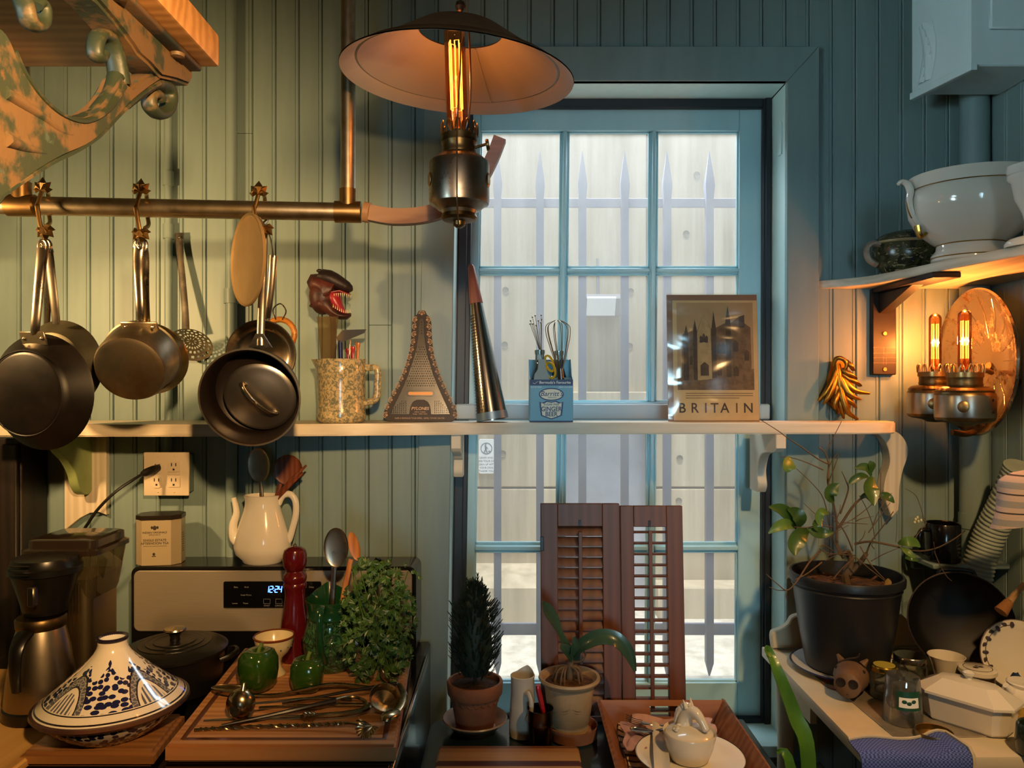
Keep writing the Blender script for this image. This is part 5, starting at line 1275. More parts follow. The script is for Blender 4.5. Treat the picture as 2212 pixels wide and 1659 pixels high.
# cutting boards
M_maple = wood('board_wood', 'b27846', 'd29c66', 0, 5, .42, plank=.045, c3='9c6436')
cb = thing('cutting_board', 'large grooved wooden cutting board across the stove top', 'cutting board', (-.44, 1.65 - D, ZK + .003))
FL, FR, RR, RL = (-.633, 1.386), (-.212, 1.386), (-.252, 1.895), (-.672, 1.905)
def brd(fr, z0, z1, bev=.004, ins=0):
    c = (sum(p[0] for p in fr) / 4, sum(p[1] for p in fr) / 4)
    q = [((p[0] - c[0]) * (1 - ins) + c[0], (p[1] - c[1]) * (1 - ins) + c[1] - D) for p in fr]
    return G().prism(q, z0 + .0006, z1, bev, plane='XY', seg=2)
part(cb, 'board', brd((FL, FR, RR, RL), ZK + .003, ZBd), M_maple, True)
def lerp(a, b, t): return tuple(x + (y - x) * t for x, y in zip(a, b))
gr = []
cs_ = [(.055, .05), (.945, .05), (.945, .95), (.055, .95)]
def bl(u_, v_): a = lerp(FL, FR, u_); b = lerp(RL, RR, u_); p = lerp(a, b, v_); return (p[0], p[1] - D, ZBd)
loop = [bl(*lerp(cs_[i], cs_[(i + 1) % 4], t / 8)) for i in range(4) for t in range(8)]
part(cb, 'juice_groove', G().tube(loop + [loop[0], loop[1]], (.0012, .0055), 8, up=(0, 0, 1)).mv(0, 0, .0004) if False else G().tube(loop + [loop[0], loop[1]], [(.0010, .0055)] * 34, 8, up=(0, 0, 1)), mat('groove_dark', '5a341c', .5), True)
b2 = ((-.886, 1.366), (-.645, 1.366), (-.662, 1.535), (-.890, 1.535))
cb2 = thing('cutting_board', 'darker wooden board under the patterned tagine', 'cutting board', (-.77, 1.45 - D, ZK + .003))
part(cb2, 'board', brd(b2, ZK + .003, ZBd - .004, .007), wood('board_dark', '80542e', '9c6c3c', 0, 5, .42), True)
# ---- tagine
dt = 1.453
tc = Vector(((243 - CX) / F * dt, dt - D, ZBd - .0035))
tg = thing('tagine', 'white tagine with dark blue painted patterns and open neck', 'tagine', tc)
n = N('tagine_paint')
uvn = n.n('ShaderNodeUVMap'); sp3 = n.n('ShaderNodeSeparateXYZ'); n.l(uvn.outputs[0], sp3.inputs[0]); U, V_ = sp3.outputs[0], sp3.outputs[1]
def band(a, b): return n.math('MULTIPLY', n.math('GREATER_THAN', V_, a), n.math('LESS_THAN', V_, b))
white, navy, slate, inkc = lin('e0d6c4'), lin('1e2148'), lin('5a5a66'), lin('221a1c')
cmb = n.n('ShaderNodeCombineXYZ'); n.l(n.math('MULTIPLY', U, 40.0), cmb.inputs[0]); n.l(n.math('MULTIPLY', V_, 15.0), cmb.inputs[1])
vor = n.n('ShaderNodeTexVoronoi', feature='F1', voronoi_dimensions='2D'); vor.inputs['Scale'].default_value = 1.0; vor.inputs['Randomness'].default_value = .8; n.l(cmb.outputs[0], vor.inputs['Vector'])
dots = n.math('LESS_THAN', vor.outputs['Distance'], .43)
fr_ = n.math('SUBTRACT', n.math('FRACT', n.math('MULTIPLY', U, 8.0)), .5)           # eight panels round the cone
fa = n.math('ABSOLUTE', fr_)
arch_h = n.math('SUBTRACT', .60, n.math('MULTIPLY', n.math('MULTIPLY', fa, fa), 1.4))
inzone = n.math('MULTIPLY', band(.16, .86), n.math('LESS_THAN', V_, n.math('ADD', .64, n.math('MULTIPLY', n.math('COSINE', n.math('MULTIPLY', fr_, 6.283)), .09))))
col = n.mix(n.math('MULTIPLY', inzone, dots), white, navy)
def arch_mask(w_, h0): # half-ellipse medallion standing on the rim
    q = n.math('ADD', n.math('POWER', n.math('DIVIDE', fa, w_), 2.0), n.math('POWER', n.math('DIVIDE', n.math('SUBTRACT', V_, .16), h0), 2.0)); return q
sel = n.math('GREATER_THAN', n.math('FRACT', n.math('MULTIPLY', n.math('FLOOR', n.math('MULTIPLY', U, 8.0)), .5)), .25)
q1 = arch_mask(.50, .44); zone = n.math('MULTIPLY', sel, n.math('GREATER_THAN', V_, .16))
cur = n.n('ShaderNodeTexVoronoi', feature='DISTANCE_TO_EDGE', voronoi_dimensions='2D'); cur.inputs['Scale'].default_value = 1.6; n.l(cmb.outputs[0], cur.inputs['Vector'])
scroll = n.mix(n.math('LESS_THAN', cur.outputs[0], .12), slate, lin('9a968e'))
col = n.mix(n.math('MULTIPLY', zone, n.math('LESS_THAN', q1, 1.12)), col, inkc)
col = n.mix(n.math('MULTIPLY', zone, n.math('LESS_THAN', q1, 1.0)), col, scroll)
col = n.mix(n.math('MULTIPLY', zone, n.math('LESS_THAN', q1, .56)), col, inkc)
pet = n.math('LESS_THAN', n.math('SINE', n.math('MULTIPLY', fr_, 60.0)), .1)
inner_ = n.mix(n.math('MULTIPLY', pet, n.math('LESS_THAN', q1, .30)), white, slate)
col = n.mix(n.math('MULTIPLY', zone, n.math('LESS_THAN', q1, .48)), col, inner_)
for a, b in ((.03, .05), (.135, .15), (.0, .012)): col = n.mix(band(a, b), col, inkc)
lf = n.math('MULTIPLY', band(.66, .80), n.math('LESS_THAN', n.math('ABSOLUTE', n.math('SUBTRACT', fa, n.math('MULTIPLY', n.math('SINE', n.math('MULTIPLY', V_, 60.0)), .035))), .055))
col = n.mix(n.math('MULTIPLY', lf, n.math('SUBTRACT', 1.0, sel)), col, navy)
n.set(Base_Color=col, Roughness=.14); n.b.inputs['Coat Weight'].default_value = .5
M_tag = n.m
n = N('tagine_base_paint')
uvn = n.n('ShaderNodeUVMap'); mp = n.n('ShaderNodeMapping'); mp.inputs['Scale'].default_value = (60, 10, 1); n.l(uvn.outputs[0], mp.inputs[0])
vo = n.n('ShaderNodeTexVoronoi', feature='F1', voronoi_dimensions='2D'); vo.inputs['Scale'].default_value = 1; n.l(mp.outputs[0], vo.inputs['Vector'])
n.set(Base_Color=n.mix(n.math('LESS_THAN', vo.outputs['Distance'], .45), lin('d8cfbe'), lin('1e2148')), Roughness=.15); M_tagb = n.m
part(tg, 'cone_lid', G().lathe([(.132, .060), (.128, .0645), (.106, .082), (.084, .101), (.062, .121), (.044, .138), (.033, .150), (.0275, .160), (.0255, .168), (.0265, .176)], 72).mv(0, 0, 0), M_tag)
part(tg, 'neck_rim', G().lathe([(.0262, .174), (.0285, .177), (.0282, .181), (.0235, .181), (.022, .17), (.024, .150)], 48), mat('navy_rim', '241d2c', .2))
part(tg, 'neck_lining', G().lathe([(.0236, .180), (.0215, .170), (.024, .150), (.03, .14)], 40), M_cerw)
part(tg, 'base_bowl', G().lathe([(.0005, 0), (.070, 0), (.076, .004), (.098, .020), (.118, .038), (.126, .050)], 72), M_tagb)
part(tg, 'base_rim', G().lathe([(.125, .048), (.133, .050), (.1375, .055), (.136, .060), (.131, .0615), (.125, .06)], 72), mat('navy_brown_rim', '2c2024', .2, col2='5a3a2a', nscale=5))
# ---- black oval dutch oven
do = 1.72
oc_ = Vector(((378 - CX) / F * do, do - D, ZK + .0025))
dv = thing('dutch_oven', 'black cast-iron casserole with ringed lid and steel knob', 'casserole', oc_)
M_cast = mat('matt_black', '12110f', .38, .1, bump=.15, bscale=200)
part(dv, 'pot', G().lathe([(.0005, 0), (.085, 0), (.095, .006), (.102, .03), (.106, .080), (.110, .090), (.106, .092), (.100, .085), (.0005, .02)], 56), M_cast)
part(dv, 'lid', G().lathe([(.113, .090), (.1135, .096), (.108, .100), (.095, .105), (.078, .108), (.0775, .1095), (.075, .1085), (.062, .1105), (.0615, .112), (.059, .111), (.046, .112), (.0455, .1135), (.043, .1125), (.0005, .1145)], 64), M_cast)
kb = part(dv, 'lid_knob', G().lathe([(.012, .112), (.010, .120), (.012, .128), (.022, .135)], 28), M_cast)
part(kb, 'knob_cap', G().lathe([(.022, .134), (.0245, .137), (.023, .1405), (.0005, .1425)], 32), M_steel)
for sgn in (-1, 1): part(dv, 'loop_handle', G().tube(spline([(sgn * .102, -.035, .072), (sgn * .125, -.025, .078), (sgn * .134, 0, .080), (sgn * .125, .025, .078), (sgn * .102, .035, .072)], 4), .007, 10, flat=.7).rot('Z', 12 * sgn), M_cast)
# ---- coffee maker at the left
dk = 1.55
cm = thing('coffee_maker', 'coffee maker with clear tank, black filter basket and steel flask', 'coffee maker', Vector(((110 - CX) / F * 1.6, 1.6 - D, ZCt)))
M_blk = mat('black_plastic', '0f0e0d', .3); M_smoke = thin_glass('smoked_tank', 'c9bd9c', .18, .05, .30, 'b3a884')
fc = Vector(((89 - CX) / F * dk, dk - D, ZCt))
fk = part(cm, 'steel_flask', G().lathe([(.0005, .02), (.064, .02), (.066, .026), (.062, .07), (.054, .13), (.047, .165), (.043, .18), (.0005, .182)], 48).mv(fc), metal('flask_steel', 'a89c88', .3, col2='8c8070', nscale=5), True)
part(fk, 'flask_base', G().lathe([(.0005, 0), (.067, 0), (.0695, .004), (.069, .022), (.065, .026), (.0005, .026)], 48).mv(fc), M_blk, True)
part(fk, 'flask_collar', G().lathe([(.043, .176), (.046, .180), (.0465, .196), (.044, .200), (.0005, .200)], 40).mv(fc), M_brassd, True)
hx = spline([(.0, -.050, .180), (.0, -.066, .172), (.0, -.080, .150), (.0, -.082, .11), (.0, -.078, .075)], 4)
part(fk, 'flask_handle', G().tube([fc + Vector(p) for p in hx], [(.0065, .0175 - .0085 * i / 16) for i in range(17)], 10, up=(0, -1, 0)), M_blk, True)
part(cm, 'filter_basket', G().lathe([(.0005, .205), (.040, .205), (.043, .215), (.046, .23), (.062, .285), (.068, .288), (.068, .30), (.064, .304), (.060, .318), (.030, .322), (.0005, .323)], 40).mv(fc + Vector((.003, .01, 0))), M_blk, True)
part(cm, 'basket_clip', G().box(-.008, .008, -.072, -.058, .235, .275, .003).mv(fc + Vector((.02, .005, 0))), metal('clip_grey', '6e675c', .35), True)
g = G(); 
for k in range(3): g.box(-.02, .016, -.071 + .0002 * k, -.066, .2885 + .009 * k - .004, .2885 + .009 * k - .0025)
part(cm, 'basket_ridges', g.mv(fc + Vector((.0, .003, .012))), metal('clip_grey2', '6e675c', .35), True)
tw = lambda px, d: (px - CX) / F * d
d2 = 1.66
x0_, x1_ = tw(128, d2), tw(216, d2)
part(cm, 'tower', G().prism([(a + (x0_ + x1_) / 2, b + d2 + .02 - D) for a, b in rsec(x1_ - x0_, .13, .02)], ZCt + .03, ZCt + .255, .002, plane='XY'), metal('tower_steel', '8f8060', .34), True)
for k in range(8):
    xr = x0_ + .022 + k * .0065; part(cm, 'tower_rib', G().tube([(xr, d2 - .0455 - D, ZCt + .035), (xr, d2 - .0455 - D, ZCt + .25)], .0022, 6), MATS['tower_steel'], True)
part(cm, 'base_plate', G().prism([(a + tw(105, 1.56), b + 1.575 - D) for a, b in rsec(.17, .30, .03)], ZCt, ZCt + .0015, plane='XY') if False else G().prism([(a + (x0_ + x1_) / 2 - .005, b + d2 + .02 - D) for a, b in rsec(.12, .15, .02)], ZCt, ZCt + .032, .004, plane='XY'), M_blk, True)
ztk = ZC - (1285 - HZ) / F * d2; ztt = ZC - (1185 - HZ) / F * d2
def rsx(px0, px1, dep, z): return [(a + (tw(px0, d2) + tw(px1, d2)) / 2, b + d2 + .02 - D, z) for a, b in rsec(tw(px1, d2) - tw(px0, d2), dep, .018)]
part(cm, 'water_tank', loft(G(), [rsx(98, 218, .12, ztk), rsx(96, 222, .125, ztk + .012), rsx(84, 234, .145, ztt)], (True, False)), M_smoke, True)
ld_ = part(cm, 'tank_lid', loft(G(), [rsx(74, 238, .155, ztt - .004), rsx(74, 238, .155, ztt + .006), rsx(86, 230, .145, ztt + .010), rsx(86, 230, .14, ztt + .026), rsx(92, 224, .13, ztt + .029)], (True, True)), mat('smoked_lid', '2a2018', .2, coat=.3), True)
part(cm, 'pour_arm', G().tube(spline([(x0_ + .02, d2 - .04 - D, ztt - .012), (fc.x + .03, dk + .05 - D, ztt - .012), (fc.x + .005, dk + .01 - D, ztt - .02)], 4), .007, 10, flat=.6), metal('pour_arm_steel', '8f8468', .35), True)
# ---- tin and white pitcher on top of the backguard
ztop = zt1 + .0035 - .0005
dti = 2.005
tt = thing('tea_tin', 'pale octagonal tea tin standing on the stove backguard', 'tin', Vector((tw(348, dti), dti - D, zt1 + .0031)), rz=8)
h_ = S(96, dti)
def octo(w_, d_, c): return [(w_ / 2 - c, -d_ / 2), (w_ / 2, -d_ / 2 + c), (w_ / 2, d_ / 2 - c), (w_ / 2 - c, d_ / 2), (-w_ / 2 + c, d_ / 2), (-w_ / 2, d_ / 2 - c), (-w_ / 2, -d_ / 2 + c), (-w_ / 2 + c, -d_ / 2)]
M_tin = mat('tin_cream', 'b8a888', .3, .2); M_tinp = mat('tin_print', '3a3028', .5)
part(tt, 'tin_body', G().prism(octo(.112, .078, .020), 0, h_, .001, plane='XY'), M_tin)
part(tt, 'tin_lid', G().prism(octo(.114, .080, .0205), h_ + .0002, h_ + .012, .001, plane='XY'), mat('tin_lid_dark', '3a3026', .3, .6))
MT = RM[tt]
tl = lambda x, z: MT @ Matrix.Translation((x, -.0394, z)) @ Matrix.Rotation(R(90), 4, 'X')
for s_, z_, sz2 in (('INDIAN ORIGINALS', .086, .0068), ('O R G A N I C', .080, .0045), ('SINGLE ESTATE', .066, .0085), ('AFTERNOON TEA', .058, .0085)): lettering(tt, s_, M_tinp, sz2, tl(-.004, z_))
part(tt, 'rule_line', G().box(-.032, .026, -.0394, -.039, .0505, .0512), M_tinp)
part(tt, 'crest_print', G().ball((-.004, -.039, .098), (.005, .0006, .006), 10, 6).ball((-.011, -.039, .099), (.003, .0005, .004), 8, 5).ball((.003, -.039, .099), (.003, .0005, .004), 8, 5), M_tinp)
part(tt, 'seal_print', G().ball((-.006, -.039, .030), (.0035, .0005, .004), 8, 5).box(-.011, -.001, -.0394, -.039, .0235, .0255), M_tinp)
g = G()
for k in range(9): g.box(.0545, .0561, -.010 + .0, .006 - .002 * (k % 3), .03 + .006 * k, .0318 + .006 * k)
part(tt, 'side_print', g, M_tinp)
dpi = 2.005
wpi = thing('white_pitcher', 'cream ironstone pitcher holding spoons on the stove backguard', 'pitcher', Vector((tw(567, dpi), dpi - D, zt1 + .0031)))
e = S(1, dpi)
wpp = [(.0005, .002), (38 * e, 0), (42 * e, 3 * e), (44 * e, 8 * e), (57 * e, 20 * e), (60.5 * e, 36 * e), (56 * e, 60 * e), (48 * e, 88 * e), (40 * e, 112 * e), (37 * e, 128 * e), (37.5 * e, 138 * e), (40 * e, 145 * e), (37 * e, 146 * e), (34 * e, 136 * e), (36 * e, 110 * e), (50 * e, 60 * e), (.0005, 20 * e)]
wpp = [(r_, z_) for r_, z_ in wpp]
g = G().lathe(wpp, 48).sc(1, .78, 1)
part(wpi, 'pitcher_body', g, M_cer)
part(wpi, 'spout', G().tube(spline([(-44 * e, 0, 40 * e), (-60 * e, 0, 52 * e), (-63 * e, 0, 80 * e), (-56 * e, 0, 108 * e), (-62 * e, 0, 140 * e)], 4), [.016 - .0006 * i for i in range(17)], 12), M_cer)
part(wpi, 'handle', G().tube(spline([(34 * e, 0, 126 * e), (44 * e, 0, 144 * e), (60 * e, 0, 147 * e), (71 * e, 0, 132 * e), (72 * e, 0, 105 * e), (66 * e, 0, 78 * e), (58 * e, 0, 50 * e), (50 * e, 0, 40 * e)], 4), .0085, 10, flat=.75), M_cer)
def spoon(name, label, bowl_c, ang, L, W, stem, m, d0, bowl_m=None, depth=.008, cat='spoon', stem_r=.0035, tilt=0):
    """spoon standing up: bowl centred at a pixel, stem pixel path"""
    t = thing(name, label, cat, P(stem[-1][0], stem[-1][1], stem[-1][2]))
    g = G().ball((0, 0, 0), (W, depth, L), 20, 12)
    g.warp(lambda q: (q.x, q.y if q.y > 0 else -q.y * .45, q.z))
    M = Matrix.Translation(P(bowl_c[0], bowl_c[1], d0)) @ Matrix.Rotation(R(-ang), 4, 'Y') @ Matrix.Rotation(R(tilt), 4, 'X')
    part(t, 'bowl', g.xf(M), bowl_m or m, True)
    part(t, 'stem', G().tube(spline([P(*p) for p in stem], 4), stem_r, 8, flat=.55, up=(1, 0, 0)), m, True)
    return t
spoon('serving_spoon', 'dark steel serving spoon standing bowl up in the cream pitcher', (558, 1005), 3, S(38, dpi), S(25, dpi), [(562, 1040, dpi), (566, 1075, dpi), (568, 1150, dpi)], M_steeld, dpi, stem_r=.0055)
spoon('wooden_spoon', 'round-bowled dark wooden spoon in the cream pitcher', (622, 1015), 8, S(33, dpi), S(32, dpi), [(606, 1045, dpi + .01), (598, 1070, dpi + .008), (582, 1150, dpi)], wood('dark_spoon_wood', '5a2c18', '7a4024', 2, 6, .4), dpi + .01, stem_r=.0055)
for k, (px, py, lb_) in enumerate(((662, 1005, 'longest thin wooden spatula fanned out of the cream pitcher'), (655, 1022, 'short thin wooden spatula fanned out of the cream pitcher'))):
    solo('thin_spatula', lb_, 'utensil', G().tube([P(px, py, dpi - .012 * k), P((px + 592) / 2 + 3, (py + 1080) / 2 - 6, dpi - .01 * k), P(592 + 5 * k, 1080, dpi - .008 * k), P(578 + 5 * k, 1150, dpi - .006 * k)], [(.0025, .0012), (.0065, .0016), (.004, .002), (.004, .002)], 8, up=(0, 0, 1)), MATS['dark_spoon_wood'])
# ---- things standing on the board
def on_board(px, py, z=ZBd): return PZ(px, py, z)
pm = thing('pepper_mill', 'tall turned dark red pepper mill on the cutting board', 'pepper mill', on_board(637, 1425))
M_redw = mat('red_lacquer', '500c10', .2, coat=.5)
part(pm, 'mill_body', G().lathe([(.0005, 0), (.031, 0), (.0325, .004), (.032, .012), (.030, .02), (.0315, .04), (.033, .07), (.031, .10), (.0265, .13), (.024, .155), (.0245, .170), (.0275, .176), (.028, .181), (.0255, .186), (.0275, .192), (.0285, .198), (.0275, .204), (.0215, .210), (.020, .214), (.0005, .214)], 40), M_redw)
part(pm, 'mill_head', G().lathe([(.0005, .2145), (.020, .2145), (.022, .218), (.0265, .224), (.0285, .236), (.0285, .252), (.025, .264), (.016, .270), (.0005, .272)], 40), M_redw)
part(pm, 'mill_nut', G().lathe([(.0005, .272), (.004, .2725), (.004, .277), (.0005, .279)], 12), M_steeld)
ec = thing('footed_bowl', 'small cream footed bowl with brown rim on the cutting board', 'bowl', on_board(592, 1458))
part(ec, 'bowl_body', G().lathe([(.0005, .0), (.024, 0), (.026, .003), (.024, .008), (.017, .018), (.0155, .030), (.019, .040), (.033, .054), (.041, .070), (.0445, .088), (.0425, .0885), (.038, .072), (.028, .056), (.0005, .046)], 40), mat('cream_glaze', 'd2c49e', .16, col2='c2b08a', nscale=20, coat=.3))
part(ec, 'brown_rim', G().lathe([(.0445, .086), (.0462, .089), (.0445, .0915), (.042, .090)], 40), mat('brown_glaze', '6a3418', .2))
g = G()
for k in range(14):
    a = 2 * PI * k / 14; g.ball((.0395 * math.cos(a), .0395 * math.sin(a), .066 + .003 * (k % 2)), (.0025, .0025, .0015), 6, 4)
part(ec, 'dot_pattern', g, mat('blue_dots', '4a5560', .3))
M_pep = mat('pepper_green', '2a4a14', .14, col2='1c3610', nscale=12, coat=.5)
M_pst = mat('pepper_stem', '5a7030', .5)
def bell(name, label, p, r_, h, tilt=0, rz=0):
    t = thing(name, label, 'bell pepper', p, rot=(R(tilt), R(0), R(rz)))
    pr = [(.001, h * .05), (r_ * .35, 0), (r_ * .72, h * .05), (r_ * .92, h * .22), (r_ * 1.0, h * .5), (r_ * .98, h * .78), (r_ * .80, h * .96), (r_ * .5, h * 1.0), (r_ * .22, h * .93), (.001, h * .90)]
    g = G().lathe(pr, 48, wob=lambda a, j: 1 + .05 * math.cos(4 * a) * (1 if 0 < j < 9 else 0))
    part(t, 'flesh', g, M_pep, smooth=80)
    part(t, 'stalk', G().tube(spline([(0, 0, h * .88), (.002, 0, h * 1.0), (.008, .002, h * 1.12)], 4), [.0055, .005, .0045, .004, .004, .004, .004, .0042, .005], 8), M_pst)
bell('bell_pepper', 'green bell pepper in front of the footed bowl', on_board(558, 1490), .0405, .088, 0, 20)
bell('bell_pepper', 'green bell pepper in front of the red pepper mill and green jug', on_board(664, 1492), .037, .072, 0, 50)
# green majolica jug
gj = thing('green_jug', 'green majolica jug with raised leaves holding utensils', 'jug', on_board(716, 1440))
n = N('green_majolica'); f1 = n.noise(n.coord(), 55, 4, .55, 2.2); k = n.ramp(f1, [(.42, BW0), (.60, BW1)])
n.set(Base_Color=n.mix(k, lin('0c2e1a'), lin('2f6238')), Roughness=.16); n.b.inputs['Coat Weight'].default_value = .6; n.bump(k, .8, .004); M_maj = n.m
M_majp = mat('green_plain', '143c22', .15, coat=.6)
def jsp(q):
    a = math.atan2(q.y, q.x); kk = max(0, (q.z - .12) / .045); da = abs(((a - 1.9) + PI) % (2 * PI) - PI); ee = max(0, 1 - da / 1.0)
    return (q.x + .018 * kk * ee * math.cos(1.9), q.y + .018 * kk * ee * math.sin(1.9), q.z + .024 * max(0, min(1, kk)) * ee ** 1.3)
part(gj, 'jug_body', G().lathe([(.0005, 0), (.048, 0), (.053, .005), (.062, .03), (.0655, .055), (.065, .068), (.0672, .071), (.0645, .075), (.060, .095), (.055, .112), (.0555, .118)], 48), M_maj)
part(gj, 'jug_collar', G().lathe([(.0555, .117), (.0575, .122), (.056, .127), (.0565, .145), (.060, .160), (.057, .161), (.053, .145), (.053, .12), (.06, .06), (.0005, .02)], 48).warp(jsp), M_majp)
part(gj, 'handle', G().tube(spline([(-.006, -.054, .148), (-.006, -.078, .156), (-.005, -.090, .140), (-.004, -.091, .10), (-.003, -.084, .06), (-.003, -.062, .035)], 4), .0095, 10), M_majp)
gb = on_board(716, 1440); dgj = gb.y + D
spoon('steel_spoon', 'large steel serving spoon standing bowl up in the green jug', (726, 1183), 0, S(43, dgj), S(27, dgj), [(722, 1225, dgj), (720, 1260, dgj), (717, 1320, dgj), (714, 1400, dgj)], M_steel, dgj, stem_r=.0068, depth=.010)
spoon('wooden_spoon', 'orange wooden spoon seen edge-on in the green jug', (765, 1180), 14, S(32, dgj), S(12, dgj), [(758, 1208, dgj + .02), (746, 1265, dgj + .018), (737, 1320, dgj + .012), (728, 1400, dgj)], wood('orange_wood', 'a8642c', 'c88446', 2, 6, .4), dgj + .02, stem_r=.0062, depth=.006)
solo('tongs', 'black-handled tongs leaning out of the green jug among the parsley', 'tongs', G().tube([P(824, 1208, dgj - .02), P(800, 1250, dgj - .015), P(776, 1295, dgj - .01), P(745, 1400, dgj)], [.0075, .0085, .0065, .004], 8, flat=.6).tube([P(816, 1206, dgj - .035), P(793, 1248, dgj - .03), P(770, 1292, dgj - .02)], [.006, .006, .004], 8, flat=.5), mat('tong_black', '15161a', .25, .3))
# parsley
random.seed(21)
pb = on_board(815, 1462)
pa = thing('parsley_bunch', 'big leafy bunch of parsley beside the green jug', 'herbs', pb)
dpb = pb.y + D
M_pars = mat('parsley_leaf', '2a461b', .4, col2='466c2c', nscale=14, spec=.6); M_parst = mat('parsley_stem', '486a2c', .45)
outl = []
g = G(); gs = G()
def leaflet(c, s_, nrm):
    q = nrm.to_track_quat('Y', 'Z').to_matrix()
    V = [(0, 0, 0)]
    for a, r_ in ((-80, .55), (-62, .95), (-45, .6), (-25, 1.0), (-10, .7), (0, 1.15), (10, .7), (25, 1.0), (45, .6), (62, .95), (80, .55)):
        V.append((r_ * math.sin(R(a)) * s_, random.uniform(-.12, .12) * s_, r_ * math.cos(R(a)) * s_))
    g.add([c + q @ (Matrix.Rotation(rz_, 3, 'Y') @ Vector(p)) for p in V], [(0, i, i + 1) for i in range(1, 11)])
for k in range(560):
    while True:
        px, py = random.uniform(738, 898), random.uniform(1205, 1480)
        ok = ((px - 812) / 82) ** 2 + ((py - 1350) / 140) ** 2 < 1
        if py < 1290 and px < 770: ok = ok and random.random() < .35
        if ok: break
    dd = dpb + random.uniform(-.07, .06)
    c = P(px, py, dd); rz_ = random.uniform(0, 6.28)
    if c.z < ZBd + .008: c.z = ZBd + .01
    if c.z < 1.10: c.y = min(c.y, 1.925 - D)
    nrm = Vector((random.uniform(-.7, .7), -1, random.uniform(-.2, .9))).normalized()
    leaflet(c, random.uniform(.009, .017), nrm)
for px, py in ((783, 1203), (790, 1212), (776, 1212), (838, 1208), (900, 1243), (905, 1252), (893, 1240), (870, 1222)):
    rz_ = random.uniform(0, 6.28); leaflet(P(px, py, dpb), .010, Vector((0, -1, .3)))
part(pa, 'leaves', g, M_pars, True, smooth=0, kind='stuff')
for k in range(26):
    a = P(random.uniform(800, 850), random.uniform(1440, 1470), dpb + random.uniform(-.02, .02)); px = random.uniform(750, 890); b = P(px, random.uniform(1215, 1330), dpb + random.uniform(-.05, .02))
    a.z = max(a.z, ZBd + .006)
    m_ = (a + b) / 2 + Vector((random.uniform(-.01, .01), -.01, 0)); part(pa, 'stem', G().tube(spline([a, m_, b], 4), .0013, 5), M_parst, True)
# ---- silver laid on the board
M_silv = metal('tarnished_silver', 'a89878', .2, col2='6e5a3c', nscale=18, rough2=.34)
ZU1 = ZBd + .003
def flatw(name, label, stem, r_, m=None, cat='cutlery', flat=.5, extra=None, z=None, loc=None):
    pts = [PZ(a, b, (ZU1 + (c or 0))) for a, b, c in stem]
    t = thing(name, label, cat, loc or pts[0])
    part(t, 'handle', G().tube(spline(pts, 5), r_, 8, flat=flat, up=(0, 0, 1)) if not isinstance(r_, list) else G().tube(spline(pts, 5), [(a * flat, a) for a in [r_[0] + (r_[1] - r_[0]) * i / (5 * (len(pts) - 1)) for i in range(5 * (len(pts) - 1) + 1)]], 8, up=(0, 0, 1)), m or M_silv, True)
    return t
def sbowl(t, px, py, z, L, W, ang, depth, up=True, m=None, nm='bowl', tilt=0, yaw=None):
    """spoon bowl lying at a pixel on height z; ang in plan"""
    g = G().ball((0, 0, 0), (L, W, depth), 22, 14)
    g.warp(lambda q: (q.x * (1.0 + .15 * q.x / L), q.y, (q.z if q.z < 0 else -q.z * .55) if up else (q.z if q.z > 0 else -q.z * .55)))
    c = PZ(px, py, z)
    part(t, nm, g.xf(Matrix.Translation(c) @ Matrix.Rotation(R(ang), 4, 'Z') @ Matrix.Rotation(R(tilt), 4, 'X')), m or M_silv, True)
t = flatw('serving_spoon', 'long silver serving spoon, its bowl at the back edge of the pile', [(540, 1502, .006), (600, 1500, .010), (660, 1488, .016), (720, 1478, .016), (800, 1486, .006), (850, 1494, .003)], [.0045, .008])
sbowl(t, 505, 1487, ZU1 + .014, .045, .022, 170, .013, True)
t = flatw('sauce_ladle', 'silver sauce ladle turned with its round base facing out', [(545, 1520, .035), (600, 1515, .025), (680, 1508, .012), (760, 1512, .006)], [.0035, .006])
lc_ = PZ(520, 1520, ZU1 + .03)
part(t, 'bowl', G().ball((0, 0, 0), (.028, .024, .030), 24, 14).mv(lc_), M_silv, True)
part(t, 'base_ring', G().lathe([(.0005, .0012), (.009, .0012), (.0105, 0), (.0115, .001), (.012, 0)], 24).rot('X', 78).mv(lc_ + Vector((-.003, -.0238, -.004))), M_silv, True)
part(t, 'pour_lip', G().tube([lc_ + Vector((.004, 0, .022)), lc_ + Vector((.006, .002, .040))], [.010, .003], 10), M_silv, True)
M_ebony = mat('ebony', '15100d', .35)
t = flatw('skimming_rod', 'black-handled tool with a steel loop lying over the cutlery', [(478, 1567, .004), (560, 1550, .010), (640, 1532, .016), (725, 1513, .018)], [.003, .0062], M_ebony, flat=.8)
part(t, 'steel_loop', G().tube(spline([PZ(723, 1513, ZU1 + .018), PZ(758, 1505, ZU1 + .016), PZ(785, 1512, ZU1 + .012), PZ(790, 1528, ZU1 + .008), PZ(760, 1540, ZU1 + .006), PZ(700, 1548, ZU1 + .006)], 5), .0035, 8), M_silv, True)
t = flatw('carving_knife', 'carving knife with ornate silver handle among the cutlery', [(652, 1548, .006), (690, 1546, .010), (740, 1542, .010), (785, 1534, .008), (792, 1526, .008)], [.0085, .0095])
part(t, 'blade', G().tube(spline([PZ(652, 1548, ZU1 + .005), PZ(560, 1550, ZU1 + .003), PZ(440, 1556, ZU1 + .001)], 4), [(.0010, .009 - .0008 * i) for i in range(9)], 8, up=(0, 0, 1)), M_steel, True)
part(t, 'bolster', G().lathe([(.006, -.012), (.009, -.008), (.007, -.004), (.0095, 0), (.007, .004), (.009, .008), (.006, .012)], 14).rot('Y', 90).mv(PZ(668, 1547, ZU1 + .008)), M_silv, True)
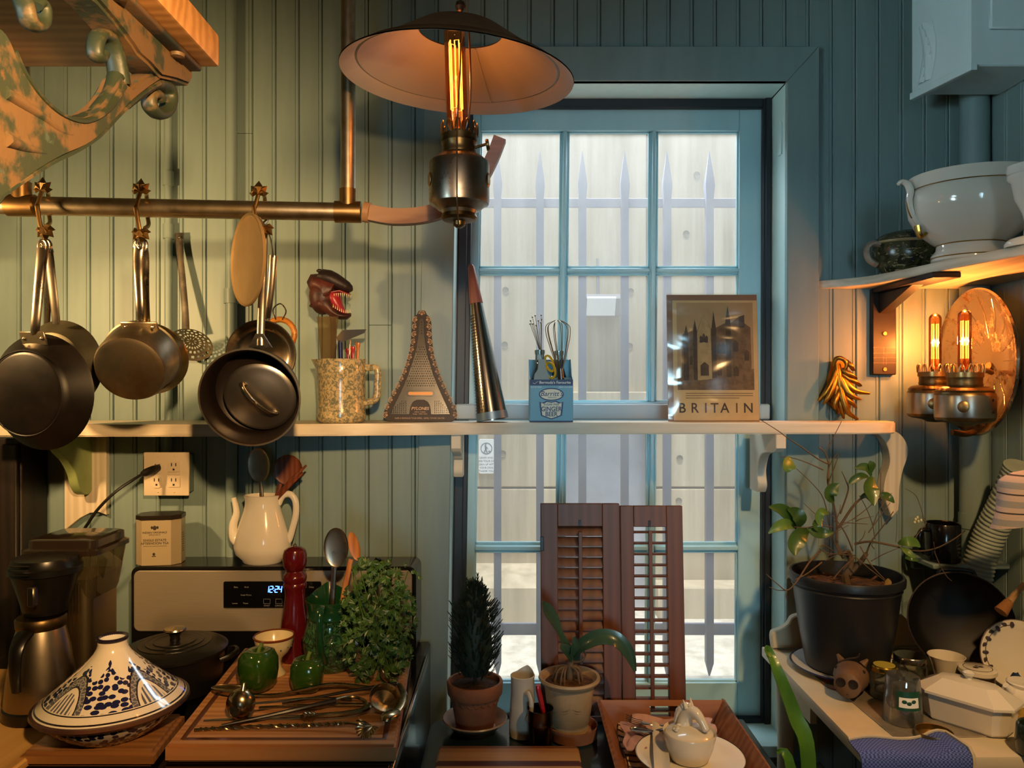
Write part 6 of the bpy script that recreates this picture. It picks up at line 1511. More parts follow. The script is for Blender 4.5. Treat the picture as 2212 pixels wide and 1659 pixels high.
t = flatw('ladle', 'silver ladle with ebony handle, its bowl at the right of the board', [(610, 1518, .004), (690, 1505, .012), (760, 1492, .022), (858, 1476, .036)], [.003, .0045], M_ebony, flat=.8)
g = G().lathe([(.0005, -.026), (.016, -.024), (.026, -.016), (.032, 0), (.0305, .0), (.025, -.014), (.0005, -.023)], 36)
part(t, 'bowl', g.rot('X', 38).rot('Z', 30).mv(PZ(832, 1506, ZU1 + .030)), M_silv, True)
t = flatw('shell_spoon', 'spoon with twisted handle and fluted shell bowl near the board front', [(420, 1577, 0), (500, 1572, .002), (600, 1568, .004), (680, 1566, .006), (750, 1562, .010), (775, 1566, .010)], [.0032, .0030], flat=1)
tp2 = [PZ(a, b, ZU1 + c) for a, b, c in spline([(430, 1576, 0), (500, 1572, .002), (600, 1568, .004), (680, 1566, .006), (745, 1562, .010)], 16)]
for ph in (0, PI):
    part(t, 'twist_wire', G().tube([p + Vector((0, math.cos(i * .9 + ph), math.sin(i * .9 + ph))) * .0030 for i, p in enumerate(tp2)], .0016, 5), M_silv, True)
c = PZ(797, 1572, ZU1 + .018)
g = G().lathe([(.003, .0), (.010, .010), (.018, .016), (.024, .018)], 44, sweep=200, wob=lambda a, j: 1 + (.10 * math.cos(22 * a) if j == 3 else .05 * math.cos(22 * a)))
part(t, 'shell_bowl', g.rot('Z', 160).rot('X', 60).rot('Z', -25).mv(c + Vector((.006, 0, .004))), M_silv, True, thick=.001)
t = flatw('soup_spoon', 'soup spoon standing tilted up beside the parsley stems', [(840, 1472, .012), (846, 1490, .006), (852, 1520, .003), (858, 1545, .001)], [.004, .007])
sbowl(t, 832, 1456, ZU1 + .024, .028, .018, 110, .010, True, M_steel, tilt=62)
t = flatw('gravy_spoon', 'curved silver spoon wrapping the right rim of the board', [(862, 1478, .030), (872, 1500, .026), (866, 1525, .018), (850, 1545, .012)], [.006, .010])
sbowl(t, 842, 1548, ZU1 + .016, .026, .016, 60, .010, False)
t = flatw('dinner_fork', 'plain silver fork lying between the spoon and the ladle', [(560, 1528, .002), (640, 1524, .005), (720, 1522, .005), (800, 1522, .002)], [.0035, .006])
# ================================================================== table under the window
ZTb = .74
M_tabt = mat('table_black_teal', '1d2c33', .22, col2='243840', nscale=6, coat=.3)
tb = thing('side_table', 'dark teal painted table under the window', 'table', (.3, 1.6 - D, -.10))
part(tb, 'table_top', G().prism([(-.195, 1.25 - D), (.565, 1.25 - D), (.565, 1.852 - D), (-.16, 1.852 - D), (-.185, 1.842 - D), (-.195, 1.82 - D)], ZTb - .03, ZTb, .004, plane='XY', seg=2), M_tabt, True)
for x_ in (-.165, .535):
    for d_ in (1.29, 1.81): part(tb, 'leg', G().prism([(a + x_, b + d_ - D) for a, b in rsec(.045, .045, .006)], -.10, ZTb - .031, plane='XY'), M_tabt, True)
for a in ((-.165, .535, 1.80, 1.82), (-.165, .535, 1.28, 1.30)): part(tb, 'apron', G().box(a[0], a[1], a[2] - D, a[3] - D, ZTb - .11, ZTb - .031), M_tabt, True)
M_terra = mat('terracotta', '9a6244', .8, col2='7c5138', nscale=9, bump=.3, bscale=50)
M_terrai = mat('saucer_glaze', '8a5c40', .3, col2='a88e74', nscale=4)
M_soil = mat('potting_soil', '2a1c12', .95, col2='4a3420', nscale=60, bump=1.0, bscale=90, bdist=.006)
M_soilb = mat('bark_soil', '3a2414', .9, col2='6a4628', nscale=50, bump=1.0, bscale=70, bdist=.008)
# conifer
p1_ = PZ(1026, 1578, ZTb)
sc1 = solo('plant_saucer', 'glazed terracotta saucer under the small conifer', 'saucer', G().lathe([(.0005, .0), (.046, 0), (.050, .004), (.068, .024), (.0765, .030), (.0745, .033), (.066, .028), (.048, .010), (.0005, .008)], 48).mv(p1_ + Vector((0, 0, .0005))), M_terrai)
cf_ = thing('potted_conifer', 'small dark conifer in a terracotta pot with scalloped frieze', 'plant', p1_ + Vector((0, 0, .011)))
part(cf_, 'pot', G().lathe([(.0005, .0), (.043, 0), (.045, .003), (.056, .070), (.0565, .074), (.062, .076), (.0645, .080), (.066, .104), (.064, .108), (.059, .108), (.057, .095), (.050, .08), (.0005, .075)], 48), M_terra)
for k in range(22):
    a = 2 * PI * k / 22
    q = [(.0565 * math.cos(a + s_ * .14) * 1.003, .0565 * math.sin(a + s_ * .14) * 1.003, .072 - .008 * (1 - s_ * s_)) for s_ in (-1, -.6, -.2, .2, .6, 1)]
    part(cf_, 'scallop', G().tube(q, .0012, 5), M_terra)
part(cf_, 'soil', G().lathe([(.0005, .099), (.030, .098), (.0575, .095)], 32), M_soil)
part(cf_, 'trunk', G().tube([(0, 0, .09), (0, 0, .28)], [.005, .002], 8), mat('bark', '3a2a1e', .8))
random.seed(12)
g = G(); H_ = .245
M_con = mat('conifer_needles', '1b2a20', .6, col2='263a2a', nscale=30)
def sprig(p, dr, L):
    dr = dr.normalized(); sd = dr.cross(Vector((random.uniform(-1, 1), random.uniform(-1, 1), .3))).normalized(); up_ = dr.cross(sd)
    for i in range(6):
        c = p + dr * L * i / 6
        for sgn in (-1, 1):
            for vv in (sd, up_):
                t_ = c + dr * L * .22 + vv * sgn * L * .20 * (1.1 - i / 8)
                w_ = (up_ if vv is sd else sd) * L * .045
                g.add([c - w_, c + w_, t_], [(0, 1, 2)])
    g.tube([p, p + dr * L], [L * .05, L * .02], 3, cap=False)
part(cf_, 'inner_foliage', G().lathe([(.0005, .115), (.030, .125), (.042, .17), (.038, .23), (.022, .30), (.006, .335), (.0005, .34)], 20), M_con)
for k in range(1000):
    t_ = random.random() ** .85; z_ = .118 + t_ * (H_ - .035)
    rmax = .058 * (math.sin(PI * min(1, .22 + .60 * t_)) ** .8) * (1 if t_ < .75 else max(.15, (1 - t_) * 4 * .92 + .08))
    a = random.uniform(0, 2 * PI); r_ = rmax * random.uniform(.35, 1)
    p = Vector((r_ * math.cos(a), r_ * math.sin(a), z_)); dr = Vector((math.cos(a) * .8, math.sin(a) * .8, 1.0))
    sprig(p, dr, random.uniform(.014, .026))
for a, b in ((-.020, .335), (-.008, .325), (.006, .345), (.016, .335), (.024, .315), (-.03, .31)): sprig(Vector((a, 0, b - .035)), Vector((a * .6, 0, 1)), .05)
part(cf_, 'needles', g, M_con, kind='stuff', smooth=0)
# cream jug
p2_ = PZ(1129, 1589, ZTb)
cj_ = thing('cream_jug', 'slim white creamer jug between the two potted plants', 'jug', p2_ + Vector((0, 0, .0005)))
def csp(q):
    kk = max(0, (q.z - .10) / .05); a = math.atan2(q.y, q.x); da = abs(((a - 1.2) + PI) % (2 * PI) - PI); ee = max(0, 1 - da / .9)
    return (q.x + .009 * kk * ee * math.cos(1.2), q.y + .009 * kk * ee * math.sin(1.2), q.z + .014 * kk * ee)
part(cj_, 'jug_body', G().lathe([(.0005, 0), (.029, 0), (.0315, .003), (.0315, .03), (.029, .075), (.027, .105), (.0275, .135), (.0285, .140), (.0265, .141), (.0245, .105), (.028, .04), (.0005, .01)], 40).warp(csp), mat('stoneware_white', 'c9c2b4', .3, coat=.2))
part(cj_, 'handle', G().tube(spline([(.008, -.027, .108), (.014, -.042, .112), (.019, -.050, .098), (.017, -.048, .07), (.010, -.034, .05)], 4), .0058, 10), MATS['stoneware_white'])
# orchid
p3_ = PZ(1226, 1592, ZTb)
solo('plant_saucer', 'plain terracotta saucer under the orchid pot', 'saucer', G().lathe([(.0005, 0), (.052, 0), (.056, .004), (.057, .022), (.058, .030), (.055, .030), (.053, .010), (.0005, .007)], 48).mv(p3_ + Vector((.012, 0, .0005))), M_terra)
oq = thing('potted_orchid', 'leaf-only orchid in a crackled beige flared pot', 'plant', p3_ + Vector((.004, 0, .0112)))
M_opot = mat('crackle_pot', 'b39a78', .5, col2='8e7858', nscale=7, bump=.2, bscale=30)
opr = [(.0005, 0), (.040, 0), (.044, .003), (.046, .012), (.043, .018), (.044, .026), (.047, .030), (.0545, .085), (.058, .112), (.068, .120), (.0715, .126), (.070, .131), (.064, .130), (.055, .115), (.0005, .10)]
part(oq, 'pot', G().lathe(opr, 48), M_opot)
for zz in (.06, .066):
    pts = [(1.004 * (.0435 + (zz + .006 * math.sin(3 * a) - .02) * .165) * math.cos(a), 1.004 * (.0435 + (zz + .006 * math.sin(3 * a) - .02) * .165) * math.sin(a), zz + .006 * math.sin(3 * a) + .002 * math.sin(11 * a)) for a in [R(x_) for x_ in (range(200, 330, 6) if zz < .065 else range(220, 300, 6))]]
    part(oq, 'crack_line', G().tube(pts, .0008, 4), M_sep2)
part(oq, 'soil', G().lathe([(.0005, .122), (.03, .121), (.060, .116)], 32), M_soilb)
M_orch = mat('orchid_leaf', '2f4a38', .3, col2='3d5a44', nscale=8, coat=.2)
dq = p3_.y + D
def strap(pts, ws, m, par, nm, fold=.25, nrm=(0, -.6, .8)):
    """strap leaf along room points with a centre fold"""
    q = [Vector(p) for p in spline(pts, 5)]; k = len(q); V = []; Fc = []
    W = spline([(w_,) for w_ in ws], 5) if len(ws) == len(pts) else None
    for i, p in enumerate(q):
        t_ = (q[min(i + 1, k - 1)] - q[max(i - 1, 0)]).normalized(); nn = Vector(nrm); sd = t_.cross(nn).normalized(); n2 = sd.cross(t_)
        w_ = W[i][0] if W else ws[0]
        V += [p - sd * w_ + n2 * w_ * fold, p - sd * w_ * .5 + n2 * w_ * fold * .35, p, p + sd * w_ * .5 + n2 * w_ * fold * .35, p + sd * w_ + n2 * w_ * fold]
    for i in range(k - 1):
        for j in range(4): a = i * 5 + j; Fc.append((a, a + 5, a + 6, a + 1))
    return part(par, nm, G().add(V, Fc), m, True, smooth=60, thick=.0012)
strap([P(1240, 1418, dq), P(1222, 1395, dq - .01), P(1208, 1368, dq - .015), P(1195, 1340, dq - .02), P(1178, 1315, dq - .03), P(1172, 1300, dq - .035)], [.010, .011, .010, .016, .016, .004], M_orch, oq, 'leaf', .3, (.8, -.6, .2))
strap([P(1238, 1412, dq), P(1262, 1392, dq - .02), P(1295, 1378, dq - .03), P(1330, 1382, dq - .035), P(1358, 1410, dq - .035), P(1372, 1450, dq - .035)], [.012, .016, .018, .017, .013, .003], M_orch, oq, 'leaf', .35, (-.2, -.75, .65))
strap([P(1238, 1420, dq), P(1225, 1405, dq - .015), P(1210, 1395, dq - .025)], [.012, .013, .006], M_orch, oq, 'leaf', .4, (.2, -.9, .4))
strap([P(1238, 1425, dq), P(1242, 1400, dq - .01), P(1240, 1375, dq - .012)], [.012, .012, .003], M_orch, oq, 'leaf', .5, (.2, -.9, .1))
random.seed(8)
M_root = mat('dry_root', '6a5640', .7)
for k in range(16):
    a = random.uniform(0, 2 * PI); b = p3_ + Vector((.004 + random.uniform(-.006, .006), random.uniform(-.006, .006), .165))
    e_ = p3_ + Vector((.035 * math.cos(a), .035 * math.sin(a), .131)); m_ = (b + e_) / 2 + Vector((math.cos(a) * .008, math.sin(a) * .008, .012))
    part(oq, 'root', G().tube(spline([b, m_, e_], 4), .0022, 6), M_root, True)
part(oq, 'root', G().tube(spline([P(1240, 1430, dq), P(1256, 1428, dq - .01), P(1265, 1412, dq - .01), P(1252, 1398, dq - .01)], 5), .0022, 6), M_root, True)
part(oq, 'crown', G().tube([p3_ + Vector((.004, 0, .125)), p3_ + Vector((.006, 0, .15)), p3_ + Vector((.008, 0, .185))], [.007, .008, .007], 10), M_root, True)
# metal cup with red knife
p4_ = PZ(1167, 1617, ZTb)
cup = thing('metal_cup', 'dark ringed metal beaker in front of the orchid pot', 'cup', p4_ + Vector((0, 0, .0005)))
part(cup, 'beaker', G().lathe([(.0005, 0), (.0245, 0), (.026, .003), (.0275, .055), (.0285, .058), (.0275, .062), (.0288, .088), (.0298, .0905), (.0283, .0905), (.0265, .06), (.0245, .006), (.0005, .004)], 40), metal('bronze_cup', '5a4a3c', .26, col2='3a2e24', nscale=8))
kn = thing('red_knife', 'bright red knife handle sticking out of the metal beaker', 'knife', p4_ + Vector((0, 0, .01)))
dk4 = p4_.y + D
part(kn, 'handle', G().tube(spline([P(1174, 1538, dk4), P(1168, 1512, dk4), P(1163, 1490, dk4), P(1162, 1480, dk4)], 4), [.005 + .0012 * math.sin(PI * i / 12) * (1 if i < 11 else .5) for i in range(13)], 10, flat=1.3), mat('red_plastic', 'b0202a', .3), True)
part(kn, 'blade', G().tube([P(1174, 1538, dk4), P(1180, 1590, dk4)], [(.001, .007), (.001, .005)], 6), M_steel, True)
# striped board
n = N('striped_board'); sp3 = n.n('ShaderNodeSeparateXYZ'); n.l(n.coord(), sp3.inputs[0])
cr = n.ramp(n.math('MULTIPLY', n.math('ADD', sp3.outputs[1], .1), 5.0), [(0, lin('6a1f18')), (.30, lin('b48a52')), (.55, lin('4a1c16')), (.66, lin('b98f58')), (.84, lin('a87a46')), (.93, lin('6a3c20')), (.97, lin('8a5a30'))])
[x for x in n.t.nodes if x.type == 'VALTORGB'][0].color_ramp.interpolation = 'CONSTANT'
gz = n.noise(n.coord(scale=(.6, 9, 9)), 8, 5, .6); n.set(Base_Color=n.mix(n.math('MULTIPLY', gz, .45), cr, lin('3a2012')), Roughness=.4)
cbx = thing('cutting_board', 'striped laminated board at the front of the dark table', 'cutting board', (-.005, 1.55 - D, ZTb + .0005))
part(cbx, 'board', G().prism([(a - .007, b + 1.555 - D) for a, b in rsec(.302, .19, .010)], ZTb + .0005, ZTb + .030, .003, plane='XY', seg=2), n.m, True)
# shutters
M_shut = wood('shutter_wood', '5c3420', '6e4028', 2, 4, .5)
def shutter(label, px0, px1, pyt, ox0, ox1, oyt, n_sl, ang, rod, dshift=0):
    db_, dt_ = 1.836, 1.880
    x0_, x1_ = (px0 - CX) / F * 1.86, (px1 - CX) / F * 1.86 - .001
    zt_ = ZC - (pyt - HZ) / F * dt_
    Lh = zt_ - ZTb - .001; tilt = math.degrees(math.atan2(dt_ - db_, Lh)); Ls = Lh / math.cos(R(tilt))
    t = thing('louvred_shutter', label, 'shutter', ((x0_ + x1_) / 2, db_ - D, ZTb + .002), rot=(-R(tilt), 0, 0), group='wooden shutters leaning in the window')
    w_ = x1_ - x0_; o0 = (ox0 - CX) / F * 1.86 - (x0_ + x1_) / 2; o1 = (ox1 - CX) / F * 1.86 - (x0_ + x1_) / 2
    ztop = Ls - S(oyt - pyt, 1.87)
    zbt = .012
    th = .020
    part(t, 'stile', G().box(-w_ / 2, o0, -th / 2, th / 2, 0, Ls, .0015), M_shut); part(t, 'stile', G().box(o1, w_ / 2, -th / 2, th / 2, 0, Ls, .0015), M_shut)
    part(t, 'rail', G().box(o0, o1, -th / 2, th / 2, ztop, Ls, .0015), M_shut); part(t, 'rail', G().box(o0, o1, -th / 2, th / 2, 0, zbt, .0015), M_shut)
    sp_ = (ztop - zbt) / n_sl; s0 = None
    for k in range(n_sl):
        z_ = zbt + sp_ * (k + .5)
        if s0 is None:
            s0 = part(t, 'slat', G().tube([(o0, 0, 0), (o1, 0, 0)], [(.0022, .0128)] * 2, 8, up=(0, 0, 1)).rot('X', ang), M_shut); o = s0
        else: o = dup(t, s0)
        o.location = (0, 0, z_)
    rx = (rod - CX) / F * 1.86 - (x0_ + x1_) / 2
    part(t, 'tilt_rod', G().box(rx - .0045, rx + .0045, -.021, -.013, zbt + .02, ztop - .012 + (.0 if ang > 40 else .004), .001), M_shut)
    part(t, 'catch', G().box(rx - .003, rx + .003, -th / 2 - .002, -th / 2, ztop + .001, ztop + .016, .0005), M_iron2)
    return t, w_, Ls, th
t, w_, Ls, th = shutter('wider brown louvred shutter with closed slats leaning in the window', 1168, 1340, 1088, 1205, 1302, 1137, 18, 64, 1253)
part(t, 'hinge', G().box(-w_ / 2 - .001, -w_ / 2 + .008, -th / 2 - .002, -th / 2, Ls - .115, Ls - .08, .001), M_iron2)
shutter('narrower brown louvred shutter with open slats leaning in the window', 1341, 1477, 1093, 1370, 1441, 1138, 17, 6, 1404)
# ---- tray and its contents
M_tray = wood('tray_wood', '7c4a2c', '9a6540', 0, 4, .4, coat=.15)
ty = thing('wooden_tray', 'flared wooden serving tray with handle slots on the dark table', 'tray', (.357, 1.6 - D, ZTb + .0005))
b0_, b1_, r0_, r1_ = (.237, .478), (1.405, 1.800), (.203, .511), (1.37, 1.822)
zb0, zr = ZTb + .001, ZTb + .058
part(ty, 'tray_bottom', G().box(b0_[0], b0_[1], b1_[0] - D, b1_[1] - D, zb0, zb0 + .007), M_tray, True)
def wallq(a, b, c_, e_, tk=.008):
    """sloping side between bottom edge a-b and rim edge c_-e_"""
    a, b, c_, e_ = [Vector(p) for p in (a, b, c_, e_)]; nn = (b - a).cross(c_ - a).normalized() * tk
    return G().add([a, b, e_, c_, a + nn, b + nn, e_ + nn, c_ + nn], [(0, 1, 2, 3), (4, 7, 6, 5), (0, 4, 5, 1), (1, 5, 6, 2), (2, 6, 7, 3), (3, 7, 4, 0)])
bl_, br_, fl_, fr2 = (b0_[0], b1_[1] - D, zb0), (b0_[1], b1_[1] - D, zb0), (b0_[0], b1_[0] - D, zb0), (b0_[1], b1_[0] - D, zb0)
tl_, tr_, tfl, tfr = (r0_[0], r1_[1] - D, zr), (r0_[1], r1_[1] - D, zr), (r0_[0], r1_[0] - D, zr), (r0_[1], r1_[0] - D, zr)
part(ty, 'side_wall', wallq(fl_, bl_, tfl, tl_), M_tray, True); part(ty, 'side_wall', wallq(br_, fr2, tr_, tfr), M_tray, True)
part(ty, 'side_wall', wallq(fr2, fl_, tfr, tfl), M_tray, True)
def seg_w(u0, u1, v0, v1):
    L = lambda u_, v_: Vector(bl_).lerp(Vector(br_), u_).lerp(Vector(tl_).lerp(Vector(tr_), u_), v_)
    return wallq(L(u0, v0), L(u1, v0), L(u0, v1), L(u1, v1))
bwall = G()
for q in ((0, .40, 0, 1), (.40, .665, 0, .40), (.40, .665, .78, 1), (.665, 1, 0, 1)): bwall.merge(seg_w(*q))
part(ty, 'rear_wall', bwall, M_tray, True)
ZTr = zb0 + .0078
M_pink = mat('pink_linen', 'c2a0a0', .85, col2='b29090', nscale=30, bump=.3, bscale=300, sheen=.3)
n = N('striped_linen'); sp3 = n.n('ShaderNodeSeparateXYZ'); n.l(n.coord(rot=(0, 0, R(20))), sp3.inputs[0])
fq = n.math('FRACT', n.math('MULTIPLY', sp3.outputs[1], 38.0)); n.set(Base_Color=n.mix(n.math('LESS_THAN', fq, .35), lin('c8b48c'), lin('4a4030')), Roughness=.85); M_strn = n.m
random.seed(6)
def cloth(name, label, corners, m, amp=.006, nu=22, nv=22, seed=1, base=ZTr, lift=.002, thick=.0025, cat='napkin'):
    """folded cloth lying on the tray: corners as pixels on the tray bottom"""
    c = [PZ(a, b, base + lift) for a, b in corners]
    def fn(u_, v_):
        p = c[0].lerp(c[1], u_).lerp(c[3].lerp(c[2], u_), v_)
        z_ = amp * (abs(math.sin(u_ * 5 + seed + 2 * v_)) * abs(math.sin(v_ * 4 + seed * 2 + u_)) + .35 * math.sin(u_ * 14 + seed) * math.sin(v_ * 11)) * .9
        return p + Vector((.004 * math.sin(v_ * 9 + seed), .004 * math.sin(u_ * 8 + seed), max(0, z_)))
    return solo(name, label, cat, G().grid(nu, nv, fn), m, thick=thick)
cloth('striped_napkin', 'cream and brown striped napkin at the left of the tray', [(1332, 1562), (1402, 1568), (1432, 1700), (1366, 1700)], M_strn, .004, seed=2, lift=.0028)
cloth('pink_napkin', 'crumpled pink linen napkin lying across the rear of the tray', [(1362, 1556), (1534, 1554), (1548, 1592), (1368, 1610)], M_pink, .016, seed=1, lift=.0095)
cloth('folded_napkin', 'folded pink napkin corner under the fork and spoon', [(1342, 1562), (1402, 1570), (1396, 1618), (1352, 1620)], mat('dusky_pink', 'b08e8e', .85, col2='a07e7e', nscale=30), .008, seed=4, lift=.027)
dpl = PZ(1490, 1650, ZTr + .012)
pl_ = thing('dinner_plate', 'white dinner plate with a thin dark rim on the tray', 'plate', Vector((dpl.x, dpl.y, ZTr + .0145)))
part(pl_, 'plate_body', G().lathe([(.0005, 0), (.062, 0), (.066, .003), (.088, .010), (.110, .016), (.1125, .0175), (.110, .019), (.088, .0135), (.068, .006), (.0005, .004)], 64), M_cerw)
part(pl_, 'rim_line', G().lathe([(.1112, .0176), (.1132, .0178), (.1120, .0195)], 64), mat('rim_grey', '4a4c54', .3))
zp = ZTr + .0145 + .0045
bc_ = Vector((dpl.x, dpl.y + .004, zp + .001))
M_bisc = mat('pale_glaze', 'd2cbb8', .16, coat=.5)
hb = thing('lidded_bowl', 'cream lidded bowl with a horse head on its lid', 'bowl', bc_)
part(hb, 'bowl_body', G().lathe([(.0005, 0), (.036, 0), (.040, .004), (.050, .03), (.0555, .058), (.0545, .060), (.0525, .058), (.047, .03), (.0005, .008)], 48), M_bisc)
part(hb, 'lid', G().lathe([(.0505, .053), (.049, .0575), (.040, .063), (.022, .068), (.0005, .070)], 48), M_bisc)
hd = spline([(-.008, .012, .066), (-.006, .010, .082), (.000, .004, .096), (.010, -.006, .100), (.020, -.016, .090), (.027, -.022, .076), (.030, -.025, .068)], 4)
rr_ = [.019, .018, .0172, .0165, .016, .0155, .015, .0148, .0145, .0142, .014, .0142, .0144, .014, .0132, .0125, .0118, .011, .0105, .0102, .010, .0098, .0095, .008, .004]
hh = part(hb, 'horse_head', G().tube(hd, rr_[:len(hd)], 14, flat=.82), M_bisc)
for sx in (-1, 1): part(hh, 'ear', G().tube([(.000 + sx * .007, .004 + sx * .005, .107), (-.004 + sx * .009, .008 + sx * .006, .124)], [.0052, .0008], 8), M_bisc)
part(hh, 'mane', G().tube(spline([(.004, -.002, .113), (-.008, .006, .110), (-.018, .014, .098), (-.022, .018, .082), (-.024, .020, .070)], 4), [.004, .006, .005, .007, .005, .007, .005, .007, .006, .007, .006, .007, .006, .006, .006, .006, .005], 8), M_bisc)
for k in range(7): part(hh, 'mane_lock', G().ball((-.030 - .002 * (k % 2) + .004 * (k // 3), .0 - .008 * (k % 3), .0655 + .001 * k), (.0055, .004, .0032), 8, 6), M_bisc)
# paper slip between plate and bowl
cn = [Vector(PZ(a, b, ZTr + .038)) for a, b in ((1408, 1562), (1440, 1576), (1450, 1690), (1415, 1700))]
solo('paper_napkin', 'narrow white paper napkin folded on the plate beside the bowl', 'napkin', G().grid(6, 14, lambda u_, v_: cn[0].lerp(cn[1], u_).lerp(cn[3].lerp(cn[2], u_), v_) + Vector((0, 0, .003 * math.sin(u_ * 6 + v_ * 2) + .004 * (1 - v_)))), mat('paper_white', 'c8c2b4', .7), thick=.0015)
M_cut = metal('bright_cutlery', 'b4b0a8', .16)
fkz = ZTr + .040
def lay(pts, r_, m=M_cut): return G().tube(spline([PZ(a, b, z_) for a, b, z_ in pts], 5), r_, 8, up=(0, 0, 1))
fo_ = thing('dinner_fork', 'steel fork lying on the folded pink napkin', 'fork', PZ(1380, 1555, fkz))
pts = [(1468, 1570, fkz - .002), (1440, 1568, fkz), (1412, 1566, fkz + .002), (1402, 1565, fkz + .003)]
part(fo_, 'handle', G().tube(spline([PZ(*p) for p in pts], 5), [(.0012, .0045 - .0002 * i) for i in range(16)], 8, up=(0, 0, 1)), M_cut, True)
part(fo_, 'fork_root', G().tube([PZ(1404, 1565, fkz + .003), PZ(1394, 1563, fkz + .002), PZ(1386, 1561, fkz + .001)], [(.001, .003), (.001, .0085), (.001, .0095)], 8, up=(0, 0, 1)), M_cut, True)
for k in range(4):
    a, b = PZ(1388, 1556.5 + 3.2 * k, fkz + .001), PZ(1352, 1543 + 4.2 * k, fkz + .006)
    part(fo_, 'tine', G().tube([a, (a + b) / 2 - Vector((0, 0, .003)), b], .0011, 6), M_cut, True)
sp4 = thing('teaspoon', 'steel spoon lying below the fork on the folded pink napkin', 'spoon', PZ(1380, 1580, fkz))
part(sp4, 'handle', G().tube(spline([PZ(1402, 1580, fkz), PZ(1425, 1576, fkz + .004), PZ(1455, 1568, fkz + .004)], 5), [(.0012, .003 + .0002 * i) for i in range(11)], 8, up=(0, 0, 1)), M_cut, True)
sbowl(sp4, 1382, 1576, fkz + .004, .026, .0125, -14, .007, True, M_cut)
# ================================================================== washstand on the right and its contents
ZW = .85
M_ww = paint('washstand_paint', 'c9bda2', worn='8a7858', wornamt=-.03, rough=.5, var=.06)
wsd = thing('washstand', 'cream painted washstand with scrolled back board', 'washstand', (.96, 1.7 - D, -.10))
WX, WF, WB = .672, 1.435, 2.045
part(wsd, 'top', G().box(WX, XR - .003, WF - D, WB - D, ZW - .026, ZW, .004, 2), M_ww, True)
part(wsd, 'apron', G().box(WX + .03, XR - .02, WF + .02 - D, WF + .04 - D, ZW - .13, ZW - .0265), M_ww, True)
part(wsd, 'side_apron', G().box(WX + .035, WX + .05, 1.80 - D, WB - .03 - D, ZW - .10, ZW - .0265), M_ww, True)
for x_, d_ in ((WX + .05, WF + .04), (XR - .05, WF + .04), (WX + .05, WB - .04), (XR - .05, WB - .04)):
    part(wsd, 'leg', G().lathe([(.018, -.10), (.022, -.02), (.016, .1), (.024, .4), (.020, .6), (.024, ZW - .10), (.024, ZW - .027)], 16).mv(x_, d_ - D, 0), M_ww, True)
bbz = lambda py: ZC - (py - HZ) / F * 2.03
bbx = lambda px: (px - CX) / F * 2.03
top_ = spline([(1667, 1398), (1664, 1375), (1668, 1362), (1684, 1356), (1700, 1345), (1708, 1332), (1722, 1326), (1760, 1318), (1850, 1316), (1930, 1320), (1960, 1340), (2012, 1392)], 4)
part(wsd, 'back_board', G().prism([(bbx(a), max(bbz(b), ZW + .0005)) for a, b in top_], 2.018 - D, 2.042 - D, .003), M_ww, True)
# plant pot on an enamel plate
pp = Vector((.829, 1.885 - D, ZW))
ep = thing('enamel_plate', 'white enamel plate with dark blue rim under the black pot', 'plate', pp + Vector((0, -.008, .0005)))
part(ep, 'plate_body', G().lathe([(.0005, 0), (.095, 0), (.100, .003), (.128, .012), (.1335, .0145), (.128, .0155), (.10, .006), (.0005, .003)], 64), mat('enamel_white', 'c8c6c0', .2, coat=.4))
part(ep, 'blue_rim', G().lathe([(.130, .0135), (.1348, .015), (.130, .0168)], 64), mat('enamel_blue', '1c2040', .2))
lp = thing('potted_lemon_tree', 'scraggly lemon tree with few leaves in a black nursery pot', 'plant', pp + Vector((0, 0, .0068)))
M_npot = mat('nursery_pot', '17181b', .4, col2='202226', nscale=5)
part(lp, 'pot', G().lathe([(.0005, 0), (.088, 0), (.095, .004), (.112, .100), (.126, .205), (.128, .208), (.1335, .212), (.1345, .226), (.132, .232), (.127, .232), (.122, .2), (.0005, .19)], 64), M_npot)
part(lp, 'pot_rib', G().lathe([(.1265, .198), (.128, .200), (.1268, .203)], 64), M_npot)
part(lp, 'soil', G().lathe([(.0005, .206), (.06, .204), (.121, .198)], 40), M_soilb)
random.seed(33)
for k in range(26):
    a, r_ = random.uniform(0, 2 * PI), random.uniform(.02, .105)
    c = pp + Vector((r_ * math.cos(a), r_ * math.sin(a), .2125)); dr = Vector((random.uniform(-1, 1), random.uniform(-1, 1), random.uniform(-.1, .35))).normalized()
    part(lp, 'bark_chip', G().tube([c - dr * .012, c + dr * .012], [(.0015, .005), (.001, .004)], 6, up=(0, 0, 1)), M_soilb, True)
dL = pp.y + D
M_br = mat('lemon_bark', '4a3c28', .7, col2='5e4c34', nscale=20); M_brd = mat('dead_twig', '5e4a36', .75); M_brg = mat('green_twig', '5c6a3c', .6)
def brn(pts, r0_, r1_, m=None, nm='branch'):
    q = spline([P(a, b, dL + c) for a, b, c in pts], 4); k = len(q)
    return part(lp, nm, G().tube(q, [r0_ + (r1_ - r0_) * i / (k - 1) for i in range(k)], 6), m or M_br, True)
brn([(1832, 1270, 0), (1826, 1240, 0), (1838, 1215, 0), (1830, 1190, 0)], .011, .007, nm='trunk'); brn([(1834, 1240, 0), (1858, 1215, -.01), (1872, 1195, -.02)], .008, .005, nm='trunk')
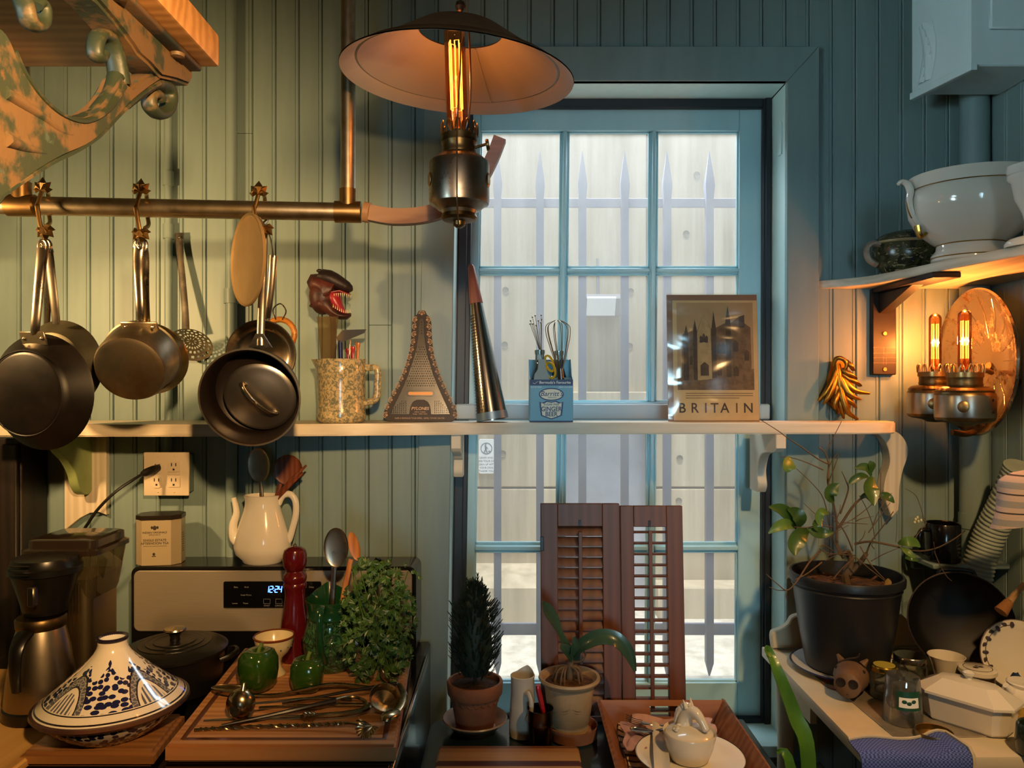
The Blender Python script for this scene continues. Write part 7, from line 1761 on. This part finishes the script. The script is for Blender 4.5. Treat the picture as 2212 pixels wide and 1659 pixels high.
B_ = [([(1822, 1205, 0), (1808, 1175, 0), (1808, 1130, .01), (1800, 1085, .01)], .0042, .0025), ([(1800, 1085, .01), (1788, 1040, .01), (1790, 1005, .02), (1782, 978, .02), (1768, 966, .02)], .0028, .0014), ([(1783, 978, .02), (1790, 965, .02), (1800, 945, .02), (1818, 910, .03)], .0014, .0008),
      ([(1788, 1002, .01), (1765, 990, .01), (1730, 965, 0), (1700, 945, 0), (1680, 930, 0), (1645, 908, -.01)], .0020, .0008), ([(1778, 1015, .01), (1745, 1000, 0), (1715, 990, 0), (1688, 986, 0)], .0017, .0009), ([(1790, 1010, .01), (1800, 990, 0), (1812, 978, 0)], .0014, .0008),
      ([(1790, 1040, 0), (1802, 1010, -.01), (1812, 982, -.01)], .0018, .0009), ([(1812, 1140, 0), (1850, 1085, -.02), (1880, 1072, -.03), (1905, 1080, -.03)], .0034, .0014), ([(1815, 1110, 0), (1832, 1060, -.01), (1828, 1040, -.01), (1818, 1018, -.01)], .0026, .001),
      ([(1872, 1195, -.02), (1882, 1170, -.03), (1905, 1140, -.03), (1930, 1105, -.03)], .0026, .001), ([(1905, 1140, -.03), (1903, 1100, -.02), (1902, 1060, -.02), (1903, 1020, -.02)], .0014, .0008),
      ([(1846, 1175, -.02), (1880, 1170, -.04), (1935, 1180, -.06), (1980, 1190, -.07), (2020, 1185, -.07), (2060, 1165, -.08), (2085, 1146, -.08)], .0030, .0011), ([(2018, 1190, -.07), (2030, 1220, -.07), (2045, 1245, -.07), (2056, 1255, -.07)], .0013, .0008), ([(1965, 1180, -.06), (1982, 1155, -.06), (2002, 1128, -.06)], .0013, .0009),
      ([(1997, 1130, -.06), (1990, 1100, -.06), (1978, 1070, -.06), (1955, 1055, -.06)], .0011, .0006), ([(2020, 1192, -.07), (2018, 1180, -.08), (2017, 1170, -.08)], .0010, .0006),
      ([(1858, 1180, -.04), (1878, 1215, -.06), (1900, 1240, -.08), (1912, 1252, -.09)], .0018, .0008), ([(1850, 1205, -.05), (1880, 1230, -.07), (1912, 1255, -.10)], .0016, .0008), ([(1846, 1205, -.04), (1822, 1225, -.08), (1800, 1250, -.10)], .0020, .0009),
      ([(1772, 1190, -.04), (1748, 1215, -.10), (1722, 1255, -.15), (1700, 1275, -.16), (1680, 1262, -.17), (1655, 1240, -.17)], .0022, .0009), ([(1700, 1275, -.16), (1680, 1275, -.165), (1662, 1268, -.17)], .0012, .0006), ([(1700, 1275, -.16), (1698, 1290, -.17), (1704, 1298, -.17)], .0010, .0005), ([(1775, 1215, -.06), (1745, 1238, -.12), (1718, 1252, -.15)], .0018, .0010),
      ([(1815, 1200, -.02), (1795, 1150, -.02), (1780, 1080, -.03), (1755, 1045, -.03), (1720, 1012, -.03)], .0020, .0008), ([(1800, 1190, -.03), (1780, 1178, -.05), (1772, 1180, -.06)], .0018, .0012), ([(1842, 1190, -.03), (1830, 1160, -.04), (1812, 1130, -.05), (1790, 1105, -.05)], .0022, .0009),
      ([(1890, 1165, -.03), (1884, 1130, -.03), (1870, 1095, -.03), (1856, 1070, -.03)], .0012, .0007), ([(1935, 1172, -.06), (1937, 1145, -.06), (1937, 1110, -.06)], .0009, .0006), ([(1800, 1140, -.02), (1770, 1135, -.04), (1740, 1140, -.06), (1715, 1138, -.07)], .0016, .0009), ([(1848, 1200, -.03), (1790, 1195, -.08), (1770, 1185, -.10)], .0014, .0008)]
for k, (pts, a, b) in enumerate(B_): brn(pts, a, b, (M_br, M_brd, M_br)[k % 3])
random.seed(77)
for k in range(16):
    a, b, c = random.uniform(1780, 1900), random.uniform(1120, 1215), random.uniform(-.07, .01); s1, s2 = random.uniform(-60, 70), random.uniform(-75, 10)
    brn([(a, b, c), (a + s1 * .5 + random.uniform(-8, 8), b + s2 * .5, c - .01), (a + s1, b + s2, c - .015)], .0013, .0006, M_brd, 'twig')
M_ll = mat('lemon_leaf', '3c5a22', .35, col2='2e481c', nscale=10, coat=.15); M_lly = mat('yellow_leaf', '5e7a34', .4, col2='4a6a28', nscale=14)
def leaf_(pts, w_, nrm=(0, -1, .3), m=None, dd=0):
    k = len(pts); W = [w_ * math.sin(PI * (.08 + .88 * i / (k - 1))) for i in range(k)]
    strap([P(a, b, dL + c) for a, b, c in pts], W, m or M_ll, lp, 'leaf', .25, nrm)
leaf_([(1720, 1140, -.06), (1705, 1115, -.08), (1685, 1100, -.09), (1660, 1095, -.1)], .016); leaf_([(1725, 1138, -.06), (1728, 1122, -.08), (1716, 1108, -.08), (1700, 1100, -.09)], .018)
leaf_([(1718, 1140, -.06), (1700, 1132, -.09), (1680, 1138, -.1), (1660, 1152, -.1)], .013, m=M_lly); leaf_([(1745, 1145, -.05), (1728, 1158, -.08), (1716, 1180, -.09), (1718, 1200, -.1)], .020)
leaf_([(1745, 1142, -.05), (1762, 1150, -.06), (1782, 1152, -.07), (1800, 1150, -.07)], .013); leaf_([(1706, 988, 0), (1704, 1000, -.02), (1703, 1012, -.03), (1704, 1020, -.03)], .017, (0, -1, 0), M_lly)
leaf_([(1800, 1085, 0), (1792, 1070, -.02), (1800, 1055, -.02), (1812, 1045, -.02)], .016); leaf_([(1885, 1030, -.02), (1880, 1050, -.04), (1884, 1070, -.05), (1888, 1092, -.06)], .019, (0, -1, 0))
leaf_([(1882, 1028, -.02), (1875, 1012, -.03), (1862, 1008, -.03), (1846, 1012, -.03)], .010); leaf_([(1876, 1030, -.02), (1860, 1028, -.03), (1842, 1038, -.03), (1834, 1046, -.03)], .009); leaf_([(1882, 1020, -.02), (1882, 1005, -.03), (1878, 995, -.03)], .010)
leaf_([(1896, 1068, -.03), (1910, 1070, -.05), (1922, 1076, -.06), (1932, 1086, -.06)], .010); leaf_([(1858, 1075, -.02), (1872, 1070, -.04), (1884, 1080, -.05), (1890, 1090, -.05)], .008); leaf_([(1790, 1110, -.04), (1776, 1105, -.06), (1768, 1120, -.06), (1772, 1140, -.06)], .010, m=M_lly)
leaf_([(1775, 1120, -.04), (1765, 1135, -.06), (1775, 1150, -.06)], .012); leaf_([(1940, 1175, -.06), (1958, 1170, -.08), (1975, 1172, -.08), (1988, 1182, -.08)], .012, m=M_lly); leaf_([(1942, 1180, -.06), (1955, 1188, -.09), (1968, 1198, -.1), (1978, 1204, -.1)], .008, m=M_lly)
leaf_([(1955, 1205, -.05), (1970, 1206, -.06), (1985, 1212, -.06)], .007); leaf_([(1918, 1250, -.1), (1918, 1258, -.1), (1912, 1266, -.1)], .008, m=mat('dry_leaf', '8a6a2a', .6))
for px, py in ((1978, 1122), (1982, 1118), (1976, 1128), (1984, 1126), (1990, 1124)): part(lp, 'bud', G().ball(P(px, py, dL - .06), (.0028, .0028, .004), 8, 6), mat('bud_cream', 'c8c49a', .5), True)
# dark round pan leaning at the back
pnM = Matrix.Translation((1.100, 1.875 - D, ZW + .1215)) @ Matrix.Rotation(R(-18), 4, 'Z') @ Matrix.Rotation(R(90 - 14), 4, 'X')
rp = thing('round_pan', 'big black round pan leaning upright at the back of the washstand', 'pan', (1.108, 1.9 - D, ZW))
part(rp, 'pan_body', G().lathe(pan_prof(.095, .117, .032), 56).xf(pnM), mat('black_pan', '0d0b0a', .5, .3), True)
part(rp, 'rim_wear', G().lathe([(.1165, .0315), (.118, .033), (.1165, .0335)], 56).xf(pnM), mat('brown_rim', '3a2418', .5, .4), True)
part(rp, 'loop_handle', G().tube([pnM @ Vector(p) for p in spline([(-.04, .108, .02), (-.03, .122, .022), (.03, .122, .022), (.04, .108, .02)], 4)], .005, 8), mat('black_pan', '0d0b0a'), True)
# ledge, mug, hose, towel
lg = thing('wall_ledge', 'small painted ledge in the corner carrying the black mug', 'ledge', (1.13, -.06, 1.07))
part(lg, 'ledge_board', G().box(1.085, XR - .001, -.145, -.001, 1.078, 1.092, .003), M_wall, True)
part(lg, 'ledge_cleat', G().box(1.10, XR - .001, -.02, -.001, 1.05, 1.0775, .002), M_wall, True)
mg = thing('black_mug', 'black mug standing on the ledge in the dark corner', 'mug', (1.132, 1.995 - D, 1.0925))
part(mg, 'mug_body', G().lathe([(.0005, 0), (.040, 0), (.042, .003), (.0425, .098), (.041, .100), (.0385, .098), (.038, .01), (.0005, .006)], 40), mat('black_glaze', '0b0b0e', .18, coat=.4))
part(mg, 'handle', G().tube(spline([(-.040, -.006, .082), (-.060, -.009, .082), (-.068, -.010, .060), (-.062, -.009, .03), (-.040, -.006, .02)], 4), .0062, 10), MATS['black_glaze'])
hz_ = thing('flexible_hose', 'grey-green ribbed flexible hose hanging down the right corner', 'hose', (1.14, 1.8 - D, .9))
hp_ = spline([P(2205, 1010, 1.86), P(2172, 1085, 1.91), P(2138, 1155, 1.95), P(2114, 1225, 1.965), P(2104, 1300, 1.965), P(2108, 1360, 1.965), P(2110, 1395, 1.965)], 40)
part(hz_, 'hose_tube', G().tube(hp_, [.0365 + .0019 * math.cos(i * 1.25) for i in range(len(hp_))], 20), mat('hose_grey', '9aa69a', .6, col2='88948a', nscale=8), True, smooth=60)
part(hz_, 'wall_clip', G().box(1.262, XR - .001, 1.86 - D, 1.90 - D, 1.30, 1.34, .003), mat('hose_clip', '55605a', .5), True)
n = N('stripe_towel'); sp3 = n.n('ShaderNodeSeparateXYZ'); n.l(n.coord(), sp3.inputs[0])
fq = n.math('FRACT', n.math('MULTIPLY', sp3.outputs[2], 26.0)); c = n.mix(n.math('LESS_THAN', fq, .35), lin('b8a294'), lin('8c8a88')); c = n.mix(n.math('LESS_THAN', n.math('ABSOLUTE', n.math('SUBTRACT', fq, .7)), .04), c, lin('3a3434'))
n.set(Base_Color=c, Roughness=.9); n.bump(n.noise(n.coord(), 300, 2), .4, .002); M_tow = n.m
tw_ = thing('striped_towel', 'pink and grey striped towel hung at the right picture edge', 'towel', (1.10, 1.60 - D, 1.26))
def twf(u_, v_):
    a = u_ * 2 * PI; zz = 1.375 - .115 * v_; wv = 1 + .08 * math.sin(3 * a + v_ * 4)
    w_ = (.040 if v_ > .001 else .0) * min(1, v_ * 5) ** .5 + .012 * v_
    return (1.085 + w_ * wv * math.cos(a) * 1.2 - .010 * v_, 1.60 - D + w_ * wv * math.sin(a) * .9, zz + .010 * math.sin(a + 2) * v_)
part(tw_, 'towel_cloth', G().grid(40, 16, twf), M_tow, True, smooth=80, thick=.003)
part(tw_, 'towel_tail', G().grid(8, 10, lambda u_, v_: (1.105 + .045 * u_, 1.555 - D + .01 * math.sin(u_ * 5), 1.30 - .085 * v_ + .008 * u_)), M_tow, True, thick=.003)
part(tw_, 'peg_rod', G().tube([(1.085, 1.60 - D, 1.368), (XR, 1.60 - D, 1.375)], .006, 8), M_iron2, True)
br3 = thing('basting_brush', 'small wooden basting brush hanging low on the right wall', 'brush', P(2165, 1320, 1.72))
part(br3, 'handle', G().tube([P(2212, 1262, 1.74), P(2180, 1300, 1.72)], [.006, .008], 8), wood('brush_wood', '8a6a44', 'a08052', 0, 6), True)
part(br3, 'bristles', G().tube([P(2180, 1300, 1.72), P(2162, 1322, 1.715)], [.010, .015], 10), mat('bristle_tan', '8a5a2c', .8, bump=1, bscale=200), True)
part(br3, 'hang_cord', G().tube([P(2212, 1262, 1.74), Vector((XR - .001, 1.74 - D, 1.16))], .002, 6), M_cab, True)
# floral plate standing at the right
fpM = Matrix.Translation((1.170, 1.765 - D, ZW + .078)) @ Matrix.Rotation(R(-12), 4, 'Z') @ Matrix.Rotation(R(90 - 12), 4, 'X')
fp = thing('floral_plate', 'cream plate with brown leaf sprays propped up at the picture edge', 'plate', (1.170, 1.76 - D, ZW))
part(fp, 'plate_body', G().lathe([(.0005, .004), (.05, .004), (.056, .008), (.078, .014), (.079, .012), (.056, .004), (.05, 0), (.0005, 0)], 56).xf(fpM), M_cer, True)
part(fp, 'rim_line', G().lathe([(.0772, .0142), (.0792, .0134), (.0785, .0122)], 56).xf(fpM), M_sep2, True)
M_flo = mat('leaf_print', '3a3030', .4)
for k in range(9):
    a = R(95 + 14 * k); r_ = .067 + .004 * (k % 2)
    g = G().ball((0, 0, 0), (.0075, .0045, .0006), 10, 6).rot('Z', math.degrees(a) + 40 * (k % 2)).mv(r_ * math.cos(a), r_ * math.sin(a), .0125); part(fp, 'leaf_print', g.xf(fpM), M_flo, True)
part(fp, 'spray_print', G().tube([fpM @ Vector((.066 * math.cos(R(a)), .066 * math.sin(R(a)), .0115)) for a in range(90, 220, 8)], .0008, 4), M_flo, True)
# rainbow cloth
n = N('rainbow_knit'); sp3 = n.n('ShaderNodeSeparateXYZ'); n.l(n.coord(), sp3.inputs[0])
n.set(Base_Color=n.ramp(n.math('ADD', n.math('MULTIPLY', sp3.outputs[0], 5.0), .5), [(0, lin('34204a')), (.3, lin('14305a')), (.5, lin('1c5a3c')), (.7, lin('1a2a5c')), (1, lin('5a2040'))]), Roughness=.95); n.bump(n.noise(n.coord(), 250, 2), .8, .004)
solo('knitted_cloth', 'dark rainbow knitted cloth bunched behind the white dishes', 'cloth', G().grid(24, 10, lambda u_, v_: (1.115 + .10 * u_, 1.672 - D + .045 * v_ + .006 * math.sin(u_ * 9), ZW + .002 + (.040 + .010 * math.sin(u_ * 13) + .006 * math.sin(u_ * 29 + v_ * 6)) * math.sin(PI * v_) ** .7)), n.m, thick=.003)
# flat tray under the jars
solo('metal_tray', 'flat pale metal tray under the jars on the washstand', 'tray', G().prism([(PZ(a, b, ZW)[0], PZ(a, b, ZW)[1]) for a, b in ((1762, 1452), (1935, 1597), (2160, 1592), (2050, 1450))], ZW + .0004, ZW + .0026, .0008, plane='XY'), mat('tray_metal', 'a89e8c', .4, .5, col2='7e7464', nscale=9))
ZJ = ZW + .0031
def onw(px, py, z=ZJ): return PZ(px, py, z)
M_jar = thin_glass('jar_glass', 'dfe6e0', .22, .03, .08, 'd0d6d0'); M_lidg = metal('gold_lid', 'b89a48', .25)  # the jar's pale haze is painted in to lighten clear glass
def jar(name, label, px, py, r_, h, lidm, lidtop=None, lh=.012):
    p = onw(px, py); t = thing(name, label, 'jar', p)
    part(t, 'jar_glass', G().lathe([(.0005, .004), (r_ * .9, 0), (r_, .004), (r_, h * .82), (r_ * .88, h * .92), (r_ * .88, h)], 36), M_jar)
    l_ = part(t, 'lid', G().lathe([(r_ * .90, h - .004), (r_ * .96, h - .003), (r_ * .96, h + lh - .006), (r_ * .90, h + lh - .003), (.0005, h + lh - .003)], 36), lidm)
    if lidtop: part(l_, 'lid_label', G().lathe([(.0005, h + lh - .0024), (r_ * .76, h + lh - .0024), (r_ * .76, h + lh - .003)], 32), lidtop)
    return t
jar('glass_jar', 'glass jar with a gold-rimmed yellow lid behind the tumbler', 1910, 1504, .030, .062, M_lidg, mat('yellow_label', 'a8a048', .5))
jar('storage_jar', 'squat glass jar with a shiny steel lid beside the black pot', 1966, 1470, .038, .050, metal('steel_lid', '9a938a', .2), None, .014)
cpp = onw(2044, 1470); cw_ = thing('white_cup', 'plain white handleless cup beside the steel-lidded jar', 'cup', cpp)
part(cw_, 'cup_body', G().lathe([(.0005, .003), (.022, 0), (.024, .003), (.034, .045), (.041, .060), (.0395, .0605), (.032, .045), (.022, .008), (.0005, .006)], 40), M_cer)
jt = onw(2112, 1492); jr = thing('lidded_pot', 'pale round pot with a printed crest on its flat lid', 'pot', jt)
part(jr, 'pot_body', G().lathe([(.0005, 0), (.033, 0), (.035, .003), (.035, .04), (.0005, .04)], 40), mat('brown_pot', '3a2c22', .3))
jl = part(jr, 'lid', G().lathe([(.037, .040), (.0395, .043), (.0385, .051), (.034, .0535), (.0005, .054)], 40), M_cer)
part(jl, 'crest_ring', G().lathe([(.0285, .0540), (.0292, .0545), (.0300, .0540)], 40), M_flo)
part(jl, 'crest_print', G().ball((-.006, -.002, .0542), (.006, .006, .0005), 10, 6).ball((.008, .001, .0542), (.006, .005, .0005), 10, 6).ball((.001, .007, .0542), (.004, .003, .0005), 10, 6), M_flo)
# butter dish
bp_ = (onw(2092, 1560)); bd = thing('butter_dish', 'white octagonal china butter dish with knobbed lid', 'butter dish', bp_, rz=-50)
def osec(w_, d_, c, z): return [(a, b, z) for a, b in octo(w_, d_, c)]
part(bd, 'dish', loft(G(), [osec(.150, .080, .02, 0), osec(.156, .086, .022, .004), osec(.172, .100, .026, .054), osec(.176, .104, .026, .056)]), M_cer, smooth=20)
bl2 = part(bd, 'lid', loft(G(), [osec(.184, .112, .028, .0565), osec(.184, .112, .028, .0615), osec(.174, .102, .026, .066), osec(.110, .048, .014, .086), osec(.06, .02, .006, .090)]), M_cer, smooth=20)
part(bl2, 'knob', G().lathe([(.007, .088), (.006, .093), (.011, .099), (.011, .104), (.006, .108), (.0005, .109)], 20), M_cer)
# tumbler
tpz = onw(1950, 1556); tm = thing('glass_tumbler', 'upturned glass tumbler with green and white print', 'glass', tpz)
part(tm, 'tumbler_wall', G().lathe([(.038, 0), (.0385, .002), (.0365, .045), (.033, .088), (.031, .094), (.0005, .095), (.0005, .082), (.029, .080), (.034, .04), (.036, 0)], 44), thin_glass('tumbler_glass', 'e8ecea', .34, .02, .14, 'dce4e2'))  # whitish film painted in for the brightness of clear glass
M_grn = mat('print_green', '1c4a34', .4)
g = G().lathe([(.0372, .034), (.0345, .072)], 16, sweep=80).rot('Z', -135); part(tm, 'green_print', g, M_grn)
g = G().lathe([(.0374, .040), (.0364, .054), (.0355, .060)], 12, sweep=62).rot('Z', -128); part(tm, 'white_print', g, M_pwhite)
for k, (a, z_) in enumerate(((-112, .052), (-98, .049), (-84, .053))): part(tm, 'print_spot', G().ball((.0368, 0, z_), (.001, .005, .004), 8, 6).rot('Z', a), M_grn)
# tin lid
solo('tin_lid', 'brass-rimmed open tin lid at the front of the metal tray', 'lid', G().lathe([(.0005, .0015), (.030, .0015), (.0325, .003), (.033, .014), (.0345, .0145), (.035, .012), (.0335, 0), (.0005, 0)], 40).mv(onw(2018, 1594)), metal('tin_brass', 'a08a5c', .35))
# carved head
cp = onw(1838, 1500); ch = thing('carved_animal_head', 'carved brown animal head with hollow snout on the washstand', 'carving', cp, rot=(R(0), R(0), R(-32)))
M_carv = mat('carved_wood', '5e4632', .6, col2='7a5e46', nscale=16, bump=.4, bscale=60)
g = G(); loft(g, [[(r_ * math.cos(2 * PI * k / 18) * sx, y_ + 0, zc_ + r_ * math.sin(2 * PI * k / 18)) for k in range(18)] for r_, y_, zc_, sx in ((.004, .050, .032, 1), (.022, .044, .032, 1.1), (.033, .024, .036, 1.1), (.036, 0, .040, 1.05), (.033, -.022, .040, 1.0), (.0295, -.040, .038, .98), (.0285, -.050, .037, 1.0), (.026, -.054, .037, 1.0), (.008, -.0555, .037, 1.0))])
part(ch, 'head', g, M_carv, smooth=60)
for sx in (-1, 1):
    part(ch, 'nostril', G().lathe([(.0005, .0012), (.0075, .0012), (.0090, .0022), (.0105, 0)], 16).rot('X', 90).mv(sx * .0125, -.0550, .043), mat('nostril_dark', '1c120c', .8))
    part(ch, 'ear', G().tube([(sx * .022, .018, .066), (sx * .032, .024, .078)], [.009, .003], 8), M_carv)
    part(ch, 'eye', G().ball((sx * .028, -.012, .060), .004, 8, 6), MATS['nostril_dark'])
part(ch, 'mouth_groove', G().tube(spline([(-.024, -.045, .022), (0, -.0535, .018), (.024, -.045, .022)], 4), .0016, 6), MATS['nostril_dark'])
part(ch, 'neck_cord', G().tube(spline([(-.026, .0, .068), (-.006, .004, .078), (.012, .006, .084), (.018, .004, .094)], 4), .0022, 6), mat('cord_brown', '2c221c', .8))
# gold-patterned white dish and green jar at the edge
gd = thing('white_creamer', 'white dish with gold honeycomb band at the picture edge', 'dish', onw(2200, 1548) + Vector((.012, .0, 0)))
part(gd, 'dish_body', G().lathe([(.0005, .0), (.036, 0), (.040, .004), (.044, .03), (.043, .048), (.036, .060), (.030, .064), (.033, .072), (.030, .074), (.0005, .070)], 44), M_cerw)
part(gd, 'honeycomb_band', G().lathe([(.0425, .010), (.0448, .016), (.0453, .030), (.0445, .034)], 44), mat('honeycomb_gold', 'a08038', .35, .3, col2='c8a858', nscale=90))
part(gd, 'pour_spout', G().tube([(-.034, -.010, .058), (-.048, -.014, .072)], [.010, .006], 10), M_cerw)
solo('green_jar', 'dark green glazed jar at the lower right picture edge', 'jar', G().lathe([(.0005, 0), (.030, 0), (.034, .004), (.036, .03), (.034, .055), (.030, .060), (.027, .058), (.028, .01), (.0005, .006)], 36).mv(PZ(2240, 1632, ZW + .0005)), mat('jar_green', '26342a', .2, col2='182018', nscale=12, coat=.3))
# paper card behind the carving
solo('paper_card', 'small red and green printed card tucked by the carved head', 'card', G().prism([(PZ(a, b, ZJ)[0], PZ(a, b, ZJ)[1]) for a, b in ((1757, 1458), (1795, 1457), (1806, 1490), (1786, 1484))], ZJ, ZJ + .0006, plane='XY'), mat('card_print', '8a4a3a', .6, col2='4a5a3a', nscale=30, lo=.48, hi=.52))
# blue cloth over the front edge
n = N('blue_weave'); v = n.coord(); ck = n.n('ShaderNodeTexChecker'); ck.inputs['Scale'].default_value = 260; ck.inputs[1].default_value = lin('5468b0'); ck.inputs[2].default_value = lin('2e3a74'); n.l(v, ck.inputs[0])
n.set(Base_Color=ck.outputs[0], Roughness=.95); n.bump(ck.outputs[1], .5, .002)
bt = thing('blue_dishcloth', 'blue woven dishcloth hung over the front of the washstand', 'dishcloth', (.82, WF - D, ZW - .1))
def btf(u_, v_):
    x_ = .656 + .20 * u_ + .012 * v_
    s_ = v_ * .30 - .05 - .02 * u_ * (1 - v_)
    if s_ < 0: y_, z_ = WF - D - s_ * 1.0 - .004, ZW + .010 + .004 * math.sin(u_ * 8) + .006 * math.exp(-((u_ - .9) / .1) ** 2)
    else:
        a = min(s_ / .02, 1) * PI / 2; y_, z_ = WF - D - .004 - .012 * math.sin(a) - .006 * math.sin(u_ * 11) * min(1, s_ * 8), ZW + .010 - .012 * (1 - math.cos(a)) - max(0, s_ - .02)
    return (x_ + .01 * math.sin(v_ * 7) * (u_ - .5), y_, z_)
part(bt, 'cloth', G().grid(30, 30, btf), n.m, True, smooth=80, thick=.003)
part(bt, 'white_hem', G().tube([Vector(btf(1, k / 24)) + Vector((.001, 0, .002)) for k in range(25)], .0035, 6), mat('hem_white', 'b4aa94', .9), True)
part(bt, 'white_hem', G().tube([Vector(btf(k / 24, 0)) + Vector((0, 0, .002)) for k in range(25)], .0030, 6), MATS['hem_white'], True)
# strap-leaved plant rising between table and washstand
sp5 = thing('strap_leaf_plant', 'tall strap-leaved green plant in the gap beside the washstand', 'plant', (.622, 1.62 - D, -.10))
part(sp5, 'pot', G().lathe([(.0005, 0), (.07, 0), (.075, .004), (.095, .15), (.10, .17), (.094, .17), (.0005, .14)], 36), M_terra)
part(sp5, 'soil', G().lathe([(.0005, .152), (.09, .148)], 30), M_soil)
M_strap = mat('strap_green', '4e7a28', .35, col2='3c6420', nscale=8, coat=.1)
dz = 1.56
strap([(.622, 1.62 - D, .05), (.615, 1.60 - D, .45), P(1742, 1640, 1.57), P(1714, 1545, 1.58), P(1680, 1455, 1.58), P(1662, 1412, 1.60), P(1654, 1404, 1.59), P(1662, 1420, 1.57)], [.020, .020, .019, .017, .013, .010, .010, .006], M_strap, sp5, 'leaf', .3, (.3, -.9, .1))
strap([(.61, 1.60 - D, .05), (.605, 1.58 - D, .45), P(1706, 1662, 1.57), P(1678, 1622, 1.58)], [.018, .018, .013, .004], M_strap, sp5, 'leaf', .3, (.3, -.9, .1))
strap([(.63, 1.62 - D, .05), (.64, 1.55 - D, .40), (.62, 1.50 - D, .60)], [.018, .02, .004], M_strap, sp5, 'leaf', .3, (-.3, -.9, .1))
